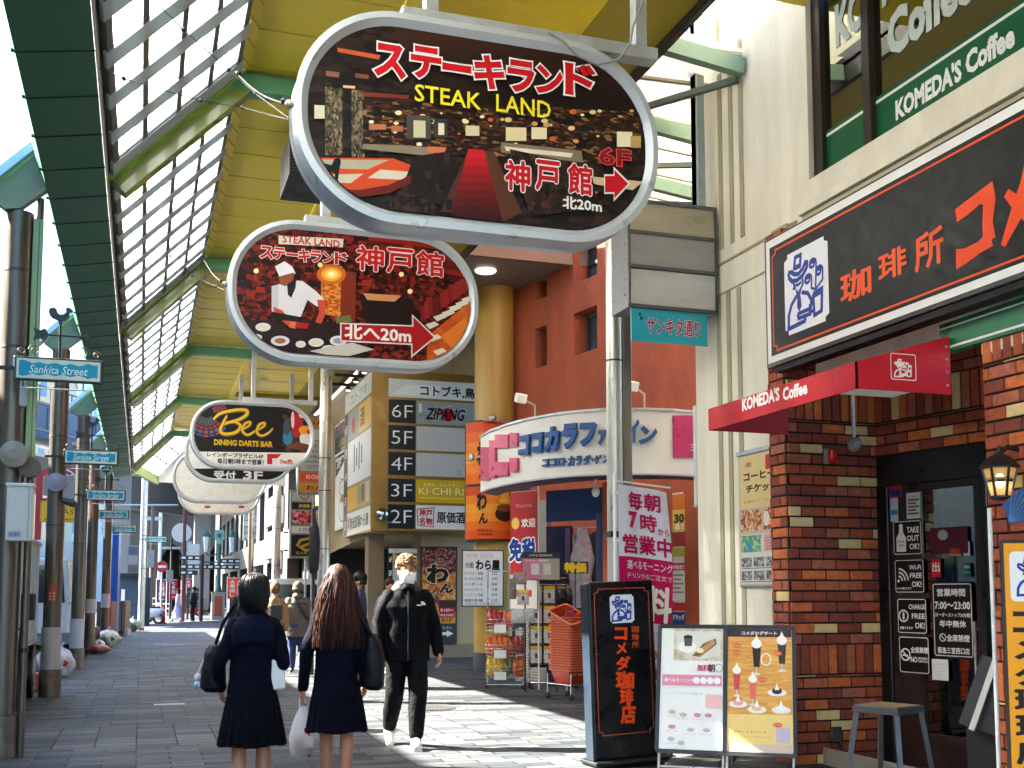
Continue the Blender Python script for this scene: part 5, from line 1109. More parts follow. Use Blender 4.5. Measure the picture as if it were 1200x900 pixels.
fblock(564, 575, 522, 562, m3, .02); fblock(576, 583, 514, 559, m2); fblock(583, 598, 507, 523, m2); fblock(583, 598, 540, 556, m2); fblock(600, 609, 505, 521, m2); fblock(600, 609, 535, 551, m2); fblock(791, 817, 484, 535, m3, .02); b.build('logo_blocks', t)
b = MB(); p = on_fascia(808)[0]; d = Vector((p[0], p[1], 0)).dot(_FW)
for yy in (521, 525): fchar('三' if yy == 521 else 'ー', 813, 523, 9, 7, .03, .0, b, white_pl); break
b.build('panel_mark', t)
b = MB(); q = on_fascia(687)[0]; b.ball((q[0] - pts[7][0] + .3, q[1] - pts[7][1] + .4, FZ0 - .16), (.05, .05, .07), white_pl); b.tube([(q[0] - pts[7][0] + .3, q[1] - pts[7][1] + .4, FZ0 - .1), (q[0] - pts[7][0] + .3, q[1] - pts[7][1] + .4, FZ0)], .015, white_pl); b.build('lamp', t)
# floodlights on top of the fascia
for x, y in ((608, 480), (740, 470)):
    p = on_fascia(x + 8)[0]; z = FZ1
    f = thing('floodlight', (p[0] + .2, p[1] + .2, z + .18), 0, 'small white floodlight arm above the fascia, %s' % ('beside the yellow column' if x < 650 else 'right of the bright post'), 'floodlight')
    b = MB(); b.tube([(0, 0, -.2), (0, 0, .05), (-.25, -.25, .08)], .012, galv, n=6); b.build('arm', f); b = MB(); b.obox((-.3, -.3, .08), (.14, .1, .12), (.3, 0, .4), white_pl); b.build('head', f, bevel=.01)
# shop opening under the fascia
so_ = thing('drugstore_entrance', (0, 0, 0), 0, 'dark blue drugstore entrance under the curved white fascia', 'shop front')
navy = M('navy_panel', '#14305e', rough=.45, var=.15); 
def wallseg(mb, x0, x1, z0, z1, d0, d1, mat, th=.08):
    a = at_d(x0, 600, d0); c = at_d(x1, 600, d1); nrm = Vector((-(c.y - a.y), c.x - a.x, 0)).normalized() * th
    v = [Vector((a.x, a.y, z0)), Vector((c.x, c.y, z0)), Vector((c.x, c.y, z1)), Vector((a.x, a.y, z1))]; mb.add(v + [q + nrm for q in v], [(0, 1, 2, 3), (7, 6, 5, 4), (0, 4, 5, 1), (1, 5, 6, 2), (2, 6, 7, 3), (3, 7, 4, 0)], mat)
b = MB(); wallseg(b, 640, 706, 2.42, 2.86, 15.8, 15.2, navy); wallseg(b, 699, 706, 0, 2.5, 15.2, 15.2, navy); wallseg(b, 640, 668, 0, 2.45, 17.4, 17.2, M('navy_deep', '#0d2146', rough=.5, var=.2)); b.build('blue_surround', so_)
b = MB(); wallseg(b, 604, 630, 0, 2.9, 18.4, 18.1, stripes('shutter_slats', '#b9b6ae', '#85837c', 7, 'Z', rough=.5)); wallseg(b, 630, 641, 0, 2.9, 17.9, 17.7, M('jamb_grey', '#8b8880', rough=.6)); b.build('shutter', so_)
b = MB(); wallseg(b, 600, 720, 0, 3.4, 20.5, 19.5, M('shop_back', '#2c2b30', rough=.8, var=.4, scale=3)); wallseg(b, 668, 673, 0, 2.42, 17.2, 17.6, M('purple_jamb', '#5c4a74', rough=.5)); b.build('inner_wall', so_)
b = MB(); wallseg(b, 706, 714, 0, 2.9, 15.0, 14.9, tr); b.build('brown_jamb', so_)
q = at_d(682, 620, 17.0); t = thing('hanging_clothes', (q.x, q.y, 0), R(-20), 'clear plastic covered garments hanging at the drugstore door', 'clothes')
b = MB(); n_ = 16; vs = []; fs = []
for i in range(9):
    z = 2.4 - i * .15
    for k in range(n_): a = 2 * math.pi * k / n_; r = (.07 + .1 * min(1, i / 3)) * (1 + .2 * math.sin(3 * a + i)); vs.append((r * math.cos(a), .6 * r * math.sin(a), z))
for i in range(8):
    for k in range(n_): fs.append((i * n_ + k, i * n_ + (k + 1) % n_, (i + 1) * n_ + (k + 1) % n_, (i + 1) * n_ + k))
b.add(vs, fs, M('clear_film', '#a59aa6', rough=.15, var=.35, scale=9, bump=.5, bscale=12), True); b.build('garment_bag', t); b = MB(); b.ball((.2, .05, 1.9), (.11, .09, .45), M('dark_garment', '#17151a', rough=.7), jit=.1); b.build('dark_coat', t); b = MB(); b.bar((-.1, .02, 2.42), (.4, .02, 2.42), .02, .02, steel); b.build('rail', t)
# red tax-free banner
q0 = at_d(598, 690, 17.0); q1 = at_d(632, 575, 16.8); t = thing('tax_free_banner', (q0.x, q0.y, 0), math.atan2(q1.y - q0.y, q1.x - q0.x) - .1, 'red tax free banner with blue and white characters beside the shutter', 'banner')
w = math.hypot(q1.x - q0.x, q1.y - q0.y); zt_ = q1.z; z0 = at_d(598, 690, 16.9).z
b = MB(); b.box(0, w, 0, .01, z0 - .3, zt_, M('banner_red', '#b3151f', rough=.55)); b.build('cloth', t); b = MB(); b.cyl(w * 1.0, .03, 0, zt_ + .1, .012, white_pl, n=8); b.box(0, w, .02, .03, zt_ - .01, zt_ + .01, white_pl); b.build('pole', t)
pc = Pic(t, -.001); hh = zt_ - z0 + .3; pc.rect(0, z0 - .3, w, z0 + hh * .12, '#d8d4cc'); pc.up(); pc.text('欢迎', w * .68, zt_ - hh * .27, w * .5, .13, '#f4ece6', bold=.03); pc.text('免税', w * .45, zt_ - hh * .5, w * .95, .33, '#1b3f8a', bold=.05, outline='#f4f0ea', ow=.06); pc.text('Welcome', w * .5, zt_ - hh * .12, w * .6, .06, '#d8a0a0'); pc.rect(.05, z0 - .12, w * .8, z0 - .02, '#c22a34'); pc.poly(ell(w * .2, zt_ - hh * .27, .08, .09), '#e6c25a'); pc.build('print')

# ------------------------------------------------------------------ tan building with floor directories
stone = M('tan_stone', '#a8926f', rough=.75, var=.18, scale=1.2, bump=.15, bscale=30); stone_d = M('tan_stone_dark', '#82705a', rough=.8, var=.25, scale=1.5)
XT, YT = 4.72, 24.0
tn = thing('tan_building', (XT, YT, 0), 0, 'tan stone faced building with soffit and floor directories', 'building')
b = MB(); b.box(0, 5.5, 0, 9, 2.72, 7.15, stone); b.add([(0, 0, 2.72), (0, 9, 2.72), (0, 9, 2.30), (0, 0, 2.72)], [(0, 1, 2, 3)], stone)
for z in (3.9, 5.1, 6.3): b.box(-.006, 5.5, -.006, 0, z, z + .012, stone_d); b.box(-.006, 0, 0, 9, z, z + .012, stone_d)
for x in (.9, 1.8, 2.7): b.box(x, x + .012, -.006, 0, 2.72, 7.1, stone_d)
b.build('stone_wall', tn)
b = MB(); b.box(1.15, 5.5, .15, 1, 0, 2.72, stone); b.box(1.15, 5.5, .13, .15, 0, .3, stone_d); b.box(-.0, .35, .3, .7, 0, 2.72, stone_d)
b.box(.0, 5.5, 8.8, 9, 0, 2.72, M('shop_depth', '#2a2622', rough=.9)); b.build('ground_wall', tn)
b = MB(); b.box(-.1, 6.5, -6.2, .0, 7.15, 7.3, stripes('soffit_tile', '#8a8880', '#6f6d66', 2.5, 'Y')); b.box(-.1, 6.5, -6.3, -6.2, 7.1, 7.5, stone_d); b.build('soffit', tn)
b = MB(); q = at_z(569, 317, 7.14); b.lathe([(0, 0), (.17, .0), (.19, .015), (.19, .03)], glow('soffit_lamp', '#fff2dc', .2), c=(q.x - XT, q.y - YT, 7.11)); b.build('round_lamp', tn)
b = MB(); b.box(.5, 1.05, .2, .3, 0, 2.4, M('door_navy', '#1d2a38', rough=.3)); b.box(.62, .95, .16, .2, 1.1, 1.7, white_pl); b.build('glass_door', tn)
b = MB(); b.prism([(0, 0), (2.2, 0), (1.4, -.5), (.4, -1.1), (0, -1.1)], .0, .2, M('curved_canopy', '#8c6f56', rough=.6)); o = b.build('curved_eave', tn); o.location = (.02, 4.5, 6.4); o.rotation_euler = (0, 0, R(-90)); o.scale = (.9, 1, .8)
qc = at_d(579, 700, 20.7); CR = .37
t = thing('yellow_column', (qc.x, qc.y, 0), 0, 'thick round yellow column under the soffit, wrapped in an orange poster', 'column')
b = MB(); b.cyl(0, 0, .34, 7.15, CR, M('column_yellow', '#b08a3c', rough=.45, var=.15, scale=3, stretch=(4, 4, .2)), n=40); b.build('shaft', t)
b = MB(); b.cyl(0, 0, 0, .34, CR + .012, M('column_base', '#3b434a', rough=.5), n=40); b.build('base', t)
def wrap(mb, a0, a1, z0, z1, r, col, n=36): mb.add([(r * math.sin(a0 + (a1 - a0) * i / n), -r * math.cos(a0 + (a1 - a0) * i / n), z) for z in (z0, z1) for i in range(n + 1)], [(i, i + 1, n + 2 + i, n + 1 + i) for i in range(n)], ink(col))
# orange poster drum
zt_, zb_ = at_d(570, 489, 20.2).z, at_d(570, 633, 20.2).z; RD = .48
t = thing('orange_poster', (qc.x - .08, qc.y, zb_), 0, 'curved orange izakaya poster wrapped around the yellow column', 'poster')
b = MB(); b.tube([(0, 0, 0), (0, 0, zt_ - zb_)], RD - .008, M('poster_back', '#2a1a12', rough=.5), n=40); b.build('drum', t)
b = MB(); H_ = zt_ - zb_; zm = H_ * .46; L0, L1 = R(-85) - YAW * 0, R(58)
for (z0, z1, pal) in ((zm + .02, H_ - .03, ['#dc6a1e', '#e07c24', '#e58e34', '#df7a22', '#d9601a', '#cf4a18']), (.03, zm - .03, ['#d9541a', '#dd6a1c', '#e28a2c', '#e2982e', '#dd7a22', '#c8481a'])):
    for k in range(6): wrap(b, L0, L1, z0 + (z1 - z0) * k / 6, z0 + (z1 - z0) * (k + 1) / 6, RD + .002, pal[k])
def onr(a, z, r): return (r * math.sin(a), -r * math.cos(a), z)
def wtext(mb, s, a, z, w, h, col, bold=.03, r=None):
    v, f = glyphs(s, bold, 0, 2); r = r or RD + .014; xs = [q[0] for q in v]; zs_ = [q[1] for q in v]; cx, cz_ = (min(xs) + max(xs)) / 2, (min(zs_) + max(zs_)) / 2; sx = w / (max(xs) - min(xs)); sz = h / (max(zs_) - min(zs_))
    mb.add([onr(a + (q[0] - cx) * sx / r, z + (q[1] - cz_) * sz, r) for q in v], f, ink(col))
def wblob(mb, a, z, ra, rz, col, r, rect=False):
    n = 18; u = [-1 + 2 * i / n for i in range(n + 1)]; h = [rz if rect else rz * math.sqrt(max(0, 1 - t * t)) for t in u]
    mb.add([onr(a + ra * t, z + g * q_, r) for g in (-1, 1) for t, q_ in zip(u, h)], [(i, i + 1, n + 2 + i, n + 1 + i) for i in range(n)], ink(col))
for _i, (a, z, ra, rz, c) in enumerate(((.62, H_ * .72, .3, .2, '#b8743a'), (.72, H_ * .66, .2, .12, '#d9a860'), (.5, H_ * .78, .14, .08, '#e6c48a'), (.3, H_ * .22, .42, .14, '#3a2014'), (.3, H_ * .27, .36, .07, '#7a4422'), (.35, H_ * .33, .3, .05, '#e8b24a'))):
    wr_ = RD + .004 + .0005 * _i; wblob(b, a, z, ra, rz, c, wr_)
wblob(b, .32, H_ * .39, .18, H_ * .05, '#e9a23a', RD + .0035, True); wblob(b, .21, H_ * .84, .21, H_ * .045, '#c8241c', RD + .009, True)
b.build('print', t)
b = MB(); wtext(b, 'わ', -.62, H_ * .72, .2, .42, '#1a120c', .05); wtext(b, 'ん', -.56, H_ * .56, .18, .22, '#1a120c', .05); wtext(b, 'わ', -.62, H_ * .33, .2, .36, '#1a120c', .05); wtext(b, 'ん', -.56, H_ * .18, .18, .2, '#1a120c', .05); wtext(b, '￥107', .2, H_ * .86, .12, .08, '#f6e8d8', .03, RD + .018); wtext(b, '個室あり', -.5, H_ * .085, .3, .05, '#3a1a0c', .01); wtext(b, '全席個室', -.5, H_ * .05, .3, .04, '#3a1a0c', .01); b.build('lettering', t)
b = MB(); b.tube([(-.3, -RD - .05, H_ - .02), (.2, -RD - .1, H_ - .05), (.62, -RD + .1, H_ - .1)], .02, steel, n=8); b.tube([(-.3, -RD - .04, H_ * .7), (-.6, -RD - .02, H_ * .64)], .02, steel, n=8); b.ball((-.12, -RD - .07, H_ + .02), (.07, .06, .07), steel); b.ball((-.5, -RD - .02, H_ * .68), (.05, .05, .08), steel); b.build('clamp_arm', t)
# white menu board in front of the column
q0 = at_d(541, 711, 20.0); q1 = at_d(591, 644, 20.0)
t = thing('menu_board', (q0.x, q0.y, q0.z), -.1, 'white menu board with black brush writing on the yellow column', 'menu board'); w = math.hypot(q1.x - q0.x, q1.y - q0.y); h = q1.z - q0.z
b = MB(); b.box(0, w, 0, .05, 0, h, black_metal); b.build('frame', t, bevel=.004)
pc = Pic(t, -.001); pc.rect(.02, .02, w - .02, h - .02, '#d8d9d6'); pc.up(); pc.text('センベロ、コンビニ!!', w * .42, h * .9, w * .6, .07, '#a03a3a'); pc.text('わら屋', w * .62, h * .73, w * .56, .17, '#16130f', bold=.05); pc.text('元祖', w * .18, h * .73, w * .2, .1, '#16130f', bold=.02)
for k, s in enumerate(('ウイスキー各種', 'サッポロ 日本酒', 'ハイボール', 'レモンハイボール', 'ソフトドリンク各種', '焼酎各種')): pc.text(s, w * .28, h * (.585 - .095 * k), w * .44, .058, '#2c2a26', bold=.008); pc.text(('350', '290', '88', '78', '99', '120')[k], w * .78, h * (.585 - .095 * k), w * .14, .055, '#2c2a26')
pc.text('※別途お通し代 税込み表示です', w * .5, h * .05, w * .84, .04, '#2c2a26'); pc.build('menu_face')
# wan poster and floor poster on the ground wall
def wall_poster(x0, y0, x1, y1, Y, label, name='wall_poster', cat='poster', frame=black_metal):
    q0 = at_y(x0, y1, Y); q1 = at_y(x1, y0, Y); t = thing(name, (q0.x, Y, q0.z), 0, label, cat); w, h = q1.x - q0.x, q1.z - q0.z
    b = MB(); b.box(0, w, 0, .05, 0, h, frame); b.build('frame', t, bevel=.004); pc = Pic(t, -.001); return t, pc, w, h
t, pc, w, h = wall_poster(492, 641, 536, 755, YT + .06, 'dark framed izakaya poster with black brush character and arrow on the stone wall')
pc.rect(.04, h * .21, w - .04, h - .03, photo('print_grill', ['#5a2a14', '#b8672a', '#c87a34', '#e0a860'], 5)); pc.up(); pc.rect(.04, h * .72, w - .04, h - .03, photo('print_meat', ['#1c0c0c', '#5c2a28', '#8a4a44', '#c89a8a'], 11)); pc.rect(.04, h * .4, w * .5, h * .55, photo('print_meat', [])); pc.rect(w * .5, h * .33, w - .04, h * .45, '#3a2020'); pc.rect(.04, h * .21, w - .04, h * .28, '#c98a2c')
for k in range(40): pc.poly(ell(uni(.1, w - .12), uni(h * .74, h * .95), uni(.02, .06), uni(.01, .03), 8), random.choice(['#7a3030', '#40201f', '#8f4f4a', '#a86a5a', '#2c1616'])); pc.k += .02
for k in range(30): pc.poly(ell(uni(.1, w * .48), uni(h * .36, h * .54), uni(.02, .05), uni(.015, .03), 8), random.choice(['#c49a6a', '#7a3a24', '#d8b48a', '#5a2a1c'])); pc.k += .02
pc.k = 5; pc.rect(w * .52, h * .27, w - .06, h * .37, '#a8202c'); pc.up(2); pc.text('わ', w * .46, h * .72, w * .62, .42, '#14100e', bold=.06, outline='#e8d0b0', ow=.03); pc.text('ん', w * .7, h * .57, w * .4, .22, '#14100e', bold=.06, outline='#e8d0b0', ow=.03); pc.text('￥107〜', w * .72, h * .345, w * .36, .06, '#f4e4d8', bold=.02); pc.text('税抜き価格', w * .72, h * .295, w * .36, .05, '#f4e4d8'); pc.text('B1F', w * .72, h * .245, w * .28, .08, '#2a1a10', bold=.02); pc.text('地下', w * .3, h * .245, w * .3, .07, '#5a3a18', bold=.02)
pc.text('ご利用ください', w * .56, h * .165, w * .6, .06, '#d8d4cc'); pc.poly([(w * .3, h * .09), (w * .72, h * .09), (w * .72, h * .07), (w * .9, h * .105), (w * .72, h * .14), (w * .72, h * .12), (w * .3, h * .12)], '#d8d4cc'); pc.build('poster_face')
t, pc, w, h = wall_poster(454, 642, 490, 700, YT + .06, 'white framed floor list poster half hidden by the fair haired man')
pc.rect(.02, .02, w - .02, h - .02, '#9aa09a'); pc.up(); pc.rect(.02, h * .9, w - .02, h - .02, '#d9d6d0'); pc.rect(.02, h * .02, w * .16, h * .88, '#16171a'); pc.rect(w * .2, h * .6, w - .04, h * .88, '#6a4a2c'); pc.rect(w * .2, h * .05, w - .04, h * .56, '#a5a8a6'); pc.up(); pc.poly([(w * .2, h * .88), (w * .5, h * .76), (w * .2, h * .7)], '#d8a23a')
for k, s in enumerate(('6F', '5F', '4F')): pc.text(s, w * .09, h * (.76 - .28 * k), w * .1, .12, '#dcdcd8', bold=.02)
pc.rect(w * .24, h * .93, w * .27, h * .96, '#c04040'); pc.build('poster_face')
# directory light box, front and street side
gold = M('gold_bronze', '#8a6c2e', rough=.4, metal=.35, var=.12)
YD = 23.3; q0 = at_y(452, 622, YD); q1 = at_y(556, 440, YD)
t = thing('directory_sign', (q0.x, YD, q0.z), 0, 'big lit floor directory with 6F to 2F rows on the tan wall corner', 'directory sign'); w, h = q1.x - q0.x, q1.z - q0.z
b = MB(); b.box(0, w, 0, .6, 0, h, gold); b.box(-.32, 0, -.02, .6, -.02, h + .02, gold); b.build('casing', t, bevel=.006)
pc = Pic(t, -.001); c4 = '#bfa878'
def row(y0, y1): return pc.p(500, y1)[1], pc.p(500, y0)[1]
z0, z1 = row(446, 467); pc.rect(.03, z0, w, z1, '#d3dcdc'); pc.up(); pc.poly([(.1, z0 + .05), (w * .55, z0 + .06), (w * .62, z1 - .1), (.4, z1 - .12)], '#e6ecec'); pc.text('コトブキ,鳥', w * .69, (z0 + z1) / 2 - .03, w * .62, .24, '#1a1a1c', bold=.03); pc.up(-1)
xm = pc.p(487, 500)[0]
for (y0, y1, f, c) in ((470, 497, '6F', '#8f9a9c'), (500, 528, '5F', '#b9bbbb'), (531, 558, '4F', '#b7b8b8'), (562, 589, '3F', '#c8a61c'), (592, 620, '2F', '#d9dad8')):
    z0, z1 = row(y0, y1); pc.rect(.04, z0, xm, z1, '#1c2328'); pc.rect(xm + .02, z0, w, z1, c); pc.up(); pc.text(f, (xm + .04) / 2, (z0 + z1) / 2, xm * .72, (z1 - z0) * .55, '#e6e8e6', bold=-.01)
    zc_ = (z0 + z1) / 2; hh = z1 - z0
    if f == '6F':
        for k in range(26): pc.line([(xm + .05 + uni(0, 1.1), z0 + hh * uni(.08, .9))] + [(xm + .25 + uni(.0, 1.0), z0 + hh * uni(.08, .9))], .012, random.choice(['#c2cccc', '#5f6c70', '#a8b4b4'])); pc.k += .02
        pc.k = 3; pc.poly(ell(xm + .72, zc_ - .03, .15, .15), '#b01c24'); pc.up(); pc.text('ZIPANG', xm + .66, zc_ - .02, .9, .26, '#121212', bold=.03, shear=.3); pc.rect(xm + .07, zc_, xm + .13, z1 - .06, '#dadada'); pc.k = 2
    if f == '4F': pc.text('C', xm + .98, z0 + .1, .06, .1, '#555555')
    if f == '3F': pc.text('KI·CHI·RI', xm + .58, zc_ + .0, 1.0, .15, '#efe6b0', shear=.0); pc.text('お酒も、おもてなし', xm + .58, z1 - .11, .8, .07, '#efe6b0'); pc.rect(xm + .1, zc_ - .15, xm + 1.1, zc_ - .14, '#efe6b0')
    if f == '2F': pc.line([(xm + .07, z0 + .08), (xm + .4, z0 + .05), (xm + .42, z1 - .05), (xm + .05, z1 - .09)], .02, '#b8242c', closed=True); pc.text('神戸', xm + .24, zc_ + .09, .28, .15, '#b8242c', bold=.04); pc.text('名物', xm + .24, zc_ - .09, .28, .15, '#b8242c', bold=.04); pc.text('原価酒', xm + .8, zc_, .62, .24, '#141414', bold=.03)
    pc.up(-1)
pc.build('directory_face')
# street side face
dep = 3.4; fx = -.325
pc = fpic(t, (fx, 3.36, 0), R(-90)); pw = 3.3
b = MB(); b.box(fx, fx + .3, .1, 3.4, -.0, h, gold); b.build('side_casing', t)
rows5 = [(.86, .99, '#c6cfcd'), (.655, .84, '#a59a92'), (.34, .64, '#d8dadb'), (.17, .325, '#a8925c'), (.01, .155, '#d6d7d4')]
for (f0, f1, c) in rows5: pc.rect(.03, h * f0, pw, h * f1, c)
pc.up(); pc.rect(.03, h * .01, .5, h * .85, '#2a3034'); pc.rect(1.9, h * .66, pw - .04, h * .835, '#d9b04a'); pc.rect(.55, h * .66, 1.85, h * .835, '#8a8f92'); pc.rect(.55, h * .18, 1.7, h * .32, '#d09a2c'); pc.up()
for k, s in enumerate(('2F', '3F', '4F', '5F', '6F')): pc.text(s, .26, h * (.08 + .165 * k), .3, .2, '#e0e2e0')
for k in range(4): pc.rect(1.3 + .3 * k, h * (.42 + .03 * (k % 2)), 1.42 + .3 * k, h * (.6 - .03 * (k % 2)), '#2c2c2e')
pc.text('原価酒場わら屋', 2.0, h * .08, 2.2, .26, '#1a1a1a', bold=.03); pc.text('神戸', .72, h * .08, .34, .34, '#b8242c', bold=.04); pc.text('コトブキ', 1.8, h * .92, 2.0, .26, '#6f7a7a'); pc.poly(ell(1.2, h * .74, .22, .2), '#b23a3a'); pc.text('酒', 2.3, h * .75, .5, .4, '#5a3a1a', bold=.03); pc.rect(1.9, h * .19, 2.2, h * .31, '#7a8a5c'); pc.rect(2.3, h * .2, 2.6, h * .31, '#5c4a3a'); pc.rect(2.75, h * .19, 3.2, h * .31, '#c4baa0'); pc.build('side_face', 'side_lettering')
for k in range(3):
    b = MB(); yy = .4 + k * 1.0; zz = h + .12 - k * .02; b.bar((-.9, yy, zz), (.4, yy, zz), .06, .07, black_metal); b.obox((-.3, yy, zz + .1), (.08, .08, .12), (0, 0, 0), black_metal); b.lathe([(.0, -.1), (.07, -.09), (.05, .0)], black_metal, c=(-.42, yy, zz - .04), n=12); b.ball((-.42, yy, zz - .13), (.06, .06, .02), glow('spot_warm', '#fff0d0', .4), n=10, m=4); b.build('spotlight', t)
b = MB(); b.ball((-.1, -.1, .34), .14, M('mirror_dome', '#b5b8ba', rough=.08, metal=1), n=20, m=12); b.box(-.24, .1, -.04, 0, .16, .2, gold); b.build('dome_camera', t)
# cat sign and black gold sign on the street face
Xs = XT - .06
def street_poster(x0, y0, x1, y1, X, label, name='wall_sign', cat='sign'):
    q0 = at_x(x0, y1, X); q1 = at_x(x1, y0, X); zb = at_x(x0, y1, X).z; zt2 = at_x(x0, y0, X).z
    t = thing(name, (X, q0.y, zb), R(-90), label, cat); w, h = q0.y - q1.y, zt2 - zb; b = MB(); b.box(0, w, 0, .05, 0, h, alu_white); b.build('frame', t, bevel=.005); return t, Pic(t, -.001), w, h
t, pc, w, h = street_poster(392, 540, 412, 622, Xs - .05, 'white sign with a drawn white cat and 3F in its corner on the tan wall')
pc.rect(.06, .06, w - .06, h - .06, '#dfe1e0'); pc.up(); pc.poly([(.06, h - .06), (w * .8, h - .06), (.06, h * .74)], '#1c1e20'); cx = w * .55; k1 = '#4a4a4c'
pc.line(ell(cx, h * .55, w * .26, h * .11), .03, k1, closed=True); pc.line([(cx - w * .22, h * .62), (cx - w * .2, h * .7), (cx - w * .08, h * .66)], .03, k1); pc.line([(cx + w * .22, h * .62), (cx + w * .2, h * .7), (cx + w * .08, h * .66)], .03, k1); pc.line(ell(cx, h * .27, w * .3, h * .18), .03, k1, closed=True); pc.up(); pc.poly(ell(cx - w * .05, h * .4, w * .14, h * .05), '#b8742c'); pc.poly(ell(cx + w * .1, h * .42, w * .05, h * .03), '#b02c24'); pc.line([(cx - w * .1, h * .56), (cx - w * .05, h * .57)], .02, k1); pc.line([(cx + w * .05, h * .57), (cx + w * .1, h * .56)], .02, k1); pc.text('3F', w * .24, h * .91, w * .28, .2, '#e6e6e4', bold=.02); pc.build('sign_face')
t, pc, w, h = street_poster(392, 500, 412, 537, Xs - .05, 'black sign with gold swash and red figure above the cat sign')
pc.rect(.06, .06, w - .06, h - .06, '#1a1c1e'); pc.up(); pc.rect(.1, h * .62, w - .1, h - .1, '#54565a'); pc.line([(w * .3, h * .25), (w * .45, h * .4), (w * .7, h * .36), (w * .5, h * .25), (w * .4, h * .14), (w * .7, h * .12)], .06, '#b89c3a'); pc.text('4F', w * .25, h * .88, w * .2, .16, '#b03a3a'); pc.text('ダイニング', w * .6, h * .76, w * .5, .14, '#9a3a44'); pc.build('sign_face')
# ================================================================== HANGING OVAL SIGNS
def clip_poly(sub, conv):
    """Sutherland-Hodgman: sub clipped to a convex counter-clockwise outline"""
    out = sub; n = len(conv)
    for i in range(n):
        a, b = conv[i], conv[(i + 1) % n]; inp = out; out = []
        if not inp: break
        ins = lambda p: (b[0] - a[0]) * (p[1] - a[1]) - (b[1] - a[1]) * (p[0] - a[0]) >= -1e-9
        for j in range(len(inp)):
            p, q = inp[j - 1], inp[j]; ip, iq = ins(p), ins(q)
            if ip != iq:
                d1 = (b[0] - a[0]) * (p[1] - a[1]) - (b[1] - a[1]) * (p[0] - a[0]); d2 = (b[0] - a[0]) * (q[1] - a[1]) - (b[1] - a[1]) * (q[0] - a[0]); t = d1 / (d1 - d2); out.append((p[0] + (q[0] - p[0]) * t, p[1] + (q[1] - p[1]) * t))
            if iq: out.append(q)
    return out
class CPic(Pic):
    conv = None
    def poly(s, pts, col, px=False, mb=None):
        if px: pts = [s.p(*q) for q in pts]
        if s.conv:
            ar = sum(pts[i-1][0] * pts[i][1] - pts[i][0] * pts[i-1][1] for i in range(len(pts)))
            if ar < 0: pts = pts[::-1]
            pts = clip_poly(list(pts), s.conv)
        if len(pts) > 2: Pic.poly(s, pts, col, False, mb)
        return s
SW, SH, SR = 2.44, 1.37, .655
frame_w = M('oval_frame', '#bcc3c8', rough=.35, metal=.25, var=.1, scale=3)
def oval(cx, cy, Y, label, posts=(-.35, .85), bar=True, lip=.085, ztop=6.5, face='#e4e2da', cable=None):
    c = at_y(cx, cy, Y); t = thing('oval_hanging_sign', (c.x, Y, c.z), 0, label, 'hanging sign', 'oval signs hanging in a row under the arcade')
    o = rrect(0, 0, SW, SH, SR, 16); i1 = rrect(0, 0, SW - lip, SH - lip, SR - lip / 2, 16); i2 = rrect(0, 0, SW - 2 * lip, SH - 2 * lip, SR - lip, 16); oo = rrect(0, 0, SW - .03, SH - .03, SR - .015, 16)
    b = MB(); b.ring(o, i1, -.13, frame_w, -.138); b.ring(i1, i2, -.138, frame_w, -.10); b.ring(oo, o, -.112, M('frame_lip', '#7b8286', rough=.4, metal=.4), -.13)
    b.prism(oo, -.112, .11, frame_w, True, False); b.ring(oo, o, .11, frame_w, .13); b.ring(o, i2, .13, frame_w); b.build('frame', t)
    b = MB(); b.prism(i2, -.101, -.09, M('sign_acrylic_' + face[1:], face, rough=.3, var=.05)); b.prism(i2, .09, .125, M('sign_back', '#d8d8d4', rough=.4)); b.build('face_panel', t)
    if bar:
        b = MB(); x0, x1 = posts[0] - .2, posts[1] + .12; b.box(x0, x1, -.06, .06, SH / 2 + .0, SH / 2 + .09, galv); b.build('hanger_bar', t, bevel=.005)
        for x in posts:
            b = MB(); b.box(x - .045, x + .045, -.045, .045, SH / 2 + .09, ztop - c.z, galv); b.build('hanger_post', t, bevel=.005)
    if cable:
        b = MB(); q = at_y(*cable[0], cable[1]) - Vector((c.x, Y, c.z)); a = Vector((-SW / 2 - .02, -.05, .02)); b.tube([a.lerp(q, k / 8) - Vector((0, 0, .05 * math.sin(math.pi * k / 8))) for k in range(9)], .006, black_metal, n=5)
        b.ball(a.lerp(q, .08), .022, black_metal, n=8, m=5); b.ball(a.lerp(q, .93), .022, black_metal, n=8, m=5); b.ball(a, .03, steel, n=8, m=5); b.build('stay_cable', t)
    pc = CPic(t, -.101); pc.conv = i2; return t, pc
rr = random.Random(11)
# --- first sign: restaurant hall print
t, pc = oval(563, 160, 6.78, 'biggest and nearest oval sign, printed with a dark restaurant hall and red carpet', posts=(-.34, 1.14), cable=((276, 84), 8.6), face='#1a1210')
def P4(*q, c): pc.poly(list(q), c, px=True)
P4((330, 20), (790, 20), (790, 290), (330, 290), c=photo('print_hall', ['#080505', '#150d0b', '#22140f', '#3a2218'], 6, (1, 1, 2.2))); pc.up()
for i in range(14):
    y = 30 + i * 8; P4((460 + i * 3, y), (720 + i * 4, y + 6), (730 + i * 4, y + 15), (465 + i * 3, y + 9), c=['#3a1e14', '#331a12', '#2c160f', '#25120d', '#1f0f0b', '#190c09'][min(5, i // 2)]); pc.k += .05
pc.k = 3; P4((395, 56), (446, 65), (444, 70), (396, 61), c='#c4552a'); P4((402, 100), (416, 101), (416, 104), (402, 103), c='#e8b48a'); P4((425, 108), (480, 112), (478, 116), (425, 113), c='#7a3220'); P4((382, 83), (398, 85), (397, 91), (382, 89), c='#8a5a44'); P4((416, 86), (432, 88), (432, 93), (416, 91), c='#7a4a38')
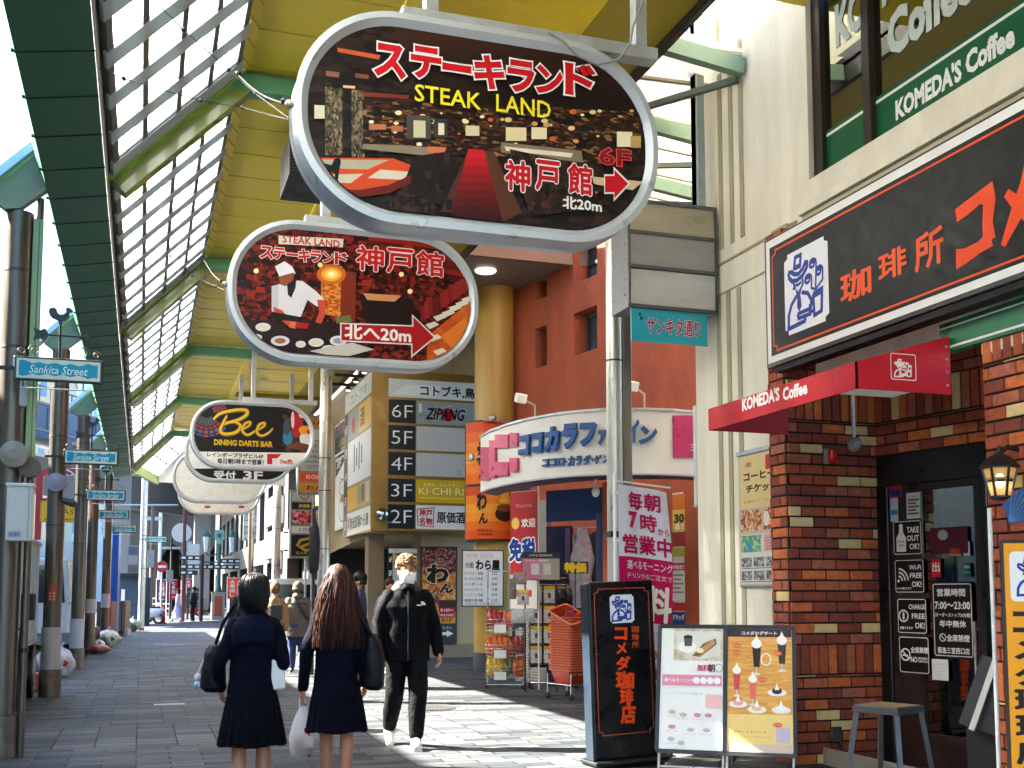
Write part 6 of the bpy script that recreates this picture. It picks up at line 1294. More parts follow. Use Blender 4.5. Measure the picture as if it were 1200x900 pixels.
for (x, w, y0, y1) in ((381, 20, 102, 182), (412, 15, 105, 186), (678, 12, 130, 190), (700, 15, 134, 192)):
    P4((x, y0), (x + w, y0 + 2), (x + w, y1), (x, y1), c=photo('print_bark', ['#120d09', '#3a2f22', '#6e6148', '#a8997a'], 26, (1.6, 1, .7), .4))
    for k in range(40):
        xx = x + rr.uniform(1, w - 2); yy = rr.uniform(y0 + 1, y1 - 3); P4((xx, yy), (xx + rr.uniform(1, 3), yy), (xx + rr.uniform(1, 3), yy + rr.uniform(1, 3)), c=rr.choice(['#6e6148', '#54482f', '#8a7c5c', '#2c2318', '#a8997a', '#1e1710'] if x < 410 else ['#54482f', '#3a2f22', '#2c2318', '#6e6148'])); pc.k += .03
    pc.k = 3
pc.k = 8; P4((425, 118), (755, 132), (748, 190), (425, 178), c=photo('print_shelves', ['#050303', '#120a07', '#381c10', '#0c0706', '#4a2a18', '#a07448'], 11, (1, 1, 2.6), .5))
for k in range(150):
    xx = rr.uniform(430, 690); yy = 118 + rr.gauss(32, 12); w = rr.uniform(2, 14); h = rr.uniform(1, 5); P4((xx, yy), (xx + w, yy + w * .06), (xx + w, yy + h + w * .06), (xx, yy + h), c=rr.choice(['#140b08', '#34160e', '#5a2c18', '#1c0e0a', '#0c0706', '#0c0706', '#74421f', '#100806', '#401c10', '#282420'])); pc.k += .03
for k in range(46):
    xx = rr.uniform(430, 740); yy = rr.uniform(128, 170); r = rr.uniform(.8, 3); pc.poly([pc.p(xx + r * 1.5 * math.cos(R(q * 45)), yy + r * math.sin(R(q * 45))) for q in range(8)], rr.choice(['#f4dca8', '#e8c890', '#fff0d0', '#d8a05c', '#c8602c'])); pc.k += .03
for (x, y, w, h, c) in ((476, 136, 28, 28, '#4a4640'), (484, 142, 14, 20, '#cfc4a4'), (508, 140, 16, 22, '#3a3630'), (513, 145, 7, 14, '#e8dcc0'), (545, 148, 16, 12, '#d8c8a0'), (592, 150, 24, 16, '#e0cfa0'), (622, 150, 18, 14, '#e8d8b0'), (722, 155, 18, 18, '#f0e2c0'), (738, 160, 12, 14, '#c0a060'), (432, 146, 20, 7, '#b8704c'), (458, 148, 14, 7, '#b06a48'), (368, 124, 12, 16, '#e0d4b4')):
    P4((x, y), (x + w, y + .5), (x + w, y + h), (x, y + h), c=c); pc.k += .03
pc.k = 26
P4((425, 170), (478, 172), (520, 176), (500, 184), (424, 176), c='#8a7c66'); P4((500, 173), (522, 174), (520, 181), (500, 180), c='#d0704a'); P4((586, 168), (680, 178), (682, 192), (586, 180), c='#86725c'); P4((590, 173), (670, 181), (668, 186), (592, 178), c='#e0d4bc'); P4((660, 205), (752, 214), (740, 224), (700, 218), c='#d8b890'); P4((650, 222), (700, 226), (690, 234), (660, 234), c='#e05a2a')
P4((365, 186), (460, 187), (484, 196), (482, 205), (455, 218), (420, 224), (368, 222), c='#d64a1e'); P4((370, 188), (455, 189), (430, 200), (374, 198), c='#b8ac94'); P4((445, 200), (482, 203), (470, 212), (430, 210), c='#d6ccb4'); P4((384, 206), (425, 205), (410, 216), (386, 215), c='#cfc4ac'); P4((484, 185), (520, 182), (505, 262), (440, 258), (470, 222), c=photo('print_chairs', ['#0a0706', '#1c110d', '#4a2a1c', '#120a08'], 12)); P4((596, 176), (690, 196), (700, 245), (620, 255), c=photo('print_chairs', [])); P4((365, 222), (420, 224), (455, 218), (482, 206), (484, 214), (455, 228), (400, 235), c='#6a1a10')
P4((482, 185), (530, 178), (536, 250), (480, 228), c='#1a1210'); P4((546, 180), (556, 178), (552, 250), (515, 250), c='#4a281c'); P4((566, 178), (578, 180), (610, 250), (588, 262), c='#55301f')
for k in range(9): P4((548 - k * 2.6, 176 + k * 9.5), (566 + k * 2.5, 177 + k * 9.5), (569 + k * 2.5, 187 + k * 9.5), (545 - k * 2.6, 186 + k * 9.5), c=['#c81a24', '#b81620', '#a0141c', '#8a1018', '#780e16', '#640c12', '#54090f', '#44080c', '#380709'][k]); pc.k += .03
for k in range(22):
    x = rr.choice([rr.uniform(482, 532), rr.uniform(595, 680)]); y = rr.uniform(180, 235); P4((x, y), (x + 8, y), (x + 7, y + 12), (x + 1, y + 12), c=rr.choice(['#0d0908', '#241410', '#38201a', '#180e0c'])); pc.k += .03
P4((391, 188), (397, 186), (399, 191), (397, 200), (395, 216), (391, 216), (392, 205), (380, 200), (376, 192), (388, 195), c='#0c0a0a')
pc.k = 36; rd = '#c4101c'
for ch, x, y, w, h in (('ス', 456, 74, 38, 40), ('テ', 498, 76, 36, 38), ('ー', 534, 82, 34, 9), ('キ', 572, 87, 36, 40), ('ラ', 609, 92, 32, 38), ('ン', 642, 96, 32, 34), ('ド', 678, 96, 36, 38)): pc.tpx(ch, x - w / 2, y - h / 2, x + w / 2, y + h / 2, rd, bold=.045, outline='#f0ece8', ow=.04)
for w_, x, wd, y in (('STEAK', 524, 78, 116), ('LAND', 612, 64, 127)): pc.tpx(w_, x - wd / 2, y - 10, x + wd / 2, y + 10, '#f0dc28', bold=.012, outline='#1a1208', ow=.02)
for ch, x, y, w in (('神', 605, 208, 28), ('戸', 640, 208, 27), ('館', 678, 212, 27)): pc.tpx(ch, x - w / 2, y - 17, x + w / 2, y + 17, rd, bold=.03, outline='#f0ece8', ow=.035)
pc.tpx('6F', 700, 176, 737, 196, '#7a1a20', bold=.02, outline='#f04a4a', ow=.03); pc.tpx('北20m', 658, 234, 703, 248, '#e8e6e2', bold=.03)
def arrow(x0, y0, x1, y1, body, col, head):
    ym = (y0 + y1) / 2; pc.poly([pc.p(*q) for q in ((x0, ym - body), (x1 - head, ym - body), (x1 - head, y0), (x1, ym), (x1 - head, y1), (x1 - head, ym + body), (x0, ym + body))], col)
cv_ = pc.conv; pc.conv = None; pc.poly([pc.p(*q) for q in ((706, 206), (717, 206), (717, 197), (737, 217), (717, 238), (717, 229), (706, 229))], '#e8e4e0'); pc.up(); pc.poly([pc.p(*q) for q in ((707, 208), (718, 208), (718, 201), (734, 217), (718, 234), (718, 227), (707, 227))], rd); pc.conv = cv_
pc.build('printed_picture')
b = MB(); c = t.location; b.tube([at_y(x, y, 6.62) - c for x, y in ((643, 38), (660, 48), (678, 66), (700, 76), (725, 70), (738, 52), (742, 30), (752, 6), (760, -30))], .008, M('loose_cable', '#8e9396', rough=.5), n=6); b.build('loose_cable', t)
# --- second sign: chef and counter print
t, pc = oval(416, 350, 10.65, 'second oval sign, printed with a white capped chef and a red arrow', posts=(-.3, .95), cable=((238, 302), 16.6), face='#5a100c')
P4((255, 250), (575, 250), (575, 440), (255, 440), c=photo('print_red_hall', ['#0a0202', '#2a0705', '#5a100a', '#8f2410', '#180403'], 9, (1, 1, 1.5), .6)); pc.up()
for k in range(10): P4((420 + k * 4, 262 + k * 5), (565, 275 + k * 6), (565, 283 + k * 6), (420 + k * 4, 268 + k * 5), c=['#7a1410', '#6a120e', '#5c0f0c', '#8a1a12', '#4a0c0a'][k % 5]); pc.k += .04
for k in range(170):
    x = rr.uniform(268, 560); y = rr.uniform(285, 350); w = rr.uniform(2, 12); h = rr.uniform(2, 9); P4((x, y), (x + w, y + w * .06), (x + w, y + h), (x, y + h), c=rr.choice(['#5a0e08', '#78140a', '#380806', '#220504', '#962410', '#180403', '#480c08', '#8a1c0c', '#140806'])); pc.k += .02
pc.k = 20; P4((376, 310), (400, 312), (398, 372), (376, 368), c=photo('print_brick_glow', ['#8a3a14', '#c8641c', '#e89a44'], 20, (1, 1, 2.4), .7)); P4((400, 318), (417, 320), (416, 380), (398, 372), c='#7a2a14')
for k in range(12):
    for j in range(3): P4((377 + j * 7 + (k % 2) * 3, 313 + k * 4.8), (382 + j * 7 + (k % 2) * 3, 313.4 + k * 4.8), (382 + j * 7 + (k % 2) * 3, 316.5 + k * 4.8), (377 + j * 7 + (k % 2) * 3, 316 + k * 4.8), c=rr.choice(['#d8782a', '#b8541c', '#e0904a', '#9a4418'])); pc.k += .02
for r, c in ((17, '#c8641c'), (12, '#e89a34'), (8, '#f8cc60'), (4, '#fff0b8')): pc.poly([pc.p(388 + r * math.cos(R(q * 20)), 322 + r * .7 * math.sin(R(q * 20))) for q in range(18)], c); pc.k += .1
for (x, y) in ((375, 311), (300, 318), (470, 322), (480, 342)): pc.poly([pc.p(x + 3 * math.cos(R(q * 40)), y + 3 * math.sin(R(q * 40))) for q in range(9)], '#ffe0a0')
P4((268, 375), (420, 378), (430, 420), (330, 432), (280, 415), c='#241014'); P4((420, 345), (480, 350), (500, 380), (430, 385), c='#1c0c0c'); P4((425, 344), (470, 347), (462, 354), (430, 352), c='#c88a5a')
for k in range(13):
    x = 492 + k * 4.6; y = 372 - k * 3.2; P4((x, y - 12), (x + 6, y - 14), (x + 7, y + 4), (x + 1, y + 6), c=rr.choice(['#7a1818', '#5a1012', '#8a2020'])); pc.k += .02
P4((500, 395), (555, 350), (562, 380), (540, 420), (500, 425), c=photo('print_counter', ['#8a3010', '#c8541a', '#e88a3c'], 4, (1, 1, 1), .1)); P4((516, 395), (545, 372), (550, 392), (530, 410), c='#e0782a')
for (x, y) in ((505, 381), (514, 372), (524, 367), (532, 361), (540, 356), (547, 351), (508, 396), (514, 412)): P4((x - 7, y), (x + 4, y - 4), (x + 9, y), (x - 2, y + 5), c='#ddd6c4'); pc.k += .03
pc.k = 28
jk = '#d4d2d4'; P4((322, 336), (336, 329), (354, 330), (370, 342), (380, 352), (371, 360), (360, 352), (352, 372), (326, 371), (318, 350), c=jk); P4((318, 336), (326, 334), (326, 370), (318, 365), c='#c0bec4'); P4((322, 313), (333, 307), (342, 313), (346, 321), (328, 327), c='#dcdadc'); P4((326, 325), (344, 320), (343, 331), (334, 336), (328, 334), c='#8a4a34'); P4((336, 334), (347, 327), (346, 338), (341, 350), (337, 346), c='#16141a')
P4((320, 360), (330, 364), (346, 382), (344, 386), (334, 380), (321, 368), c='#c84a34'); P4((371, 352), (380, 352), (381, 368), (376, 380), (369, 378), (374, 366), c='#c84a34'); P4((340, 377), (348, 378), (346, 386), (338, 384), c='#d86a4a'); P4((319, 366), (352, 372), (352, 378), (319, 375), c='#121014')
for (x, y, a, b_) in ((308, 384, 9, 5), (328, 400, 11, 6), (370, 402, 9, 5), (385, 410, 9, 5), (396, 400, 10, 6), (300, 396, 7, 4), (352, 404, 6, 4)):
    pc.poly([pc.p(x + a * math.cos(R(q * 20)), y + b_ * math.sin(R(q * 20))) for q in range(18)], '#d6d6da'); pc.k += .1; pc.poly([pc.p(x + a * .6 * math.cos(R(q * 20)), y + b_ * .55 * math.sin(R(q * 20))) for q in range(18)], rr.choice(['#8a9ab4', '#c83a2a', '#a8643a', '#e0d0b0'])); pc.k += .1
P4((362, 412), (412, 402), (438, 410), (400, 420), c='#c8c0b4'); P4((347, 378), (362, 380), (360, 386), (345, 385), c='#a82018'); P4((392, 372), (410, 370), (412, 378), (394, 380), c='#6a6a3a')
pc.k = 36; pc.conv = None
pc.poly([pc.p(*q) for q in ((326, 277), (402, 281), (401, 291), (326, 287))], '#cfc4b8'); pc.up(); pc.tpx('STEAK LAND', 331, 279.5, 398, 288.5, '#a01820', bold=.02)
for ch, x, w, h in (('ス', 312, 16, 15), ('テ', 327, 14, 14), ('ー', 342, 14, 3), ('キ', 356, 14, 15), ('ラ', 370, 13, 14), ('ン', 384, 13, 13), ('ド', 399, 15, 14)):
    y = 297 + (x - 312) * .08; pc.tpx(ch, x - w / 2, y - h / 2, x + w / 2, y + h / 2, '#b01420', bold=.04, outline='#e8dcd4', ow=.04)
for ch, x, y, w in (('神', 433, 304, 31), ('戸', 468, 307, 30), ('館', 503, 310, 31)): pc.tpx(ch, x - w / 2, y - 14, x + w / 2, y + 14, '#b81420', bold=.025, outline='#f0d8d0', ow=.03)
pc.poly([pc.p(*q) for q in ((398, 379), (482, 382), (482, 369), (510, 396), (481, 420), (481, 405), (398, 401))], '#e8dcd8'); pc.up(); pc.poly([pc.p(*q) for q in ((399.5, 380.5), (483.5, 383.5), (483.5, 372), (507.5, 396), (482.5, 416.5), (482.5, 403.5), (399.5, 399.5))], '#a8141c'); pc.up(); pc.tpx('北へ20m', 404, 383, 481, 400, '#f2ece8', bold=.03)
pc.build('printed_picture')
# --- third: darts bar
t, pc = oval(296, 511, 22.8, 'black oval darts bar sign with gold script and cocktail photo', posts=(-.0, 1.15), face='#e2e0da')
P4((215, 460), (380, 460), (380, 531), (215, 529), c='#101215'); pc.up()
P4((331, 460), (380, 460), (380, 531), (331, 529), c=photo('print_bar', ['#08070a', '#15131a', '#3a2420', '#6a3a2a'], 5))
for (x, y, a, b_, c) in ((337, 513, 5.5, 9, '#2a7fa0'), (336, 500, 4, 10, '#3a4a5c'), (348, 497, 7, 16, '#a81c2a'), (343, 492, 2, 10, '#e8c8c0'), (360, 514, 9, 9, '#d8d6d4'), (357, 504, 7, 5, '#e09a1c'), (363, 506, 4, 3, '#c82a2a'), (355, 486, 5, 4, '#c8d0a0'), (349, 523, 14, 4, '#6a3a24')): pc.poly([pc.p(x + a * math.cos(R(q * 20)), y + b_ * math.sin(R(q * 20))) for q in range(18)], c); pc.k += .2
pc.k = 3
c0 = pc.p(242, 484); 
for k in range(7):
    a0, a1 = 215 + k * 16, 215 + k * 16 + 13
    for r0, r1, c in ((.10, .27, '#4a4c52'), (.29, .33, '#a8243a'), (.35, .42, '#55575c'), (.44, .48, '#b02a3a' if k % 2 else '#3a4a9a')): pc.poly([(c0[0] + r * math.cos(R(a)), c0[1] + r * math.sin(R(a))) for r, a in ((r0, a0), (r1, a0), (r1, a1), (r0, a1))], c)
for k in range(4): pc.poly([(c0[0] + r * math.cos(R(a)), c0[1] + r * math.sin(R(a))) for r, a in ((.14, 5 + k * 10), (.4, 8 + k * 8), (.4, 13 + k * 8), (.14, 12 + k * 10))], rr.choice(['#a8243a', '#55575c']))
pc.up(); gd = '#c09a1c'
def bez(pts, w):
    P_ = [pc.p(*q) for q in pts]; n = len(P_); out = []
    for i in range(n - 1):
        p0, p1, p2, p3 = P_[max(0, i-1)], P_[i], P_[i+1], P_[min(n-1, i+2)]
        for k in range(6):
            u = k / 6; out.append(tuple(.5 * (2 * p1[j] + (p2[j] - p0[j]) * u + (2 * p0[j] - 5 * p1[j] + 4 * p2[j] - p3[j]) * u * u + (3 * p1[j] - p0[j] - 3 * p2[j] + p3[j]) * u ** 3) for j in (0, 1)))
    out.append(P_[-1]); m = len(out)
    for (sc_, c, dz) in ((1.0, '#7a6012', 0), (.62, '#d0ac28', .012)):
        pc.line([(x, z + dz * sc_) for x, z in out], [sc_ * w * (.25 + .75 * math.sin(math.pi * min(1, (k + 2) / (m + 2))) ** .5) for k in range(m)], c); pc.k += .4
bez([(250, 492), (258, 485), (275, 481), (288, 481), (289, 486), (280, 492), (266, 496), (259, 500)], .09); bez([(266, 487), (262, 495), (258, 505), (264, 509), (276, 507), (282, 500), (276, 495), (268, 496)], .085); bez([(284, 504), (292, 499), (293, 495), (287, 497), (284, 505), (290, 510), (298, 506), (304, 501)], .07); bez([(301, 505), (309, 500), (310, 496), (304, 498), (301, 506), (306, 511), (314, 508), (320, 502)], .07)
pc.k = 9; pc.tpx('DINING DARTS BAR', 251, 516, 320, 523, gd, bold=.05); k9 = '#1c1c1e'
pc.tpx('レインボープラザビル6F', 243, 531, 309, 536.5, k9, bold=.03); pc.tpx('毎日朝5時まで営業！', 255, 538, 309, 544, k9, bold=.03); pc.tpx('7m先', 328, 538, 343, 544, '#b81c24', bold=.03)
pc.conv = None; pc.poly([pc.p(*q) for q in ((313, 532), (330, 532), (325, 537), (319, 537), (319, 544), (313, 544))], '#b81c24'); pc.build('printed_picture')
# --- reception sign, two blanks
t, pc = oval(281, 531, 26.0, 'oval sign with black reception band peeking out under the darts bar sign', posts=(-.0, 1.15), face='#dddcd6')
P4((205, 549), (360, 549), (360, 575), (205, 575), c='#15171a'); pc.conv = None; pc.up(); pc.tpx('受付', 251, 552, 276, 562, '#e4e4e0', bold=.03); pc.tpx('3F', 285, 552, 308, 562, '#e4e4e0', bold=.03); pc.build('printed_band')
oval(258, 560, 30.6, 'blank white oval sign in the middle of the row', posts=(-.3, .9), face='#e0dfd8')
t, pc = oval(257, 577, 35.0, 'last blank oval sign, lowest and farthest in the row', posts=(-.3, .9), face='#dcdbd4')
for x in (243, 283): pc.poly([pc.p(x + 4 * math.cos(R(q * 30)), 594 + 1.5 * math.sin(R(q * 30))) for q in range(12)], '#a8443c')
pc.build('small_marks')
# dark louvred vent box under the ceiling left of the first sign
q = at_z(350, 198, 6.1); t = thing('ceiling_vent', (q.x, q.y, q.z), 0, 'dark louvred box under the olive ceiling left of the biggest sign', 'vent')
b = MB(); b.box(-.16, .3, -.5, .35, -.25, .2, M('vent_black', '#1a1a1c', rough=.6)); b.build('casing', t)
b = MB()
for k in range(12): b.obox((.07, -.51, -.22 + k * .034), (.44, .03, .006), (R(30), 0, 0), M('vent_slat', '#3a3b3e', rough=.5))
b.build('slats', t); b = MB(); b.box(-.02, .02, -.1, .1, .2, .36, galv); b.build('hanger', t)
# thin bird wires
def wire(name, pts, lab, r=.004):
    b = MB(); o0 = Vector(pts[0]); b.tube([Vector(p) - o0 for p in pts], r, black_metal, n=5)
    for p in pts[1:-1]: b.ball(Vector(p) - o0, .018, black_metal, n=8, m=5)
    o = b.build(name); o.location = o0; tag(o, lab, 'wire')
wire('stay_wire', [at_y(112, 78, 8.2), at_y(145, 92, 8.4), at_y(235, 118, 9.0), at_y(284, 126, 9.2), at_y(338, 140, 6.8)], 'thin black wire crossing below the glazing to the biggest sign')
wire('stay_wire', [at_y(150, -30, 7.0), at_y(215, 35, 7.8), at_y(268, 82, 8.6), at_y(300, 110, 8.2), at_y(338, 138, 6.8)], 'thin black wire dropping from the glazing to the left rim of the biggest sign')
wire('stay_wire', [at_y(138, 260, 12.5), at_y(151, 270, 12.6), at_y(200, 300, 13), at_y(225, 323, 13.2), at_y(254, 336, 11.5), at_y(263, 340, 10.5)], 'thin black wire running to the left rim of the chef sign')

# ================================================================== STREET BOARDS AND GOODS
# tall standing signboard
q = at_d(732, 890, 9.3)
t = thing('standing_signboard', (q.x, q.y, 0), R(4), 'tall black standing signboard with orange brush writing and blue emblem', 'signboard'); t.rotation_euler = (0, R(-2.0), R(4))
wB, z0, z1 = .30, .06, 1.52; bm_ = M('board_black', '#0e0f12', rough=.3, var=.15)
b = MB(); b.box(-wB, wB, -.06, .06, z0, z1, bm_); b.build('panel', t, bevel=.012, seg=2)
b = MB(); b.box(-wB - .02, -wB - .0, -.07, .07, z0, z1 - .02, M('board_edge', '#1a2530', rough=.35)); b.build('side_rail', t, bevel=.004)
b = MB(); b.box(-wB - .04, wB + .1, -.16, .16, .03, .06, black_metal); b.build('base_plate', t, bevel=.006)
for sx in (-wB, wB + .05):
    for sy in (-.13, .13): b = MB(); b.cyl(sx, sy, 0, .03, .025, black_plastic, n=12); b.build('foot', t)
pc = Pic(t, -.0605); n = .035; x0, x1, a0, a1 = -wB + .045, wB - .045, .26, z1 - .06
pc.line([(x0 + n, a0), (x1 - n, a0), (x1 - n, a0 + n * .7), (x1, a0 + n), (x1, a1 - n), (x1 - n, a1 - n * .7), (x1 - n, a1), (x0 + n, a1), (x0 + n, a1 - n * .7), (x0, a1 - n), (x0, a0 + n), (x0 + n, a0 + n * .7)], .007, '#b8553a', closed=True); pc.up()
emblem(pc, .0, 1.29, .225, .235, '#1c3a94', '#e4e6ea', lw=.055); pc.up()
for k, (ch, x, z, w, h) in enumerate((('コ', -.02, 1.085, .12, .105), ('メ', -.02, .965, .1, .1), ('ダ', -.01, .84, .14, .12), ('珈', .0, .70, .16, .14), ('琲', .01, .56, .12, .12), ('店', .02, .42, .13, .15))): pc.text(ch, x, z, w, h, '#ee4a18', bold=.045, rot=R(-3))
for k, ch in enumerate('珈琲所'): pc.text(ch, .115, 1.115 - .065 * k, .07, .055, '#d0502a', bold=.02)
pc.build('printed_marks')
# two poster stands
def aframe(px_, D, yaw, label):
    q = at_d(px_, 880, D); t = thing('poster_stand', (q.x, q.y, 0), yaw, label, 'poster stand', 'poster stands outside the cafe'); TL = R(-13); w, z0, z1 = .275, .2, 1.2
    fr_ = [(x, z) for x, z in rrect(0, (z0 + z1) / 2, 2 * w, z1 - z0, .035, 6)]; inn = rrect(0, (z0 + z1) / 2, 2 * w - .06, z1 - z0 - .06, .012, 6)
    b = MB(); b.ring(fr_, inn, -.018, black_plastic, -.014); b.prism(fr_, -.018, .018, black_plastic, True, False); b.ring(fr_, inn, .018, black_plastic); b.prism(inn, -.008, .01, M('poster_backing', '#cfcfcc')); o = b.build('frame', t); o.rotation_euler = (TL, 0, 0)
    for sx in (-1, 1):
        b = MB(); b.tube([(sx * (w - .03), .02, 0), (sx * (w - .03), .02, z0 + .3)], .012, steel, n=10); o = b.build('front_leg', t); o.rotation_euler = (TL, 0, 0)
        b = MB(); b.tube([(sx * (w - .05), .52, 0), (sx * (w - .05), .27, 1.08)], .014, black_metal, n=10); b.build('rear_leg', t)
    b = MB(); b.tube([(-w + .03, .02, .1), (w - .03, .02, .1)], .01, steel, n=8); o = b.build('cross_bar', t); o.rotation_euler = (TL, 0, 0)
    b = MB(); b.box(-w + .06, w - .06, .1, .4, .04, .12, M('weight_grey', '#3a3d40', rough=.6)); b.build('weight', t, bevel=.02)
    pc = Pic(t, -.0085); b0 = pc.build
    def build():
        for mb, nm in ((pc.art, 'poster'), (pc.txt, 'poster_lettering')):
            if mb.f: o = mb.build(nm, t); o.rotation_euler = (TL, 0, 0)
    pc.build = build; return t, pc, w - .032, z0 + .032, z1 - .032
t, pc, w, z0, z1 = aframe(808, 8.5, R(-36), 'black framed poster stand with a mostly white breakfast poster')
pc.rect(-w, z0, w, z1, '#e4e2dc'); pc.up(); h = z1 - z0
pc.rect(-w * .6, z1 - h * .27, w, z1, photo('print_table', ['#8a6a48', '#b9a88c', '#d8ccb8', '#a8b088'], 9, cells=.2)); pc.rect(-w, z1 - h * .14, -w * .62, z1, '#dfe6d6'); pc.up(); pc.poly([(-w * .55, z1 - .02), (w * .9, z1 - .02), (w * .9, z1 - h * .22), (w * .3, z1 - h * .26), (-w * .5, z1 - h * .18)], '#d8d2c4'); pc.up()
pc.poly(ell(-.04, z1 - h * .155, .07, .045), '#ece8e0'); pc.poly([(.0, z1 - h * .23), (.06, z1 - h * .24), (.19, z1 - h * .13), (.18, z1 - h * .08), (.08, z1 - h * .13)], photo('print_bun', ['#5a3018', '#8a5a30', '#c89a5a'], 40, cells=.3)); pc.up(); pc.poly([(-.07, z1 - h * .07), (-.0, z1 - h * .07), (-.005, z1 - h * .15), (-.06, z1 - h * .15)], '#55504a'); pc.poly([(.03, z1 - h * .2), (.08, z1 - h * .21), (.18, z1 - h * .12), (.16, z1 - h * .09)], '#c0905a'); pc.up(); pc.poly(ell(-.035, z1 - h * .07, .035, .014), '#2a1a12'); pc.poly(ell(.06, z1 - h * .185, .03, .02), '#e8d8b0')
pc.rect(-w * .95, z1 - h * .48, w * .95, z1 - h * .39, '#d88a9a'); pc.up(); pc.text('選べるモーニング', -w * .4, z1 - h * .435, w * .95, h * .03, '#f4e8ea', bold=.02)
for k in range(4): pc.poly(ell(w * (.15 + .22 * k), z1 - h * .435, .026, .026), '#f0e6e4')
pc.text('無料', w * .36, z1 - h * .33, .09, .05, '#c84a6a', bold=.03); pc.text('朝', w * .62, z1 - h * .33, .05, .06, '#5a2a2a', bold=.03); pc.line(ell(w * .85, z1 - h * .33, .03, .03), .005, '#7a7a78', closed=True)
pc.text('ドリンクご注文で', -w * .2, z1 - h * .545, w * 1.1, .02, '#a8a29a'); pc.rect(w * .45, z1 - h * .66, w * .95, z1 - h * .55, '#e8b4b0')
for (fx, fz) in ((-.6, .7), (-.25, .72), (-.6, .82), (.2, .72), (.55, .72), (-.62, .92), (.0, .84), (.5, .84), (-.3, .95)):
    pc.poly(ell(w * fx, z1 - h * fz, .028, .016), rr.choice(['#c8a890', '#b8b0a8', '#c88a8a', '#a8b0b8'])); pc.text('モーニング', w * fx, z1 - h * (fz + .035), .08, .012, '#8a857e')
pc.build()
t, pc, w, z0, z1 = aframe(890, 8.35, R(-34), 'black framed poster stand with an orange dessert poster under a brown header')
pc.rect(-w, z0, w, z1, photo('print_wood', ['#b87430', '#d89a44', '#e8b468'], 7, (.6, 1, 5), .25)); pc.up(); h = z1 - z0
pc.rect(-w, z1 - h * .065, w, z1, '#3a2424'); pc.rect(-w, z0, w, z0 + .06, '#c8b0a0'); pc.up(); pc.rect(-w, z0 + .06, w, z0 + h * .3, '#e6c478'); pc.up(); pc.text('コメダのデザート', 0, z1 - h * .033, w * 1.1, .03, '#f0e8e0', bold=.02)
def glass_(x, z, s, body, top):
    pc.poly([(x - .028 * s, z + .09 * s), (x + .028 * s, z + .09 * s), (x + .018 * s, z - .05 * s), (x - .018 * s, z - .05 * s)], body); pc.rect(x - .006 * s, z - .09 * s, x + .006 * s, z - .05 * s, '#c8beb0'); pc.poly(ell(x, z - .095 * s, .025 * s, .008 * s), '#d8d0c4'); pc.up(); pc.poly(ell(x, z + .1 * s, .032 * s, .03 * s), top); pc.poly([(x - .02 * s, z + .11 * s), (x + .02 * s, z + .11 * s), (x, z + .16 * s)], top); pc.up(-1)
glass_(-.02, z1 - h * .25, 1.2, '#2a1a16', '#efe8dc'); glass_(.17, z1 - h * .22, 1.2, '#3a241a', '#efe8dc'); glass_(-.17, z1 - h * .45, 1, '#c84a4a', '#f0e4da'); glass_(-.05, z1 - h * .52, 1, '#d86a5a', '#f2e8de')
pc.line(ell(.05, z1 - h * .25, .035, .045), .008, '#efe8dc', closed=True)
for (x, z, c) in ((.13, z1 - h * .52, '#3a2420'), (-.16, z1 - h * .62, '#e8a0a0'), (.16, z1 - h * .66, '#efe8e0'), (-.02, z1 - h * .66, '#e0b080')):
    pc.poly(ell(x, z, .07, .028), '#e6e0d8'); pc.up(); pc.poly(ell(x, z + .012, .038, .024), c); pc.poly([(x - .018, z + .02), (x + .018, z + .02), (x, z + .075)], '#f2ece4'); pc.up(-1)
for (fx, fz) in ((-.7, .14), (-.7, .2), (.55, .2), (.1, .42), (-.7, .58), (.55, .78)): pc.poly(ell(w * fx, z1 - h * fz, .035, .018), '#d8641e'); pc.up(); pc.text('おすすめ', w * fx, z1 - h * fz, .05, .01, '#f4e8d8'); pc.up(-1)
pc.text('デザートドリンク', -w * .3, z1 - h * .84, w * 1.0, .022, '#c8782a', bold=.02); pc.text('シロノワール　クリームソーダ', -w * .2, z1 - h * .88, w * 1.1, .014, '#8a6a3a'); pc.rect(w * .5, z1 - h * .92, w * .92, z1 - h * .8, '#b8a8c0')
pc.build()
# flag banner
q = at_d(721, 700, 9.75); t = thing('flag_banner', (q.x, q.y, 0), R(15), 'white and magenta flag banner with Japanese opening time in front of the post', 'flag banner')
zt_ = at_d(724, 562, 9.75).z; b = MB(); b.cyl(0, 0, 0, zt_ + .06, .014, white_pl, n=12); b.bar((0, 0, zt_ - .0), (.65, .0, zt_ - .03), .014, .014, white_pl); b.cyl(0, 0, .9, .94, .02, M('pole_joint', '#c9cfd6')); b.build('pole', t)
b = MB(); b.lathe([(0, 0), (.2, 0), (.2, .05), (.16, .09), (.03, .12), (0, .12)], M('flag_base', '#c5c9cb', rough=.5), n=24); b.build('weighted_base', t)
pc = Pic(t, 0.); cx0, cx1, zb_ = .04, .62, .28
def grid(x0, x1, z0, z1, col):
    k = 10; m = max(2, int((z1 - z0) / .06))
    pc.art.add([(x0 + (x1 - x0) * i / k, pc.d, z0 + (z1 - z0) * j / m) for j in range(m + 1) for i in range(k + 1)], [(j * (k + 1) + i, j * (k + 1) + i + 1, (j + 1) * (k + 1) + i + 1, (j + 1) * (k + 1) + i) for j in range(m) for i in range(k)], ink(col), True)
mg = '#c01450'; zA = zt_ - .03; z1_, z2_, z3_ = pc.p(750, 652)[1], pc.p(750, 728)[1], zb_
grid(cx0, cx1, z1_, zA, '#dcd9de'); grid(cx0, cx1, z2_, z1_, mg); grid(cx0, cx1, z3_, z2_, '#e0d8da'); pc.up()
W_ = cx1 - cx0; hh = zA - z1_
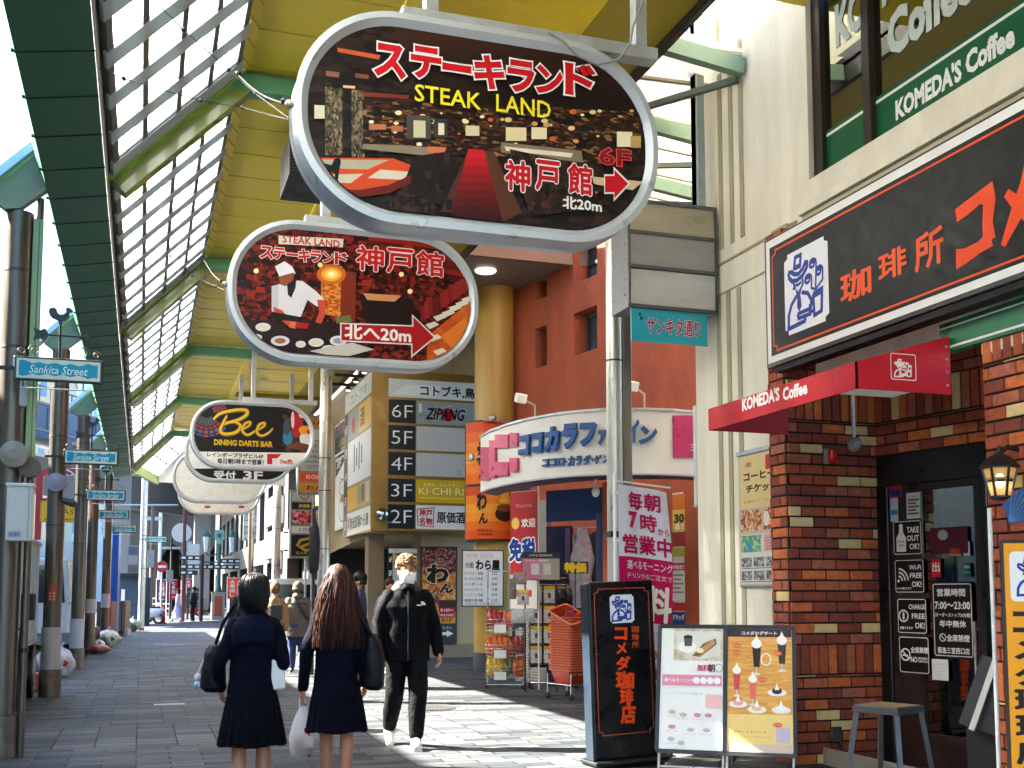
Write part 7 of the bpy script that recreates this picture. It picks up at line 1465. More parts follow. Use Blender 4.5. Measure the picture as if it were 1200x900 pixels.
def jf(s, fx, fz, w, h, **k): pc.text(s, cx0 + W_ * fx, zA - hh * fz, W_ * w, hh * h, k.pop('c', '#b8104a'), **k)
jf('毎', .36, .2, .28, .24, bold=.03); jf('朝', .68, .2, .28, .24, bold=.03); jf('7', .3, .48, .2, .24, bold=.05); jf('時', .6, .5, .28, .24, bold=.03); jf('から', .86, .6, .2, .1, bold=.02); jf('営', .22, .82, .3, .26, bold=.03); jf('業', .56, .82, .3, .26, bold=.03); jf('中', .87, .82, .24, .26, bold=.03)
pc.text('選べるモーニング', cx0 + W_ * .56, z1_ - .07, W_ * .86, .075, '#f0e0e8', bold=.01); pc.text('ドリンクのご注文で', cx0 + W_ * .56, z1_ - .165, W_ * .84, .05, '#f0e0e8'); pc.text('無料', cx0 + W_ * .55, z1_ - .40, W_ * .84, .3, '#f0e4c8', bold=.04)
pc.text('モーニング', cx0 + W_ * .5, z2_ - .09, W_ * .7, .05, '#7a2a3a'); pc.poly(ell(cx0 + W_ * .6, z2_ - .28, .12, .06), '#b8743a'); pc.poly(ell(cx0 + W_ * .75, z2_ - .45, .07, .05), '#7a3a3a')
for mb in (pc.art, pc.txt): mb.v = [(x, y + .022 * math.sin(x * 11 + z * 2.2) * min(1, x / .2) + .03 * math.sin(z * 3.1) * (x / .5), z - .03 * (x / .5) ** 2) for x, y, z in mb.v]
pc.txt.v = [(x, y - .007, z) for x, y, z in pc.txt.v]
pc.build('cloth', 'cloth_lettering')
b = MB()
for k in range(3): z = zt_ - .12 - k * .42; b.box(-.02, .045, -.006, .006, z, z + .03, white_pl)
b.build('loops', t)
# goods racks
wire_m = M('chrome_wire', '#b9bcc0', rough=.25, metal=.9, var=.1)
def packet(name, w, h, d, col, label, grp, loc, rz=0, top=None, src=None, rx=0):
    b = MB(); n = 6; vs = []; fs = []
    for side in (-1, 1):
        for j in range(n + 1):
            for i in range(n + 1):
                u, v = i / n, j / n; bul = (math.sin(math.pi * u) * math.sin(math.pi * v)) ** .6; vs.append((w * (u - .5), side * d / 2 * bul + .003 * math.sin(9 * u + 7 * v), h * (v - .5)))
        o = (0 if side < 0 else (n + 1) ** 2)
        for j in range(n):
            for i in range(n): fs.append((o + j * (n + 1) + i, o + j * (n + 1) + i + 1, o + (j + 1) * (n + 1) + i + 1, o + (j + 1) * (n + 1) + i))
    b.add(vs, fs, M('pack_' + col[1:], col, rough=.25, var=.3, scale=16), True)
    if top: b.box(-w / 2, w / 2, -d / 2 - .003, -d / 2 * .3, h * .28, h * .5, M('pack_' + top[1:], top, rough=.3)); b.box(-w * .12, w * .12, -d * .5 - .004, -d * .3, -h * .2, h * .08, M('pack_dark', '#3a3734'))
    o = b.build(name); tag(o, label, 'packet', grp); o.location = loc; o.rotation_euler = (rx, 0, rz); return o
def put(src, loc, rz=0, label=None, rx=0):
    o = src.copy(); COL.objects.link(o); o.location = loc; o.rotation_euler = (rx, 0, rz)
    if label: o['label'] = label
    return o
q = at_z(592, 806); RZ = R(-20)
t = thing('snack_rack', (q.x, q.y, 0), RZ, 'wheeled wire rack of snack packets in front of the yellow column', 'display rack')
w = .27; b = MB()
for sx in (-1, 1):
    b.tube([(sx * w, .12, .06), (sx * w, .14, 1.75)], .012, wire_m, n=8); b.tube([(sx * w, -.2, .06), (sx * w, .16, .08)], .012, wire_m, n=8)
b.tube([(-w, .14, 1.75), (w, .14, 1.75)], .012, wire_m, n=8); b.tube([(-w, -.2, .06), (w, -.2, .06)], .012, wire_m, n=8); b.build('frame', t)
tiers = [.16, .48, .86]
for z in tiers:
    b = MB()
    for k in range(4): zz = z + k * .055; b.tube([(-w, .12, zz), (-w - .02, -.16, zz), (w + .02, -.16, zz), (w, .12, zz)], .004, wire_m, n=5)
    for k in range(8): x = -w + 2 * w * k / 7; b.tube([(x, .12, z), (x, -.16, z), (x, -.16, z + .18)], .003, wire_m, n=5)
    b.build('wire_basket', t); b = MB(); b.box(-.16, .02, -.185, -.175, z - .03, z + .09, white_pl); b.build('price_tag', t)
for sx in (-1, 1):
    for yy in (-.18, .14): b = MB(); b.tube([(sx * w - .012, yy, .035), (sx * w + .012, yy, .035)], .035, black_plastic, n=14); b.build('caster', t)
mat4 = lambda T, v: Vector((T.location.x + v[0] * math.cos(T.rotation_euler.z) - v[1] * math.sin(T.rotation_euler.z), T.location.y + v[0] * math.sin(T.rotation_euler.z) + v[1] * math.cos(T.rotation_euler.z), v[2]))
tl = [('lowest', [('yellow', '#e2b01e'), ('olive green', '#6a6a24'), ('orange', '#c8601c')]), ('middle', [('orange', '#d8641e'), ('red brown', '#9a3422')]), ('upper', [('dark red', '#a02822'), ('salmon', '#cf6a48'), ('grey', '#4a4648')])]
for z, (nm, cols) in zip(tiers, tl):
    srcs = []
    for cn, c in cols: srcs.append((cn, c))
    made = {}
    for r_ in range(2):
        for k in range(7):
            ci = min(len(cols) - 1, int(k / 7 * len(cols) + .3 * (r_))); cn, c = cols[ci]; loc = mat4(t, (-w + .04 + k * .078, -.09 + r_ * .12, z + .15 + uni(-.02, .02) + r_ * .03)); rz_ = RZ + uni(-.2, .2); lab = '%s snack packet standing in the %s wire basket of the snack rack' % (cn, nm)
            if cn in made: put(made[cn], loc, rz_)
            else: made[cn] = packet('snack_packet', .1, .24, .05, c, lab, '%s packets in the %s basket of the snack rack' % (cn, nm), loc, rz_, rx=R(-12))
for (x, y, w_, h_, c, lab, tp) in ((613, 700, .17, .22, '#b9b5b2', 'single white packet with yellow header hanging at the top of the snack rack', '#d8aa1c'), (607, 722, .2, .2, '#b4b4ae', 'pair like white packet below the yellow headed one on the snack rack', None), (621, 721, .14, .2, '#a9aba8', 'narrow pale packet right of the white pair on the snack rack', None), (609, 678, .2, .17, '#8a7874', 'dusty pink card sticking up at the top of the snack rack', None), (601, 690, .1, .3, '#6a6460', 'tall dark packet hanging left of the yellow headed one', None)):
    qq = at_d(x, y, 16.15); packet('hanging_packet', w_, h_, .04, c, lab, 'packets hanging at the top of the snack rack', qq, RZ, tp)
b = MB(); qq = at_d(588, 726, 16.0)
# card rack
q = at_z(648, 806); RZ2 = R(-12)
t = thing('card_rack', (q.x, q.y, 0), RZ2, 'tall wire rack with rows of yellow headed cards beside the basket stack', 'display rack')
b = MB()
for x in (-.36, .32): b.tube([(x, 0, .1), (x, 0, 1.75)], .012, wire_m, n=8)
for k in range(14): b.tube([(-.36, .01, .35 + k * .1), (.32, .01, .35 + k * .1)], .004, wire_m, n=5)
b.tube([(-.36, 0, .1), (-.36, -.3, .1), (.32, -.3, .1), (.32, 0, .1)], .012, wire_m, n=8); b.box(-.36, .34, .05, .09, .3, 1.7, M('pegboard', '#29282a', rough=.8, var=.4, scale=8)); b.build('frame', t)
for x in (-.36, .32):
    for yy in (-.28, 0): b = MB(); b.tube([(x - .012, yy, .045), (x + .012, yy, .045)], .045, black_plastic, n=14); b.build('caster', t)
card = None; rows = ['bottom', 'third', 'second', 'top']
for r_ in range(4):
    for k in range(2):
        lab = 'white card with yellow header, %s row and %s column of the card rack' % (rows[r_], ('left', 'right')[k]); loc = mat4(t, (-.26 + k * .2, -.05, .50 + r_ * .30))
        if card is None: card = packet('goods_card', .17, .26, .03, '#cfc9c4', lab, 'yellow headed cards hanging on the card rack', loc, RZ2, '#e0b020')
        else: put(card, loc, RZ2, lab)
c2 = None
for r_ in range(4):
    for k in range(2):
        lab = 'dark goods card, %s row and %s column at the right of the card rack' % (rows[r_], ('left', 'right')[k]); loc = mat4(t, (.12 + k * .14, -.05, .55 + r_ * .29))
        if c2 is None: c2 = packet('dark_card', .12, .22, .03, '#2a2826', lab, 'dark cards at the right of the card rack', loc, RZ2, '#8a6a2a')
        else: put(c2, loc, RZ2, lab)
q0 = at_d(611, 680, 16.3); t = thing('display_panel', (q0.x, q0.y, q0.z), R(-12), 'pink and grey cosmetics panel with black header above the racks', 'display panel'); w = 46 * 16.3 / 1310; h = at_d(611, 647, 16.3).z - q0.z
b = MB(); b.box(0, w, 0, .04, 0, h, black_plastic); b.build('backing', t); b = MB(); b.cyl(w * .1, .02, -q0.z, 0, .012, black_metal, n=8); b.cyl(w * .9, .02, -q0.z, 0, .012, black_metal, n=8); b.build('stand', t)
pc = Pic(t, -.001); pc.rect(.01, .01, w * .5, h * .78, '#b8748c'); pc.rect(w * .5, .01, w - .01, h * .78, '#9a9488'); pc.up(); pc.rect(w * .25, h * .2, w * .46, h * .6, '#c8c0c4'); pc.rect(w * .56, h * .2, w * .76, h * .6, '#b8b8b4'); pc.text('LOVE ISDERMA', w * .5, h * .89, w * .6, .03, '#d0d0d0'); pc.text('うるおい長続き', w * .4, h * .7, w * .6, .035, '#f0e8ec'); pc.build('panel_face')
q0 = at_d(659, 672, 16.0); t = thing('price_pop', (q0.x, q0.y, q0.z), R(-12), 'yellow and black price card with bold letters by the drugstore door', 'price card'); w = 31 * 16 / 1310; h = at_d(659, 658, 16).z - q0.z
b = MB(); b.box(0, w, 0, .01, 0, h, M('pop_black', '#16140f')); b.tube([(w / 2, .02, -q0.z), (w / 2, .02, 0)], .008, black_metal, n=6); b.build('card', t); pc = Pic(t, -.001); pc.text('特価', w * .5, h * .5, w * .8, h * .8, '#d8b82a', bold=.06, outline='#5a4410', ow=.03); pc.build('card_face')
# orange baskets
q = at_z(667, 819); RZ3 = R(18)
t = thing('basket_trolley', (q.x, q.y, 0), RZ3, 'low chrome trolley carrying the stack of orange baskets', 'trolley')
b = MB(); bw_b, bd = .17, .25
for sx in (-1, 1):
    b.tube([(sx * bw_b, -bd, .07), (sx * bw_b, -bd, .34)], .01, wire_m, n=8); b.tube([(sx * bw_b, bd, .07), (sx * bw_b, bd, .34)], .01, wire_m, n=8); b.tube([(sx * bw_b, -bd, .2), (sx * bw_b, bd, .2)], .01, wire_m, n=8)
b.tube([(-bw_b, -bd, .2), (bw_b, -bd, .2)], .01, wire_m, n=8); b.tube([(-bw_b, bd, .2), (bw_b, bd, .2)], .01, wire_m, n=8); b.tube([(-bw_b, -bd, .34), (bw_b, -bd, .34)], .01, wire_m, n=8); b.build('frame', t)
for sx in (-1, 1):
    for sy in (-1, 1): b = MB(); b.tube([(sx * bw_b - .012, sy * bd, .04), (sx * bw_b + .012, sy * bd, .04)], .04, black_plastic, n=14); b.build('caster', t)
bo = M('basket_orange', '#ad330e', rough=.4, var=.12, scale=6); bp_ = M('basket_rim', '#cf6a48', rough=.35)
def basket_mesh(name):
    b = MB(); pr = [(.66, 0), (.93, .19), (.93, .2), (1.02, .2), (1.02, .185), (.96, .18)]; n = 10; rings = []
    for s_, z in pr: rings.append([(x * s_, y * s_, z) for x, y in rrect(0, 0, .40, .52, .05, 4)])
    k = len(rings[0]); inner = [[(x * .97, y * .97, z + .004) for x, y, z in rings[0]], [(x * .975, y * .975, z) for x, y, z in rings[1]]]
    vs = [v for r in rings for v in r]; fs = []
    for i in (0,): fs += [(i * k + j, i * k + (j + 1) % k, (i + 1) * k + (j + 1) % k, (i + 1) * k + j) for j in range(k)]
    b.add(vs, fs, bo); b.add(vs, [(i * k + j, i * k + (j + 1) % k, (i + 1) * k + (j + 1) % k, (i + 1) * k + j) for i in range(1, 5) for j in range(k)], bp_)
    vi = inner[0] + inner[1]; b.add(vi, [(j, k + j, k + (j + 1) % k, (j + 1) % k) for j in range(k)] + [tuple(range(k))], bo); b.add(rings[0], [tuple(range(k))[::-1]], bo); return b
base = basket_mesh('shopping_basket').build('shopping_basket'); base.location = (q.x, q.y, .2); base.rotation_euler = (0, 0, RZ3); base.scale = (.85, .95, 1)
tag(base, 'orange shopping basket nested in the tall stack beside the black signboard', 'basket', 'orange baskets nested in one stack')
for k in range(1, 21):
    o = base.copy(); COL.objects.link(o); o.location = (q.x + uni(-.004, .004), q.y, .2 + .035 * k); o.rotation_euler = (0, 0, RZ3 + uni(-.01, .01))
o = base.copy(); COL.objects.link(o); o.location = (q.x - .01, q.y, .2 + .035 * 21 + .03); o.rotation_euler = (R(24), R(-16), RZ3); o['label'] = 'topmost orange shopping basket, tilted open on the tall stack'
b = MB(); b.tube([(-.1, -.02, 1.18), (-.08, -.03, 1.22), (.1, -.03, 1.22), (.12, -.02, 1.16)], .012, M('handle_blue', '#1c4a9a', rough=.35), n=8); o2 = b.build('basket_handle'); o2.parent = o; o2.matrix_parent_inverse = Matrix.Identity(4); o2.location = (0, 0, -.98)
# ================================================================== PEOPLE
def sculpt(mb, voxel, it=5):
    """fuse overlapping forms into one continuous skin"""
    o = mb.build('tmp_form'); md = o.modifiers.new('r', 'REMESH'); md.mode = 'VOXEL'; md.voxel_size = voxel; md.use_smooth_shade = True
    sm = o.modifiers.new('s', 'SMOOTH'); sm.factor = .5; sm.iterations = it
    dg = bpy.context.evaluated_depsgraph_get(); dg.update(); me = bpy.data.meshes.new_from_object(o.evaluated_get(dg))
    r = ([tuple(v.co) for v in me.vertices], [tuple(p.vertices) for p in me.polygons]); m0 = o.data; bpy.data.objects.remove(o); bpy.data.meshes.remove(m0); bpy.data.meshes.remove(me); return r
dummy = M('dummy', '#808080', var=0)
def limb(mb, pts, rs, n=14):
    P_ = [Vector(p) for p in pts]; path = []; rad = []
    for i in range(len(P_) - 1):
        k = 6
        for j in range(k): path.append(P_[i].lerp(P_[i+1], j / k)); rad.append(rs[i] + (rs[i+1] - rs[i]) * (j / k))
    path.append(P_[-1]); rad.append(rs[-1]); mb.tube(path, rad, dummy, n=n)
    for p, r in zip(P_, rs): mb.ball(p, r, dummy, n=12, m=8)
def hand(wr, d, nrm, s=1., curl=.7, side=1):
    """palm, four unequal bent fingers and a thumb; d = along the hand, nrm = out of the palm"""
    d = Vector(d).normalized(); nrm = Vector(nrm); nrm = (nrm - d * nrm.dot(d)).normalized(); x = d.cross(nrm) * side; mb = MB(); wr = Vector(wr)
    for k in (-1, 0, 1): limb(mb, [wr + x * .012 * k * s, wr + (d * .085 + x * .024 * k) * s], [.02 * s, .0165 * s], 10)
    for k, L_ in enumerate((.068, .078, .072, .056)):
        a = wr + (d * .085 + x * (.033 - .022 * k)) * s; pts = [a]; dd = d.copy()
        for seg, f in enumerate((.42, .32, .26)):
            ang = curl * (.55 + .35 * seg); dd = (dd * math.cos(ang * .8) + nrm * math.sin(ang * .8)).normalized(); nrm2 = nrm; pts.append(pts[-1] + dd * L_ * f * s)
        limb(mb, pts, [.0095 * s, .009 * s, .008 * s, .007 * s], 9)
    b0 = wr + (d * .03 + x * .034) * s; limb(mb, [b0, b0 + (d * .03 + x * .022 + nrm * .012) * s, b0 + (d * .056 + x * .018 + nrm * .03) * s], [.013 * s, .0105 * s, .0085 * s], 9)
    return sculpt(mb, .0042 * s, 3)
skin_m = M('skin', '#b37858', rough=.5, var=.06, scale=12, spec=.4)
def fold(v, amp, seed=0.):
    out = []
    for x, y, z in v:
        a = math.atan2(y, x); n_ = math.sin(7 * z + 3 * a + seed) * .5 + math.sin(19 * z - 5 * a + seed * 2) * .35 + math.sin(41 * z + 9 * a) * .2 + math.sin(33 * x + 27 * y + 15 * z) * .25
        r = math.hypot(x, y) + 1e-6; out.append((x + x / r * amp * n_, y + y / r * amp * n_, z + amp * .4 * n_))
    return out
def strands(mats, n_, start, end, r0, wav=.01, seed=1, k=9):
    q = random.Random(seed); mbs = MB()
    for i in range(n_):
        a, b_ = start(q), end(q); m = mats[q.randrange(len(mats))]; ph = q.uniform(0, 6); P_ = []; A = Vector(a[0]); C = Vector(a[1]); B_ = Vector(b_) if not callable(b_) else b_
        e = a[2]
        for j in range(k + 1):
            t = j / k; p = A * (1 - t) ** 2 + C * 2 * t * (1 - t) + Vector(e) * t * t; w = wav * t; P_.append(p + Vector((w * math.sin(9 * t + ph), w * math.cos(8 * t + ph), 0)))
        mbs.tube(P_, [r0 * (1 - .75 * (j / k) ** 2) for j in range(k + 1)], m, n=5, cap=False)
    return mbs
def person(loc, rz, H, label, group=None, fem=False, arms=None, legs=None, vox=.0095, coat=None, skirt=None, trousers=None, shoes=None, coat_hem=.80, hands=True, skirt_hem=.46, flare=.24, turn=0., bulk=1., legs_skin=True):
    t = thing('person', loc, rz, label, 'person', group); s = H / 1.7; t.scale = (s, s, s); sw = .165 if fem else .195
    arms = arms or {-1: ((-sw - .05, -.02, 1.10), (-sw - .06, .03, .86)), 1: ((sw + .05, -.02, 1.10), (sw + .06, .03, .86))}
    legs = legs or {-1: ((-.09, .06, .49), (-.09, .02, .09)), 1: ((.09, .06, .49), (.09, .02, .09))}
    b = MB(); b.ball((0, -.012, 1.605), (.075, .094, .098), dummy); b.ball((0, .022, 1.545), (.058, .072, .088), dummy); b.ball((0, .055, 1.50), (.036, .034, .03), dummy)
    limb(b, [(0, .098, 1.585), (0, .112, 1.555)], [.010, .015], 8)
    for sx in (-1, 1): b.ball((sx * .078, -.01, 1.565), (.012, .022, .032), dummy, n=10, m=6)
    limb(b, [(0, -.02, 1.36), (0, -.005, 1.52)], [.058, .05]); b.loft([(0, -.005, .84, .14, .095), (0, -.005, .95, .15, .10), (0, 0, 1.1, .13, .09), (0, 0, 1.25, .155, .1), (0, -.01, 1.34, sw * .78, .08), (0, -.015, 1.41, .06, .055)], dummy)
    for sx in (-1, 1):
        e, w = arms[sx]; limb(b, [(sx * (sw - .045), -.01, 1.34), e, w], [.042, .036, .027])
        k, a = legs[sx][:2]; limb(b, [(sx * .088, 0, .87), k, (Vector(k) + (Vector(a) - Vector(k)) * .35 + Vector((0, -.018, 0))), a], [.085, .052, .053, .034])
        f = legs[sx][2] if len(legs[sx]) > 2 else (0, 1, 0); A = Vector(a); limb(b, [A + Vector((0, -.03, -.035)), A + Vector(f) * .13 + Vector((0, 0, -.05))], [.035, .03])
    v, f = sculpt(b, vox, 4); mb = MB(); mb.add(v, f, skin_m, True)
    if hands:
        for sx in (-1, 1):
            e, w = Vector(arms[sx][0]), Vector(arms[sx][1]); hv, hf = hand(w - (w - e).normalized() * .01, w - e, (-sx, .2, 0), .98, .75, sx); mb.add(hv, hf, skin_m, True)
    mb.build('body', t)
    if trousers:
        b = MB(); m, w1, w2 = trousers; b.loft([(0, 0, .78, .15 * bulk, .12 * bulk), (0, -.01, .90, .165 * bulk, .125 * bulk), (0, 0, 1.0, .15 * bulk, .11 * bulk)], dummy)
        for sx in (-1, 1):
            k, a = Vector(legs[sx][0]), Vector(legs[sx][1]); limb(b, [(sx * .09, 0, .86), k, a + (k - a) * .5, a + (k - a).normalized() * .04], [.098 * w1, .08 * w1, .075 * w1, .062 * w2])
        v, f = sculpt(b, vox * 1.1, 3); b = MB(); b.add(fold(v, .006, 2.), f, m, True); b.build('trousers', t)
    if coat:
        b = MB(); m = coat; hw = .155 if fem else .178; h = coat_hem
        sr = .058 if fem else .068; b.loft([(0, 0, h, hw * 1.12 * bulk, .132 * bulk), (0, 0, h + .06, hw * 1.1 * bulk, .13 * bulk), (0, 0, .98 if h < .9 else h + .1, hw * 1.04 * bulk, .125 * bulk), (0, .0, 1.12, hw * 1.0 * bulk, .122 * bulk), (0, 0, 1.26, (sw + .012) * bulk, .125 * bulk), (0, -.008, 1.345, sw - .005, .108), (0, -.012, 1.40, .135, .09), (0, -.012, 1.435, .085, .075), (0, -.012, 1.46, .064, .066)], dummy, n=28)
        for sx in (-1, 1):
            e, w = Vector(arms[sx][0]), Vector(arms[sx][1]); limb(b, [(sx * (sw - .035), -.008, 1.35), (sx * (sw - .012), -.01, 1.29), e, e.lerp(w, .96)], [sr * bulk, sr * 1.08 * bulk, sr * .9 * bulk, sr * .72 * bulk])
        v, f = sculpt(b, vox * 1.05, 3); b = MB(); b.add(fold(v, .0065, H * 3), f, m, True); b.build('coat', t)
    if skirt:
        m, pleats, zt_ = skirt; n_ = pleats * 8; vs = []; fs = []; rows = 12
        for i in range(rows + 1):
            tt = i / rows; z = zt_ + (skirt_hem - zt_) * tt; rx = .16 + (flare - .16) * tt ** .8; ry = .125 + (flare * .85 - .125) * tt ** .8
            for k in range(n_): a = 2 * math.pi * k / n_; w = (abs(((k / 8) % 1) - .5) * 2 - .5); r = 1 + (.02 + .07 * tt) * w + .02 * tt * math.sin(3 * a + H * 9); vs.append((rx * r * math.cos(a), ry * r * math.sin(a) + .01 * tt, z + .006 * math.sin(5 * a) * tt))
        for i in range(rows):
            for k in range(n_): fs.append((i * n_ + k, i * n_ + (k + 1) % n_, (i + 1) * n_ + (k + 1) % n_, (i + 1) * n_ + k))
        b = MB(); b.add(vs, fs, m, False); b.build('skirt', t)
    if shoes:
        for sx in (-1, 1):
            a = Vector(legs[sx][1]); f = Vector(legs[sx][2] if len(legs[sx]) > 2 else (0, 1, 0)); b = MB(); limb(b, [a + Vector((0, -.03, -.035)), a + f * .06 + Vector((0, 0, -.03)), a + f * .15 + Vector((0, 0, -.05))], [.047, .046, .04]); limb(b, [a, a + Vector((0, -.01, -.03))], [.045, .048])
            v, fa = sculpt(b, vox, 3); zz = min(q[2] for q in v); b = MB(); b.add(v, fa, shoes, True)
            if f.z > -.2: b.tube([a + Vector((0, -.06, zz - a.z + .012)), a + f * .18 + Vector((0, 0, zz - a.z + .012 - f.z * .15))], [.045, .04], M('sole', '#c9c7c0', rough=.7), n=12)
            b.build('shoe', t)
    return t
navyc = M('coat_navy', (.0014, .0024, .0085), rough=.9, var=.2, scale=14, spec=.12, bump=.7, bscale=20); blackn = M('skirt_navy', (.0009, .0012, .0034), rough=.9, var=.2, scale=14, spec=.12, bump=.7, bscale=20)
hair_b = [M('hair_black', '#060505', rough=.42, var=.2, spec=.3), M('hair_black2', '#0b0908', rough=.42, spec=.3)]
hair_br = [M('hair_brown', '#3a2014', rough=.5, var=.2, spec=.2), M('hair_brown2', '#5c3422', rough=.5, spec=.2), M('hair_brown3', '#24120c', rough=.5, spec=.2)]
def scalp(mb, m, rx=.088, ry=.108, rz=.11, zc=1.615, yc=-.02): mb.ball((0, yc, zc), (rx, ry, rz), m, n=24, m=14)
# --- woman 1: navy coat, bob
q = at_d(298, 700, 7.2); w1 = person((q.x, q.y, 0), R(-5), 1.53, 'woman seen from behind in a navy coat and long dark skirt with a black bob', 'students in navy walking away', fem=True,
    arms={-1: ((-.235, -.03, 1.09), (-.22, .10, .90)), 1: ((.215, -.05, 1.08), (.15, .17, 1.02))}, legs={-1: ((-.085, .02, .49), (-.085, -.07, .09)), 1: ((.085, .08, .49), (.08, .07, .085))}, coat=navyc, skirt=(blackn, 22, .90), skirt_hem=.51, flare=.235, coat_hem=.86, shoes=M('shoe_black', '#121212', rough=.35), vox=.009)
b = MB(); scalp(b, hair_b[0], .092, .112, .112, 1.612)
b.loft([(0, -.012, 1.455, .060, .062), (0, -.02, 1.475, .086, .088), (0, -.024, 1.52, .099, .104), (0, -.022, 1.58, .100, .112), (0, -.02, 1.64, .093, .108)], hair_b[0], n=28)
def st1(q_):
    a = q_.uniform(0, 2 * math.pi); a = a if not (.9 < a < 2.24) else a + math.pi; r = q_.uniform(.0, .05); top = (r * math.cos(a), -.02 + r * math.sin(a), 1.728 - r * .3); mid = (.135 * math.cos(a), -.02 + .15 * math.sin(a), 1.70); end = (.092 * math.cos(a) * q_.uniform(.85, 1.02), -.02 + .095 * math.sin(a), 1.462 + q_.uniform(-.012, .03)); return (top, mid, end)
sb = strands(hair_b, 420, st1, lambda q_: (0, 0, 0), .0042, .004, 3); b.v, off = b.v, len(b.v)
for fc, mi, smf in zip(sb.f, sb.m, sb.sm): b.f.append(tuple(i + off for i in fc)); b.m.append(b.mi(sb.mats[mi])); b.sm.append(smf)
b.v += sb.v; b.build('hair', w1)
b = MB(); vs = []; fs = []
for i in range(7):
    for k in range(13): u = -1 + 2 * k / 12; z = 1.425 - .03 * u * u - i * .033; y = -.085 - .052 * math.sin(min(1, i / 4) * 1.57) + .05 * u * u * (1 if i > 0 else .6); vs.append((u * (.11 + .04 * min(1, i / 2)), y - .012, z))
for i in range(6):
    for k in range(12): fs.append((i * 13 + k, i * 13 + k + 1, (i + 1) * 13 + k + 1, (i + 1) * 13 + k))
b.add(vs, fs, M('collar_navy', (.0022, .0042, .014), rough=.9, var=.15, spec=.12, bump=.2, bscale=160), True); o = b.build('collar', w1); md = o.modifiers.new('t', 'SOLIDIFY'); md.thickness = .008
def rel(px_, y, D): return at_d(px_, y, D)
c = rel(250, 783, 7.25)
t = thing('shoulder_bag', (c.x, c.y, c.z), R(-5), 'black soft shoulder bag hanging at the side of the woman with the bob', 'bag'); blk = M('bag_black', (.0018, .0015, .0034), rough=.65, spec=.2, var=.2, bump=.3, bscale=14)
b = MB(); b.loft([(0, 0, -.15, .05, .09, .6), (0, 0, -.12, .075, .13, .6), (0, .01, .0, .07, .135, .6), (0, .01, .1, .055, .11, .7), (.01, .0, .15, .03, .07)], dummy, n=28); v, f = sculpt(b, .008, 3); b = MB(); b.add(fold(v, .005, 4), f, blk, True); b.build('pouch', t)
b = MB(); b.tube([(.0, .07, .12), (.05, .04, .28), (.12, .01, .40), (.155, -.02, .425), (.15, -.09, .36), (.1, -.11, .2), (.02, -.08, .11)], .011, blk, n=8); b.build('strap', t)
b = MB(); b.ball((-.095, 0, -.06), (.026, .024, .03), M('plush_pink', '#cdb4b4', rough=.9)); b.ball((-.095, 0, -.1), (.022, .02, .03), M('plush_white', '#d5d9dc', rough=.9)); b.tube([(-.06, 0, .06), (-.085, 0, .0), (-.095, 0, -.03)], .004, white_pl, n=6); b.ball((-.105, -.02, -.115), (.008, .008, .02), M('plush_blue', '#3a8ab0')); b.build('plush_charm', t)
c = rel(327, 792, 7.05); t = thing('paper_bag', (c.x, c.y + .12, c.z), R(-5), 'small white bag in front of the woman with the bob, peeping past her coat', 'bag'); b = MB(); b.prism([(-.03, -.1), (.055, -.09), (.045, .09), (-.06, .1)], -.03, .03, M('paper_white', '#dedbd6', rough=.6, var=.1)); b.build('sack', t, bevel=.01); b = MB(); b.tube([(-.03, 0, .09), (-.02, 0, .17), (.03, 0, .16), (.03, 0, .09)], .004, white_pl, n=6); b.build('handle', t)
# --- woman 2: long brown hair
q = at_d(396, 700, 8.0); w2 = person((q.x, q.y, 0), R(-8), 1.60, 'woman seen from behind with long brown hair, navy jacket, pleated skirt and bare calves', 'students in navy walking away', fem=True,
    arms={-1: ((-.225, -.03, 1.08), (-.25, .02, .79)), 1: ((.225, -.03, 1.08), (.215, .06, .82))}, legs={-1: ((-.075, .09, .49), (-.06, .03, .09)), 1: ((.08, .0, .49), (.07, -.13, .10), (0, .95, -.1))}, coat=navyc, skirt=(M('skirt_navy2', (.0011, .0018, .0068), rough=.9, var=.2, spec=.12, bump=.7, bscale=20), 20, .86), skirt_hem=.475, flare=.225, coat_hem=.76, shoes=M('shoe_black', '#121212', rough=.35), vox=.009)
b = MB(); scalp(b, hair_br[0], .093, .112, .112, 1.612); b.loft([(0, -.09, 1.13, .09, .028), (.01, -.095, 1.22, .15, .042), (0, -.08, 1.34, .145, .06), (0, -.045, 1.45, .118, .085), (0, -.025, 1.56, .1, .105), (0, -.02, 1.63, .094, .11)], hair_br[0], n=28)
def st2(q_):
    a = q_.uniform(math.pi * .93, 2.07 * math.pi); r = q_.uniform(0, .05); top = (r * math.cos(a), -.02 + r * math.sin(a), 1.73 - r * .3); mid = (.15 * math.cos(a), -.02 + .16 * math.sin(a), 1.62); L_ = q_.uniform(1.08, 1.3); end = (.20 * math.cos(a) * q_.uniform(.35, 1.05), -.085 + .06 * math.sin(a) + q_.uniform(-.02, .02), L_); return (top, mid, end)
sb = strands(hair_br, 620, st2, lambda q_: (0, 0, 0), .0046, .013, 5, 12); off = len(b.v)
for fc, mi, smf in zip(sb.f, sb.m, sb.sm): b.f.append(tuple(i + off for i in fc)); b.m.append(b.mi(sb.mats[mi])); b.sm.append(smf)
b.v += sb.v; b.build('hair', w2)
c = rel(438, 775, 8.0); t = thing('shoulder_bag', (c.x, c.y, c.z), R(-8), 'big black school bag at the side of the long haired woman', 'bag')
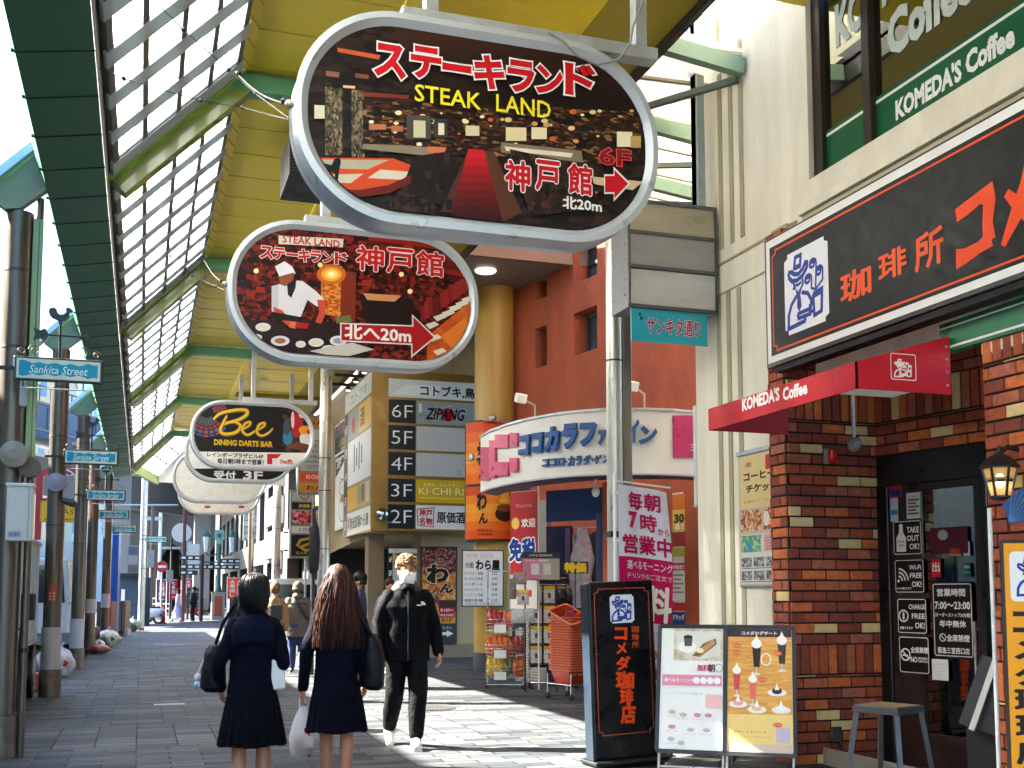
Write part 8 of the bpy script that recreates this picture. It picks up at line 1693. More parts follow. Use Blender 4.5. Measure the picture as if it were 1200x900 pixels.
b = MB(); b.loft([(0, 0, -.2, .045, .11, .6), (0, 0, -.17, .075, .16, .6), (0, .01, .02, .075, .165, .6), (-.01, .01, .14, .055, .14, .7), (-.02, .0, .2, .03, .09)], dummy, n=28); v, f = sculpt(b, .009, 3); b = MB(); b.add(fold(v, .006, 1), f, M('bag_black2', (.0012, .0012, .0018), rough=.6, spec=.25, var=.2, bump=.3, bscale=14), True); b.build('pouch', t)
b = MB(); b.tube([(-.02, .08, .17), (-.06, .05, .3), (-.11, .0, .4), (-.12, -.07, .36), (-.06, -.11, .25), (-.01, -.09, .17)], .012, blk, n=8); b.build('strap', t); b = MB(); b.ball((.03, -.14, -.13), (.02, .015, .03), M('tag_red', '#a82c2c')); b.build('red_tag', t)
hp = w2.matrix_basis @ Vector((-.25, .02, .79)); a_ = R(-8)
c = rel(354, 828, 7.98); t = thing('plastic_bag', (c.x, c.y, c.z), R(-8), 'translucent white carrier bag with a red print held low by the long haired woman', 'bag')
film = milky('carrier_film', '#eef0f2', .5, .5); b = MB(); n_ = 26; vs = []; fs = []; rg = [(-.36, .02, .02), (-.355, .05, .04), (-.32, .074, .06), (-.22, .082, .07), (-.12, .07, .055), (-.05, .045, .03), (.0, .025, .018)]
for i, (z, rx, ry) in enumerate(rg):
    for k in range(n_): a = 2 * math.pi * k / n_; r = 1 + .09 * math.sin(6 * a + i) + .06 * math.sin(11 * a - 2 * i); vs.append((rx * r * math.cos(a) + .01 * (i - 3) * .3, ry * r * math.sin(a), z))
for i in range(len(rg) - 1):
    for k in range(n_): fs.append((i * n_ + k, i * n_ + (k + 1) % n_, (i + 1) * n_ + (k + 1) % n_, (i + 1) * n_ + k))
fs.append(tuple(range(n_))[::-1]); b.add(vs, fs, film, True); b.build('sack', t)
b = MB(); b.tube([(-.02, .0, 0), (-.018, 0, .06), (.0, 0, .08), (.018, 0, .06), (.02, 0, 0)], .006, film, n=6); b.build('handle', t)
b = MB(); b.obox((.015, 0, -.31), (.1, .06, .07), (.1, .2, .3), M('food_box', '#7a4a3a', rough=.6)); b.obox((-.02, 0, -.24), (.08, .06, .07), (.3, .1, .5), M('food_pale', '#b89a8a', rough=.6)); b.build('contents', t)
b = MB(); v, f = glyphs('K', .05); b.add([(.035 + (q_[0] - .3) * .07, -.062, -.17 + (q_[1] - .35) * .07) for q_ in v], f, ink('#c01c30')); b.build('print', t)
# --- man facing the camera
jack = M('jacket_black', (.0011, .0012, .0019), rough=.7, spec=.1, var=.2, scale=9, bump=.4, bscale=16)
q = at_d(477, 700, 10.5); mn = person((q.x, q.y, 0), R(172), 1.745, 'man with fair curly hair, white mask and black hooded jacket walking towards the camera',
    arms={-1: ((-.255, -.05, 1.10), (-.29, -.0, .84)), 1: ((.25, -.02, 1.10), (.255, .07, .85))}, legs={-1: ((-.095, .13, .50), (-.075, .17, .09)), 1: ((.105, .03, .5), (.135, -.24, .14), (0, .85, -.5))}, coat=jack, trousers=(M('trousers_black', (.0010, .0011, .0015), rough=.8, spec=.15, var=.2, bump=.8, bscale=16), 1.08, 1.05), coat_hem=.77, shoes=M('sneaker_white', '#cfccc2', rough=.6, var=.12), vox=.009, bulk=1.08)
b = MB(); hq = random.Random(9); hm = [M('hair_fair', '#86643c', rough=.4, var=.25, spec=.5), M('hair_fair2', '#a98552', rough=.4), M('hair_fair3', '#5a3f26', rough=.4)]
scalp(b, hm[2], .086, .1, .098, 1.63, -.03)
for k in range(330):
    a = hq.uniform(0, 2 * math.pi); e = hq.uniform(-.12, 1.5); x, y, z = .09 * math.cos(a) * math.cos(e), -.02 + .106 * math.sin(a) * math.cos(e), 1.625 + .112 * math.sin(e)
    if y > .05 and z < 1.635: continue
    r = hq.uniform(.009, .019); cm = hm[hq.choice((0, 0, 1, 2))]; ph = hq.uniform(0, 6); b.tube([(x + r * math.cos(ph + j * .9), y + r * .8 * math.sin(ph + j * .9), z + r * .5 * math.sin(1.3 * j + ph)) for j in range(6)], [.006, .0075, .008, .0075, .006, .003], cm, n=6)
b.build('hair', mn)
b = MB(); vs = []; fs = []
for j in range(8):
    for k in range(15): u = -1 + 2 * k / 14; w_ = j / 7; z = 1.575 - .105 * w_ - .006 * u * u; y = .105 * math.sqrt(max(0.02, 1 - (u * .86) ** 2)) + .012 * math.sin(math.pi * w_) + .006 - .012 * w_; vs.append((u * (.074 - .016 * w_ * w_), y - .002, z))
for j in range(7):
    for k in range(14): fs.append((j * 15 + k, j * 15 + k + 1, (j + 1) * 15 + k + 1, (j + 1) * 15 + k))
b.add(vs, fs, M('mask_white', '#dcdcd8', rough=.8, var=.04), True); o = b.build('face_mask', mn); md = o.modifiers.new('t', 'SOLIDIFY'); md.thickness = .004
b = MB()
for sx in (-1, 1): b.tube([(sx * .072, .045, 1.56), (sx * .082, .0, 1.575), (sx * .084, -.02, 1.58)], .002, white_pl, n=5)
b.build('mask_loop', mn)
for sx in (-1, 1):
    b = MB(); b.ball((sx * .031, .0845, 1.6), (.013, .007, .0055), M('eye_dark', '#140f0d', rough=.2)); b.build('eye', mn); b = MB(); b.tube([(sx * .016, .088, 1.618), (sx * .03, .091, 1.623), (sx * .047, .082, 1.618)], .0045, M('brow', '#4a3320', rough=.8), n=6); b.build('eyebrow', mn)
b = MB(); b.loft([(0, -.03, 1.39, .155, .1), (0, -.035, 1.43, .14, .105), (0, -.045, 1.47, .115, .095), (0, -.05, 1.50, .095, .075)], dummy, n=24); v, f = sculpt(b, .009, 3); b = MB(); b.add(fold(v, .006, 3), f, M('hood_pale', '#0b0c10', rough=.6, var=.2), True); b.build('hood', mn)
b = MB(); b.tube([(0, .125, 1.40), (0, .142, 1.26), (0, .142, 1.1), (0, .15, .95), (0, .155, .78)], .006, M('zip', '#2a2c32', rough=.4, metal=.4), n=6); b.tube([(-.05, .07, 1.41), (0, .1, 1.44), (.05, .07, 1.41)], .022, jack, n=8); b.build('zip_collar', mn)
b = MB()
for k in range(3): r0, r1 = .012 + .011 * k, .021 + .011 * k; b.add([(-.105 + .0 + r * math.cos(R(a)) - .01, .1445 - .25 * abs(-.105 + r * math.cos(R(a))) + .026, 1.275 + r * math.sin(R(a)) * .8) for a in (90, 112, 135, 157, 180) for r in (r0, r1)], [(2*i, 2*i+1, 2*i+3, 2*i+2) for i in range(4)], white_pl)
b.add([(-.118, .147, 1.27), (-.075, .157, 1.27), (-.075, .157, 1.279), (-.118, .147, 1.279)], [(0, 1, 2, 3)], white_pl); b.build('chest_emblem', mn)
# --- background people
puff = M('coat_puffer', '#4a463a', rough=.6, var=.12, scale=6, bump=.2, bscale=20)
q = at_d(349, 700, 20.0); p = person((q.x, q.y, 0), R(-6), 1.60, 'man seen from behind in a khaki quilted coat, beanie and jeans', arms={-1: ((-.27, -.02, 1.12), (-.29, .06, .88)), 1: ((.27, -.02, 1.12), (.28, .06, .88))}, legs={-1: ((-.09, .08, .49), (-.09, .04, .09)), 1: ((.09, .02, .49), (.08, -.12, .1))}, coat=puff, trousers=(M('jeans', '#20335a', rough=.8, var=.2), 1, 1), coat_hem=.68, shoes=M('shoe_brown', '#2a221c'), vox=.014, bulk=1.25, hands=True)
b = MB()
for k in range(8): z = .76 + .08 * k; b.loft([(0, 0, z - .004, .226 - .001 * k, .168), (0, 0, z + .004, .226 - .001 * k, .168)], M('quilt_seam', '#3d3a30', rough=.8), n=28)
b.build('quilt_seams', p); b = MB(); scalp(b, M('beanie_khaki', '#4a463b', rough=.9, bump=.3), .1, .118, .115, 1.625); b.loft([(0, -.02, 1.56, .103, .12), (0, -.02, 1.61, .104, .122)], M('beanie_khaki', '#6a6450'), n=24); b.build('beanie', p); b = MB(); b.tube([(-.06, -.11, 1.42), (.0, -.165, 1.3), (.12, -.165, 1.12), (.22, -.12, 1.0)], .018, black_plastic, n=8); b.build('strap', p)
b = MB(); b.loft([(0, -.01, 1.4, .11, .1), (0, -.01, 1.46, .1, .095), (0, -.01, 1.5, .085, .085)], puff, n=24); b.build('coat_collar', p)
q = at_d(322, 700, 19.2); p = person((q.x, q.y, 0), R(0), 1.58, 'person in tan coat, brown beanie and black pack, half hidden behind the bob haired woman', fem=True, coat=M('coat_tan', '#86663f', rough=.8, var=.12), trousers=(M('trousers_dark', '#1c1c20'), 1, 1), coat_hem=.7, shoes=M('shoe_brown', '#2a221c'), vox=.015, bulk=1.15, hands=False)
b = MB(); scalp(b, M('beanie_brown', '#6a4f34', rough=.9, bump=.3), .1, .118, .118, 1.625); b.build('beanie', p); b = MB(); b.obox((0, -.15, 1.18), (.24, .12, .3), (0, 0, 0), black_plastic); b.build('backpack', p, bevel=.03)
q = at_d(420, 700, 17); p = person((q.x, q.y, 0), R(75), 1.72, 'dark haired man in a blue jacket in profile behind the long haired woman', coat=M('coat_blue', '#2c3a62', rough=.6, var=.15), trousers=(M('trousers_dark', '#1c1c20'), 1, 1), coat_hem=.76, shoes=M('shoe_brown', '#2a221c'), vox=.013, hands=True); b = MB(); scalp(b, hair_b[0], .09, .108, .105, 1.63, -.025); b.loft([(0, -.05, 1.53, .078, .07), (0, -.04, 1.6, .088, .09)], hair_b[0]); b.build('hair', p)
q = at_d(457, 700, 20.2); p = person((q.x, q.y, 0), R(190), 1.66, 'person in grey whose face shows just behind the fair haired man', coat=M('coat_grey', '#6a6c70', rough=.7, var=.15), trousers=(M('trousers_dark', '#1c1c20'), 1, 1), shoes=M('shoe_brown', '#2a221c'), vox=.015, hands=False); b = MB(); scalp(b, hair_br[0], .09, .108, .105, 1.635, -.03); b.build('hair', p)
q = at_d(283, 700, 26); p = person((q.x, q.y, 0), R(10), 1.62, 'person in dark clothes beyond the woman with the bob, near the orange flags', coat=M('coat_dark', '#14161c', rough=.7), trousers=(M('trousers_dark', '#1c1c20'), 1, 1), shoes=M('shoe_brown', '#2a221c'), vox=.016, hands=False); b = MB(); scalp(b, hair_b[0], .092, .11, .108, 1.63); b.build('hair', p)
q = at_z(208, 729); p = person((q.x, q.y, 0), R(70), 1.62, 'distant woman in a white jacket and lavender skirt crossing the street', fem=True, coat=M('coat_white', '#dedede', rough=.7), skirt=(M('skirt_lavender', '#b9b2cc', rough=.8), 14, .92), skirt_hem=.22, flare=.3, coat_hem=.8, shoes=M('shoe_brown', '#2a221c'), vox=.018, hands=False, legs={-1: ((-.09, .2, .49), (-.09, .26, .09)), 1: ((.09, -.05, .49), (.08, -.25, .1))}); b = MB(); scalp(b, hair_br[0], .095, .112, .112, 1.62); b.loft([(0, -.05, 1.42, .08, .06), (0, -.04, 1.52, .092, .09), (0, -.03, 1.6, .092, .1)], hair_br[0]); b.build('hair', p)
p = person((q.x + .75, q.y + .5, 0), R(60), 1.72, 'distant companion in dark clothes beside the white jacketed woman', coat=M('coat_dark', '#14161c'), trousers=(M('trousers_dark', '#1c1c20'), 1, 1), shoes=M('shoe_brown', '#2a221c'), vox=.018, hands=False, bulk=1.1); b = MB(); scalp(b, hair_b[0], .092, .11, .108, 1.63); b.build('hair', p)

# ================================================================== STREET END AND FAR RIGHT
fb = thing('shop_building', (4.75, 33.2, 0), R(-90), 'grey row of shops with upper panels beyond the tan building', 'building'); b = MB()
hs = [(-k * 6.5 - 5.8, -k * 6.5 - .6, .1, 2.6) for k in range(7)] + [(-k * 3.25 - 2.6, -k * 3.25 - .6, 3.6, 5.6) for k in range(14)]
b.holes(-46, 0, 0, 8.5, hs, M('row_grey', '#3b3a38', rough=.7, var=.2, scale=.7), depth=.4); b.build('wall', fb)
b = MB(); b.box(-46, 0, .5, 6, 0, 8.4, M('row_core', '#33353a', rough=.6, var=.4, scale=1)); b.box(-46, 0, -.1, 6, 8.5, 8.8, M('row_roof', '#77756f', rough=.8)); b.build('core', fb)
for i, (x0, y0, x1, y1, c, lb_) in enumerate(((322, 585, 328, 616, '#d9dad8', 'white upper sign panel beside the distant post, upper of three'), (311, 588, 319, 618, '#c6c8c8', 'pale upper panel left of the distant post'), (311, 626, 318, 655, '#d4d5d4', 'white panel below the pale one on the distant row'), (320, 648, 326, 668, '#e6e4de', 'small white lit looking panel low on the distant row'))):
    q0, q1 = at_x(x0, y0, 4.6), at_x(x1, y1, 4.6); t = thing('panel_sign', (4.6, q0.y, at_x(x0, y1, 4.6).z), R(-90), lb_, 'sign'); w, h = q0.y - q1.y, q0.z - at_x(x0, y1, 4.6).z; b = MB(); b.box(0, w, 0, .12, 0, h, M('panel_' + c[1:], c, rough=.4, var=.08)); b.build('face', t); b = MB(); b.box(-.03, w + .03, .03, .14, -.04, 0, black_metal); b.box(-.03, w + .03, .03, .14, h, h + .04, black_metal); b.build('frame', t)
# stacked floor signs
def stack(name, x0, x1, rows, Y, label):
    q0 = at_y(x0, rows[-1][1], Y); q1 = at_y(x1, rows[0][0], Y); t = thing(name, (q0.x, Y, q0.z), 0, label, 'stacked sign'); w = q1.x - q0.x; h = q1.z - q0.z
    b = MB(); b.box(-.03, w + .03, 0, .3, -.04, h + .04, M('stack_case', '#7d7f80', rough=.5, metal=.3)); b.build('casing', t); b = MB(); b.box(w * .5, w * .56, .1, .2, -q0.z, 0, galv); b.build('pole', t); pc = Pic(t, -.001)
    for (ya, yb, c, s, tc) in rows:
        a, d_ = pc.p(x0 + 1, yb - .5)[1], pc.p(x0, ya + .5)[1]; pc.rect(.0, a, w, d_, c); pc.up()
        if s: pc.text(s, w * .55, (a + d_) / 2, w * .62, (d_ - a) * .5, tc, bold=.02)
        pc.up(-1)
    return t, pc, w, h
t, pc, w, h = stack('stacked_sign', 351, 384, [(489, 501, '#a8742c', 'わん', '#2a1a10'), (502, 515, '#a9abab', '', ''), (516, 528, '#9a9c9c', 'メイル', '#55585a'), (529, 540, '#a2a4a2', 'わら屋', '#222222'), (541, 552, '#a6a8a8', 'ココカラファイン', '#3a4a6a'), (553, 564, '#d24a1e', 'KI·CHI·RI', '#f0d8c8'), (565, 577, '#c8822c', 'わん', '#1c140e')], 29.0, 'upper stack of coloured floor signs behind the grey steel post'); pc.build('floor_names')
t, pc, w, h = stack('stacked_sign', 341, 376, [(576, 587, '#a3a5a3', '', ''), (588, 597, '#17191c', '居酒屋べろ', '#c9b03a'), (598, 615, '#3a2a24', '', ''), (616, 625, '#c5c8c4', 'こだわり', '#2a2a2a'), (626, 652, '#16181c', '', '')], 30.0, 'lower stack of signs with a meat photo and black gold darts sign')
a_ = pc.p(342, 614); c_ = pc.p(374, 599); pc.rect(a_[0], a_[1], c_[0], c_[1], photo('print_raw', ['#3a1c18', '#b8404c', '#d8808a', '#3a2a22', '#e8d0c0'], 7)); pc.up(); a = pc.p(357, 581); pc.line(ell(a[0], a[1], .1, .1), .025, '#2a2a2a', closed=True); pc.text('七', a[0], a[1], .1, .1, '#2a2a2a')
for k in range(24): aa = pc.p(rr.uniform(344, 374), rr.uniform(601, 612)); pc.poly(ell(aa[0], aa[1], rr.uniform(.04, .1), rr.uniform(.04, .08), 10), rr.choice(['#b8404c', '#d8707c', '#8a2430', '#c8b4a0', '#3a2a22', '#e0a0a0'])); pc.k += .1
pc.k = 6; pc.line([pc.p(*q_) for q_ in ((348, 640), (352, 633), (362, 631), (368, 634), (360, 638), (352, 641), (358, 645), (368, 643))], .07, '#a98c38'); pc.text('BAR', *pc.p(354, 648), .3, .07, '#b89a30'); pc.build('floor_names')
for (x, y) in ((372, 584), (335, 635)): q = at_y(x, y, 29.5); t = thing('wall_tube_lamp', q, 0, 'short warm tube lamp %s' % ('beside the lower stacked signs' if x > 350 else 'left of the black gold stacked sign'), 'lamp'); b = MB(); b.cyl(0, 0, -.2, .22, .05, glow('tube_warm', '#ffe6b8', .2), n=12); b.build('tube', t); b = MB(); b.cyl(0, 0, .22, .26, .06, black_metal, n=12); b.cyl(0, 0, -.24, -.2, .06, black_metal, n=12); b.build('cap', t)
# red and white van beyond the people
q = at_z(336, 752); t = thing('parked_van', (q.x, 31.5, 0), R(-2), 'red and white van standing beyond the khaki coated man', 'van'); b = MB(); vr = M('van_red', '#c01c1c', rough=.3, coat=.5); vw = M('van_white', '#d4d4d0', rough=.35)
pr = [(-.84, .35), (.84, .35), (.86, .9), (.78, 1.25), (.7, 1.72), (.5, 1.82), (-.5, 1.82), (-.7, 1.72), (-.78, 1.25), (-.86, .9)]
b.extrude_y([p_ for p_ in pr if p_[1] <= 1.26], 0, 3.6, vr); b.extrude_y([(.78, 1.26), (.7, 1.72), (.5, 1.82), (-.5, 1.82), (-.7, 1.72), (-.78, 1.26)], .05, 3.3, vw); b.build('body', t, bevel=.03, seg=2)
b = MB(); b.add([(-.66, .03, 1.28), (.66, .03, 1.28), (.58, .045, 1.66), (-.58, .045, 1.66)], [(0, 1, 2, 3)], M('van_glass', '#161a1e', rough=.08, spec=.9)); b.build('rear_window', t)
for sx in (-1, 1):
    b = MB(); b.box(sx * .78 - .06, sx * .78 + .06, -.02, .05, .85, 1.15, M('tail_red', '#8a1010', rough=.2)); b.build('tail_lamp', t)
    for yy in (.7, 2.9): b = MB(); b.tube([(sx * .84, yy, .3), (sx * .66, yy, .3)], .3, black_plastic, n=20); b.tube([(sx * .85, yy, .3), (sx * .84, yy, .3)], .18, steel, n=16); b.build('wheel', t)
b = MB(); b.box(-.86, .86, -.08, .06, .38, .55, M('bumper', '#b9b9b4', rough=.5)); b.box(-.17, .17, -.085, -.08, .6, .76, white_pl); b.build('bumper', t, bevel=.01)
# two-lantern street lamp on a brick plinth
q = at_z(255, 726); t = thing('street_lamp', (q.x, q.y, 0), 0, 'teal two armed street lamp with lanterns on a brick plinth', 'street lamp'); D_ = 62.; ms = D_ / 1310; tg = M('lamp_teal', '#2a5c5c', rough=.5, var=.2); t.scale = (.68, .68, .78)
b = MB(); b.box(-.5, .5, -.5, .5, 0, 38 * ms, M('plinth_stone', '#a89c8c', rough=.8)); b.box(-.3, .3, -.52, -.5, .25, 34 * ms, M('plinth_brick', '#b0542c', rough=.8, var=.3, scale=8)); b.box(-.55, .55, -.55, .55, 38 * ms, 38 * ms + .1, M('plinth_stone', '#a89c8c')); b.build('plinth', t)
b = MB(); b.lathe([(.3, 1.8), (.26, 2.0), (.2, 2.3), (.17, 2.35), (.15, 4.9), (.1, 5.2)], tg, n=16); b.bar((-1.2, 0, 3.95), (1.2, 0, 3.95), .08, .1, tg); b.build('column', t); b = MB(); b.prism([(-.4, 5.6), (0, 5.1), (.4, 5.6), (.35, 6.2), (-.35, 6.2)], -.08, .08, M('crest', '#7fb09c', rough=.5)); b.prism(ell(0, 5.8, .18, .18, 16), -.1, .1, tg); b.build('crest', t)
for sx in (-1, 1):
    b = MB(); b.tube([(0, 0, 4.6), (sx * .5, 0, 4.4), (sx * .95, 0, 4.5), (sx * 1.0, 0, 4.6)], .05, tg, n=8); b.lathe([(.28, 5.7), (.33, 5.75), (.1, 6.1), (0, 6.3)], tg, c=(sx * 1.0, 0, 0), n=6, smooth=False); b.build('arm', t); b = MB(); b.lathe([(.16, 4.65), (.28, 5.7)], M('lantern_white', '#d8dad4', rough=.3), c=(sx * 1.0, 0, 0), n=6, smooth=False); b.build('lantern', t)
# signpost, no entry sign, disc sign, boards, fence, flags, scooters
q = at_z(235, 728); t = thing('signpost', (q.x, q.y, 0), 0, 'brown signpost with black direction boards in the street end', 'signpost'); b = MB(); b.cyl(0, 0, 0, 3.4, .11, M('post_brown', '#3a2a26', rough=.6), n=14); b.build('pole', t)
for k, (x0, x1, z, a) in enumerate(((-1.1, 2.6, 2.75, 0), (-1.1, -.1, 3.2, 0), (.9, 2.5, 3.05, 0), (-1.1, -.2, 2.45, .0))):
    b = MB(); b.box(x0, x1, -.05, .05, z - .12, z + .12, black_metal); o = b.build('direction_board', t); b = MB()
    for j in range(int((x1 - x0) * 3)): b.box(x0 + .1 + j * .33, x0 + .3 + j * .33, -.056, -.05, z - .05, z + .05, white_pl)
    b.build('lettering', o)
q = at_z(186, 727); 
q = Vector((at_d(189, 700, 58).x, at_d(189, 700, 58).y, 0)); t = thing('no_entry_sign', q, 0, 'round red no entry sign on a grey pole', 'road sign'); z = at_d(189, 664, 58).z; b = MB(); b.cyl(0, .03, 0, z + .3, .05, galv, n=10); b.build('pole', t); b = MB(); b.prism(ell(0, z, .3, .3), -.03, 0, M('sign_red', '#b3151f')); b.box(-.2, .2, -.036, -.03, z - .06, z + .06, white_pl); b.build('disc', t)
q = at_d(212, 700, 60); t = thing('round_sign', (q.x, q.y, 0), 0, 'big pale round sign seen from behind on a dark red pole', 'sign'); z = at_d(212, 624, 60).z; b = MB(); b.cyl(.1, .06, 0, z + 2.0, .12, M('pole_maroon', '#5a3438', rough=.6), n=12); b.build('pole', t); b = MB(); b.prism(ell(-.05, z, .52, .52), -.02, .02, M('disc_pale', '#c9c7c0', rough=.5, var=.1)); b.box(.3, .9, -.02, .02, z - 2.2, z - .6, M('disc_pale', '#c9c7c0')); b.build('disc', t)
q = at_d(228, 706, 61); t = thing('green_board', (q.x, q.y, 0), 0, 'dark green upright notice board beside the signpost', 'board'); zt_ = at_d(228, 689, 61).z; b = MB(); b.box(-.42, .42, 0, .06, zt_ - 1.1, zt_, M('board_green', '#1d3f38', rough=.6)); b.box(-.38, -.3, .0, .06, 0, zt_ - 1.1, black_metal); b.box(.3, .38, 0, .06, 0, zt_ - 1.1, black_metal); b.build('panel', t); b = MB()
for k in range(5): b.box(-.3 + .06 * (k % 2), .25 - .1 * (k % 3), -.006, 0, zt_ - .25 - .17 * k, zt_ - .19 - .17 * k, M('chalk', '#7f9c94'))
b.build('lettering', t)
def nobori(x, y0, y1, D, c, lab, s='大売出し', tc='#f0e8e6', w=.6):
    q = at_d(x, y1, D); zt_ = at_d(x, y0, D).z; t = thing('flag_banner', (q.x, q.y, 0), uni(-.2, .2), lab, 'flag banner'); zb = max(.4, at_d(x, y1, D).z); b = MB(); b.cyl(0, 0, 0, zt_ + .05, .02, white_pl, n=8); b.box(0, w, -.008, .008, zt_ - .02, zt_, white_pl); b.build('pole', t)
    b = MB(); n_ = 8; vs = [(w * i / 4, .03 * math.sin(i + j * .7), zb + (zt_ - .02 - zb) * j / n_) for j in range(n_ + 1) for i in range(5)]; b.add(vs, [(j * 5 + i, j * 5 + i + 1, (j + 1) * 5 + i + 1, (j + 1) * 5 + i) for j in range(n_) for i in range(4)], M('cloth_' + c[1:], c, rough=.8, var=.12), True); b.build('cloth', t); pc = Pic(t, -.04); pc.vtext(s, w * .5, zb + .1, zt_ - .1, w * .5, tc, bold=.03); pc.build()
nobori(266, 677, 702, 50, '#e8541c', 'left orange flag banner in front of the street lamp plinth', w=.42); nobori(274, 677, 700, 52, '#e45a22', 'right orange flag banner beside the left one', w=.5)
nobori(195, 679, 703, 64, '#c01c4a', 'bright pink flag banner at the street end', w=.6); nobori(183, 679, 706, 66, '#4a3a5c', 'dark purple flag banner left of the pink one', w=.6); nobori(215, 678, 698, 66, '#b04a5c', 'dusty rose flag banner behind the signpost', w=.5)
q0, q1 = at_z(178, 722), at_z(200, 722); t = thing('barrier_fence', (q0.x, q0.y, 0), 0, 'white pipe barrier before the flags at the street end', 'barrier'); w = q1.x - q0.x; b = MB()
for k in range(5): b.cyl(w * k / 4, 0, 0, 1.1, .035, white_pl, n=8)
for z in (.45, .75, 1.08): b.tube([(0, 0, z), (w, 0, z)], .035, white_pl, n=8)
b.build('pipes', t); b = MB(); b.box(-.3, w + .3, -.2, .2, 0, .18, M('kerb_stone', '#b0aea6', rough=.8)); b.build('base', t)
def scooter(x, y, rz, c, lab):
    q = at_z(x, y); t = thing('parked_scooter', (q.x, q.y, 0), rz, lab, 'scooter', 'scooters parked at the street end'); m = M('scooter_' + c[1:], c, rough=.3, coat=.4)
    for yy in (-.6, .6): b = MB(); vs = [(0, yy + .22 * math.cos(R(k * 20)), .25 + .22 * math.sin(R(k * 20))) for k in range(19)]; b.tube(vs, .06, black_plastic, n=8, cap=False); b.tube([(-.04, yy, .25), (.04, yy, .25)], .1, steel, n=12); b.build('wheel', t)
    b = MB(); b.loft([(0, -.35, .3, .16, .35, .7), (0, -.4, .55, .18, .42, .7), (0, -.38, .72, .15, .38, .7)], m, n=16); b.loft([(0, .45, .3, .17, .06), (0, .42, .7, .2, .07), (0, .4, .98, .1, .07)], m, n=16); b.box(-.15, .15, -.05, .45, .24, .32, m); b.build('body', t)
    b = MB(); b.loft([(0, -.35, .72, .14, .34, .7), (0, -.35, .8, .13, .32, .7)], black_plastic, n=16); b.build('seat', t); b = MB(); b.tube([(-.32, .32, 1.03), (0, .4, 1.0), (.32, .32, 1.03)], .02, black_metal, n=8); b.tube([(0, .55, .3), (0, .4, 1.0)], .03, steel, n=8); b.build('handlebar', t); b = MB(); b.ball((0, .5, .9), (.08, .05, .08), white_pl); b.build('headlight', t)
for i, (x, y, rz, c, l) in enumerate(((159, 729, 1.3, '#2a2c30', 'black scooter parked left of the lone far post'), (171, 731, 1.1, '#c9ccd0', 'white scooter parked just right of the lone far post'), (243, 721, 1.8, '#26282c', 'black scooter parked beside the green board'), (266, 722, 1.4, '#cdd0d2', 'white scooter parked right of the lamp plinth'), (277, 723, 1.2, '#8a2a2c', 'dark red scooter parked farthest right by the orange flags'), (222, 722, 1.6, '#b02a2a', 'red scooter parked between signpost and crossing woman'))): scooter(x, y, rz, c, l)
for (x, y, c, l) in ((149, 735, '#d8d8d4', 'white bollard with a red band in front of the blue shop'), (258, 724, '#c8542c', 'orange bollard by the lamp plinth'), (192, 731, '#c02a2a', 'red bollard in front of the white barrier')):
    q = at_z(x, y); t = thing('bollard', (q.x, q.y, 0), 0, l, 'bollard'); b = MB(); b.cyl(0, 0, 0, .8, .06, M('bollard_' + c[1:], c, rough=.4), n=12); b.ball((0, 0, .8), .06, M('bollard_' + c[1:], c)); b.build('shaft', t); b = MB(); b.cyl(0, 0, 0, .05, .12, black_plastic, n=12); b.cyl(0, 0, .6, .68, .063, M('band_red', '#b02020') if c != '#c02a2a' else white_pl, n=12); b.build('band', t)
def pole_(x, yb, yt, D, r, c, lab):
    q = at_d(x, yb, D); t = thing('utility_pole', (q.x, q.y, 0), 0, lab, 'pole'); zt = at_d(x, yt, D).z; b = MB(); b.cyl(0, 0, 0, zt, r, M('upole_' + c[1:], c, rough=.6, var=.3), n=12); b.build('shaft', t); b = MB(); b.box(-.25, .12, -.2, -.05, zt * .45, zt * .6, M('pole_box', '#8d8f8e', rough=.5)); b.box(-.5, .5, -.05, .05, zt * .86, zt * .89, galv); b.build('fitting', t)
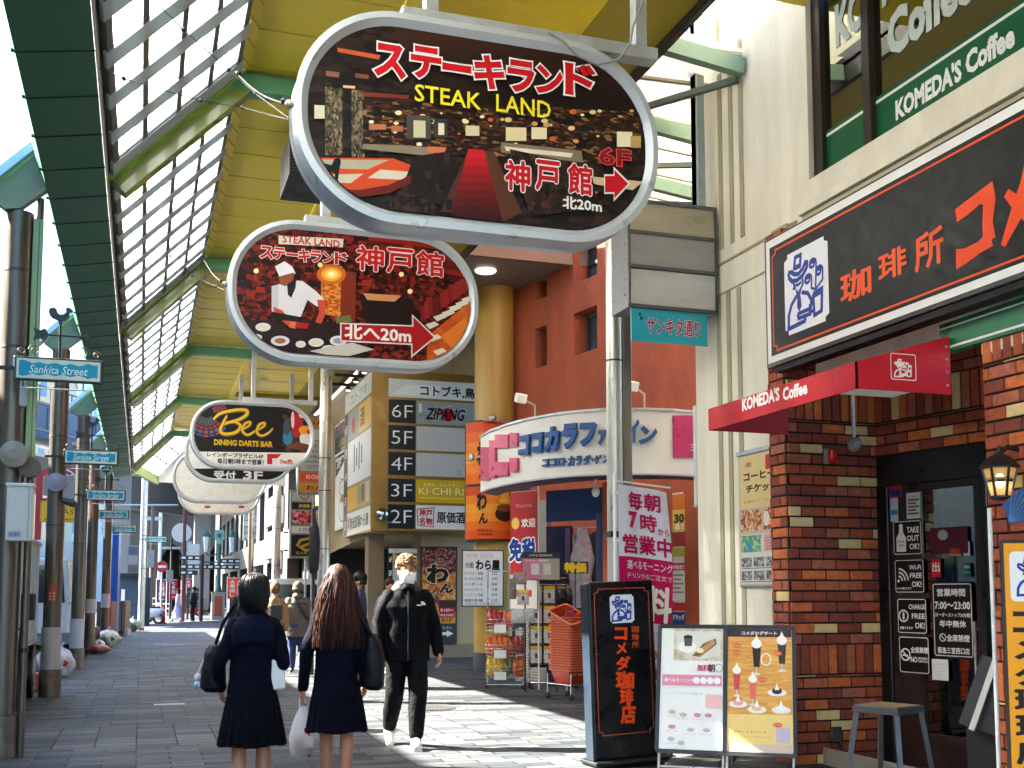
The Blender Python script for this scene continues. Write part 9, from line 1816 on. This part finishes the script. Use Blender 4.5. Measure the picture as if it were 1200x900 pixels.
for a in ((176, 722, 590, 60, .1, '#6b5f58', 'thin brown pole left of the no entry sign'), (199, 722, 630, 63, .06, '#2a2a2c', 'thin black pole between the no entry sign and the signpost'), (290, 715, 585, 58, .12, '#7d7a74', 'grey pole right of the orange flags'), (305, 715, 600, 52, .1, '#55524e', 'dark slim pole before the grey shop row'), (266, 715, 610, 70, .1, '#8f8c86', 'pale pole behind the street lamp')): pole_(*a)
def boxsign(x0, x1, y0, y1, D, cols, lab):
    q0 = at_d(x0, y1, D); q1 = at_d(x1, y0, D); t = thing('sign_stack', q0, -.05, lab, 'sign'); w = (q1 - q0).xy.length; h = q1.z - q0.z; b = MB(); b.box(-.04, w + .04, .02, .4, -.04, h + .04, M('stack_case', '#7d7f80')); b.build('casing', t); n = len(cols)
    for k, c in enumerate(cols): b = MB(); b.box(0, w, 0, .03, h * k / n + .03, h * (k + 1) / n - .03, M('spanel_' + c[1:], c, rough=.4, var=.1)); b.build('panel', t)
    b = MB(); b.box(w * .45, w * .55, .15, .3, -q0.z, 0, galv); b.build('pole', t)
boxsign(286, 308, 595, 632, 50, ['#b9bab6', '#a9aaa6', '#c4c4be', '#b0b0ac', '#9a8f9a'], 'stack of blank grey panels right of the last oval sign')
boxsign(300, 310, 634, 668, 50, ['#8b8d8c', '#3a3d40', '#9aa09e'], 'narrow dark and grey stack under the blank grey panels')
boxsign(216, 224, 634, 656, 62, ['#c9c9c4', '#b9b9b4'], 'small white double panel beside the maroon pole')
boxsign(150, 160, 640, 672, 52, ['#55504c', '#8a8580', '#3e4a58'], 'dark grey sign stack above the blue shop')
q = at_d(367, 700, 19.5); t = thing('covered_signal', (q.x, q.y, 0), 0, 'black covered signal on a slim pole in front of the dark stacked signs', 'signal'); b = MB(); b.cyl(0, .05, 0, 2.9, .035, black_metal, n=10); b.build('pole', t); b = MB(); b.loft([(0, 0, 1.75, .05, .05), (0, 0, 1.85, .09, .08), (.01, 0, 2.3, .1, .085), (0, 0, 2.55, .085, .07), (-.01, 0, 2.68, .05, .05)], M('cover_black', '#0c0d11', rough=.6, bump=.4, bscale=14), n=14); b.build('cover', t)
# cables and overhead bar at the far end
q0, q1 = at_d(120, 592, 50), at_d(208, 592, 60); b = MB(); b.tube([(0, 0, 0), q1 - q0], .05, galv, n=8); o = b.build('cross_pipe'); o.location = q0; tag(o, 'thin grey pipe spanning from the far post to the round sign pole', 'pipe')
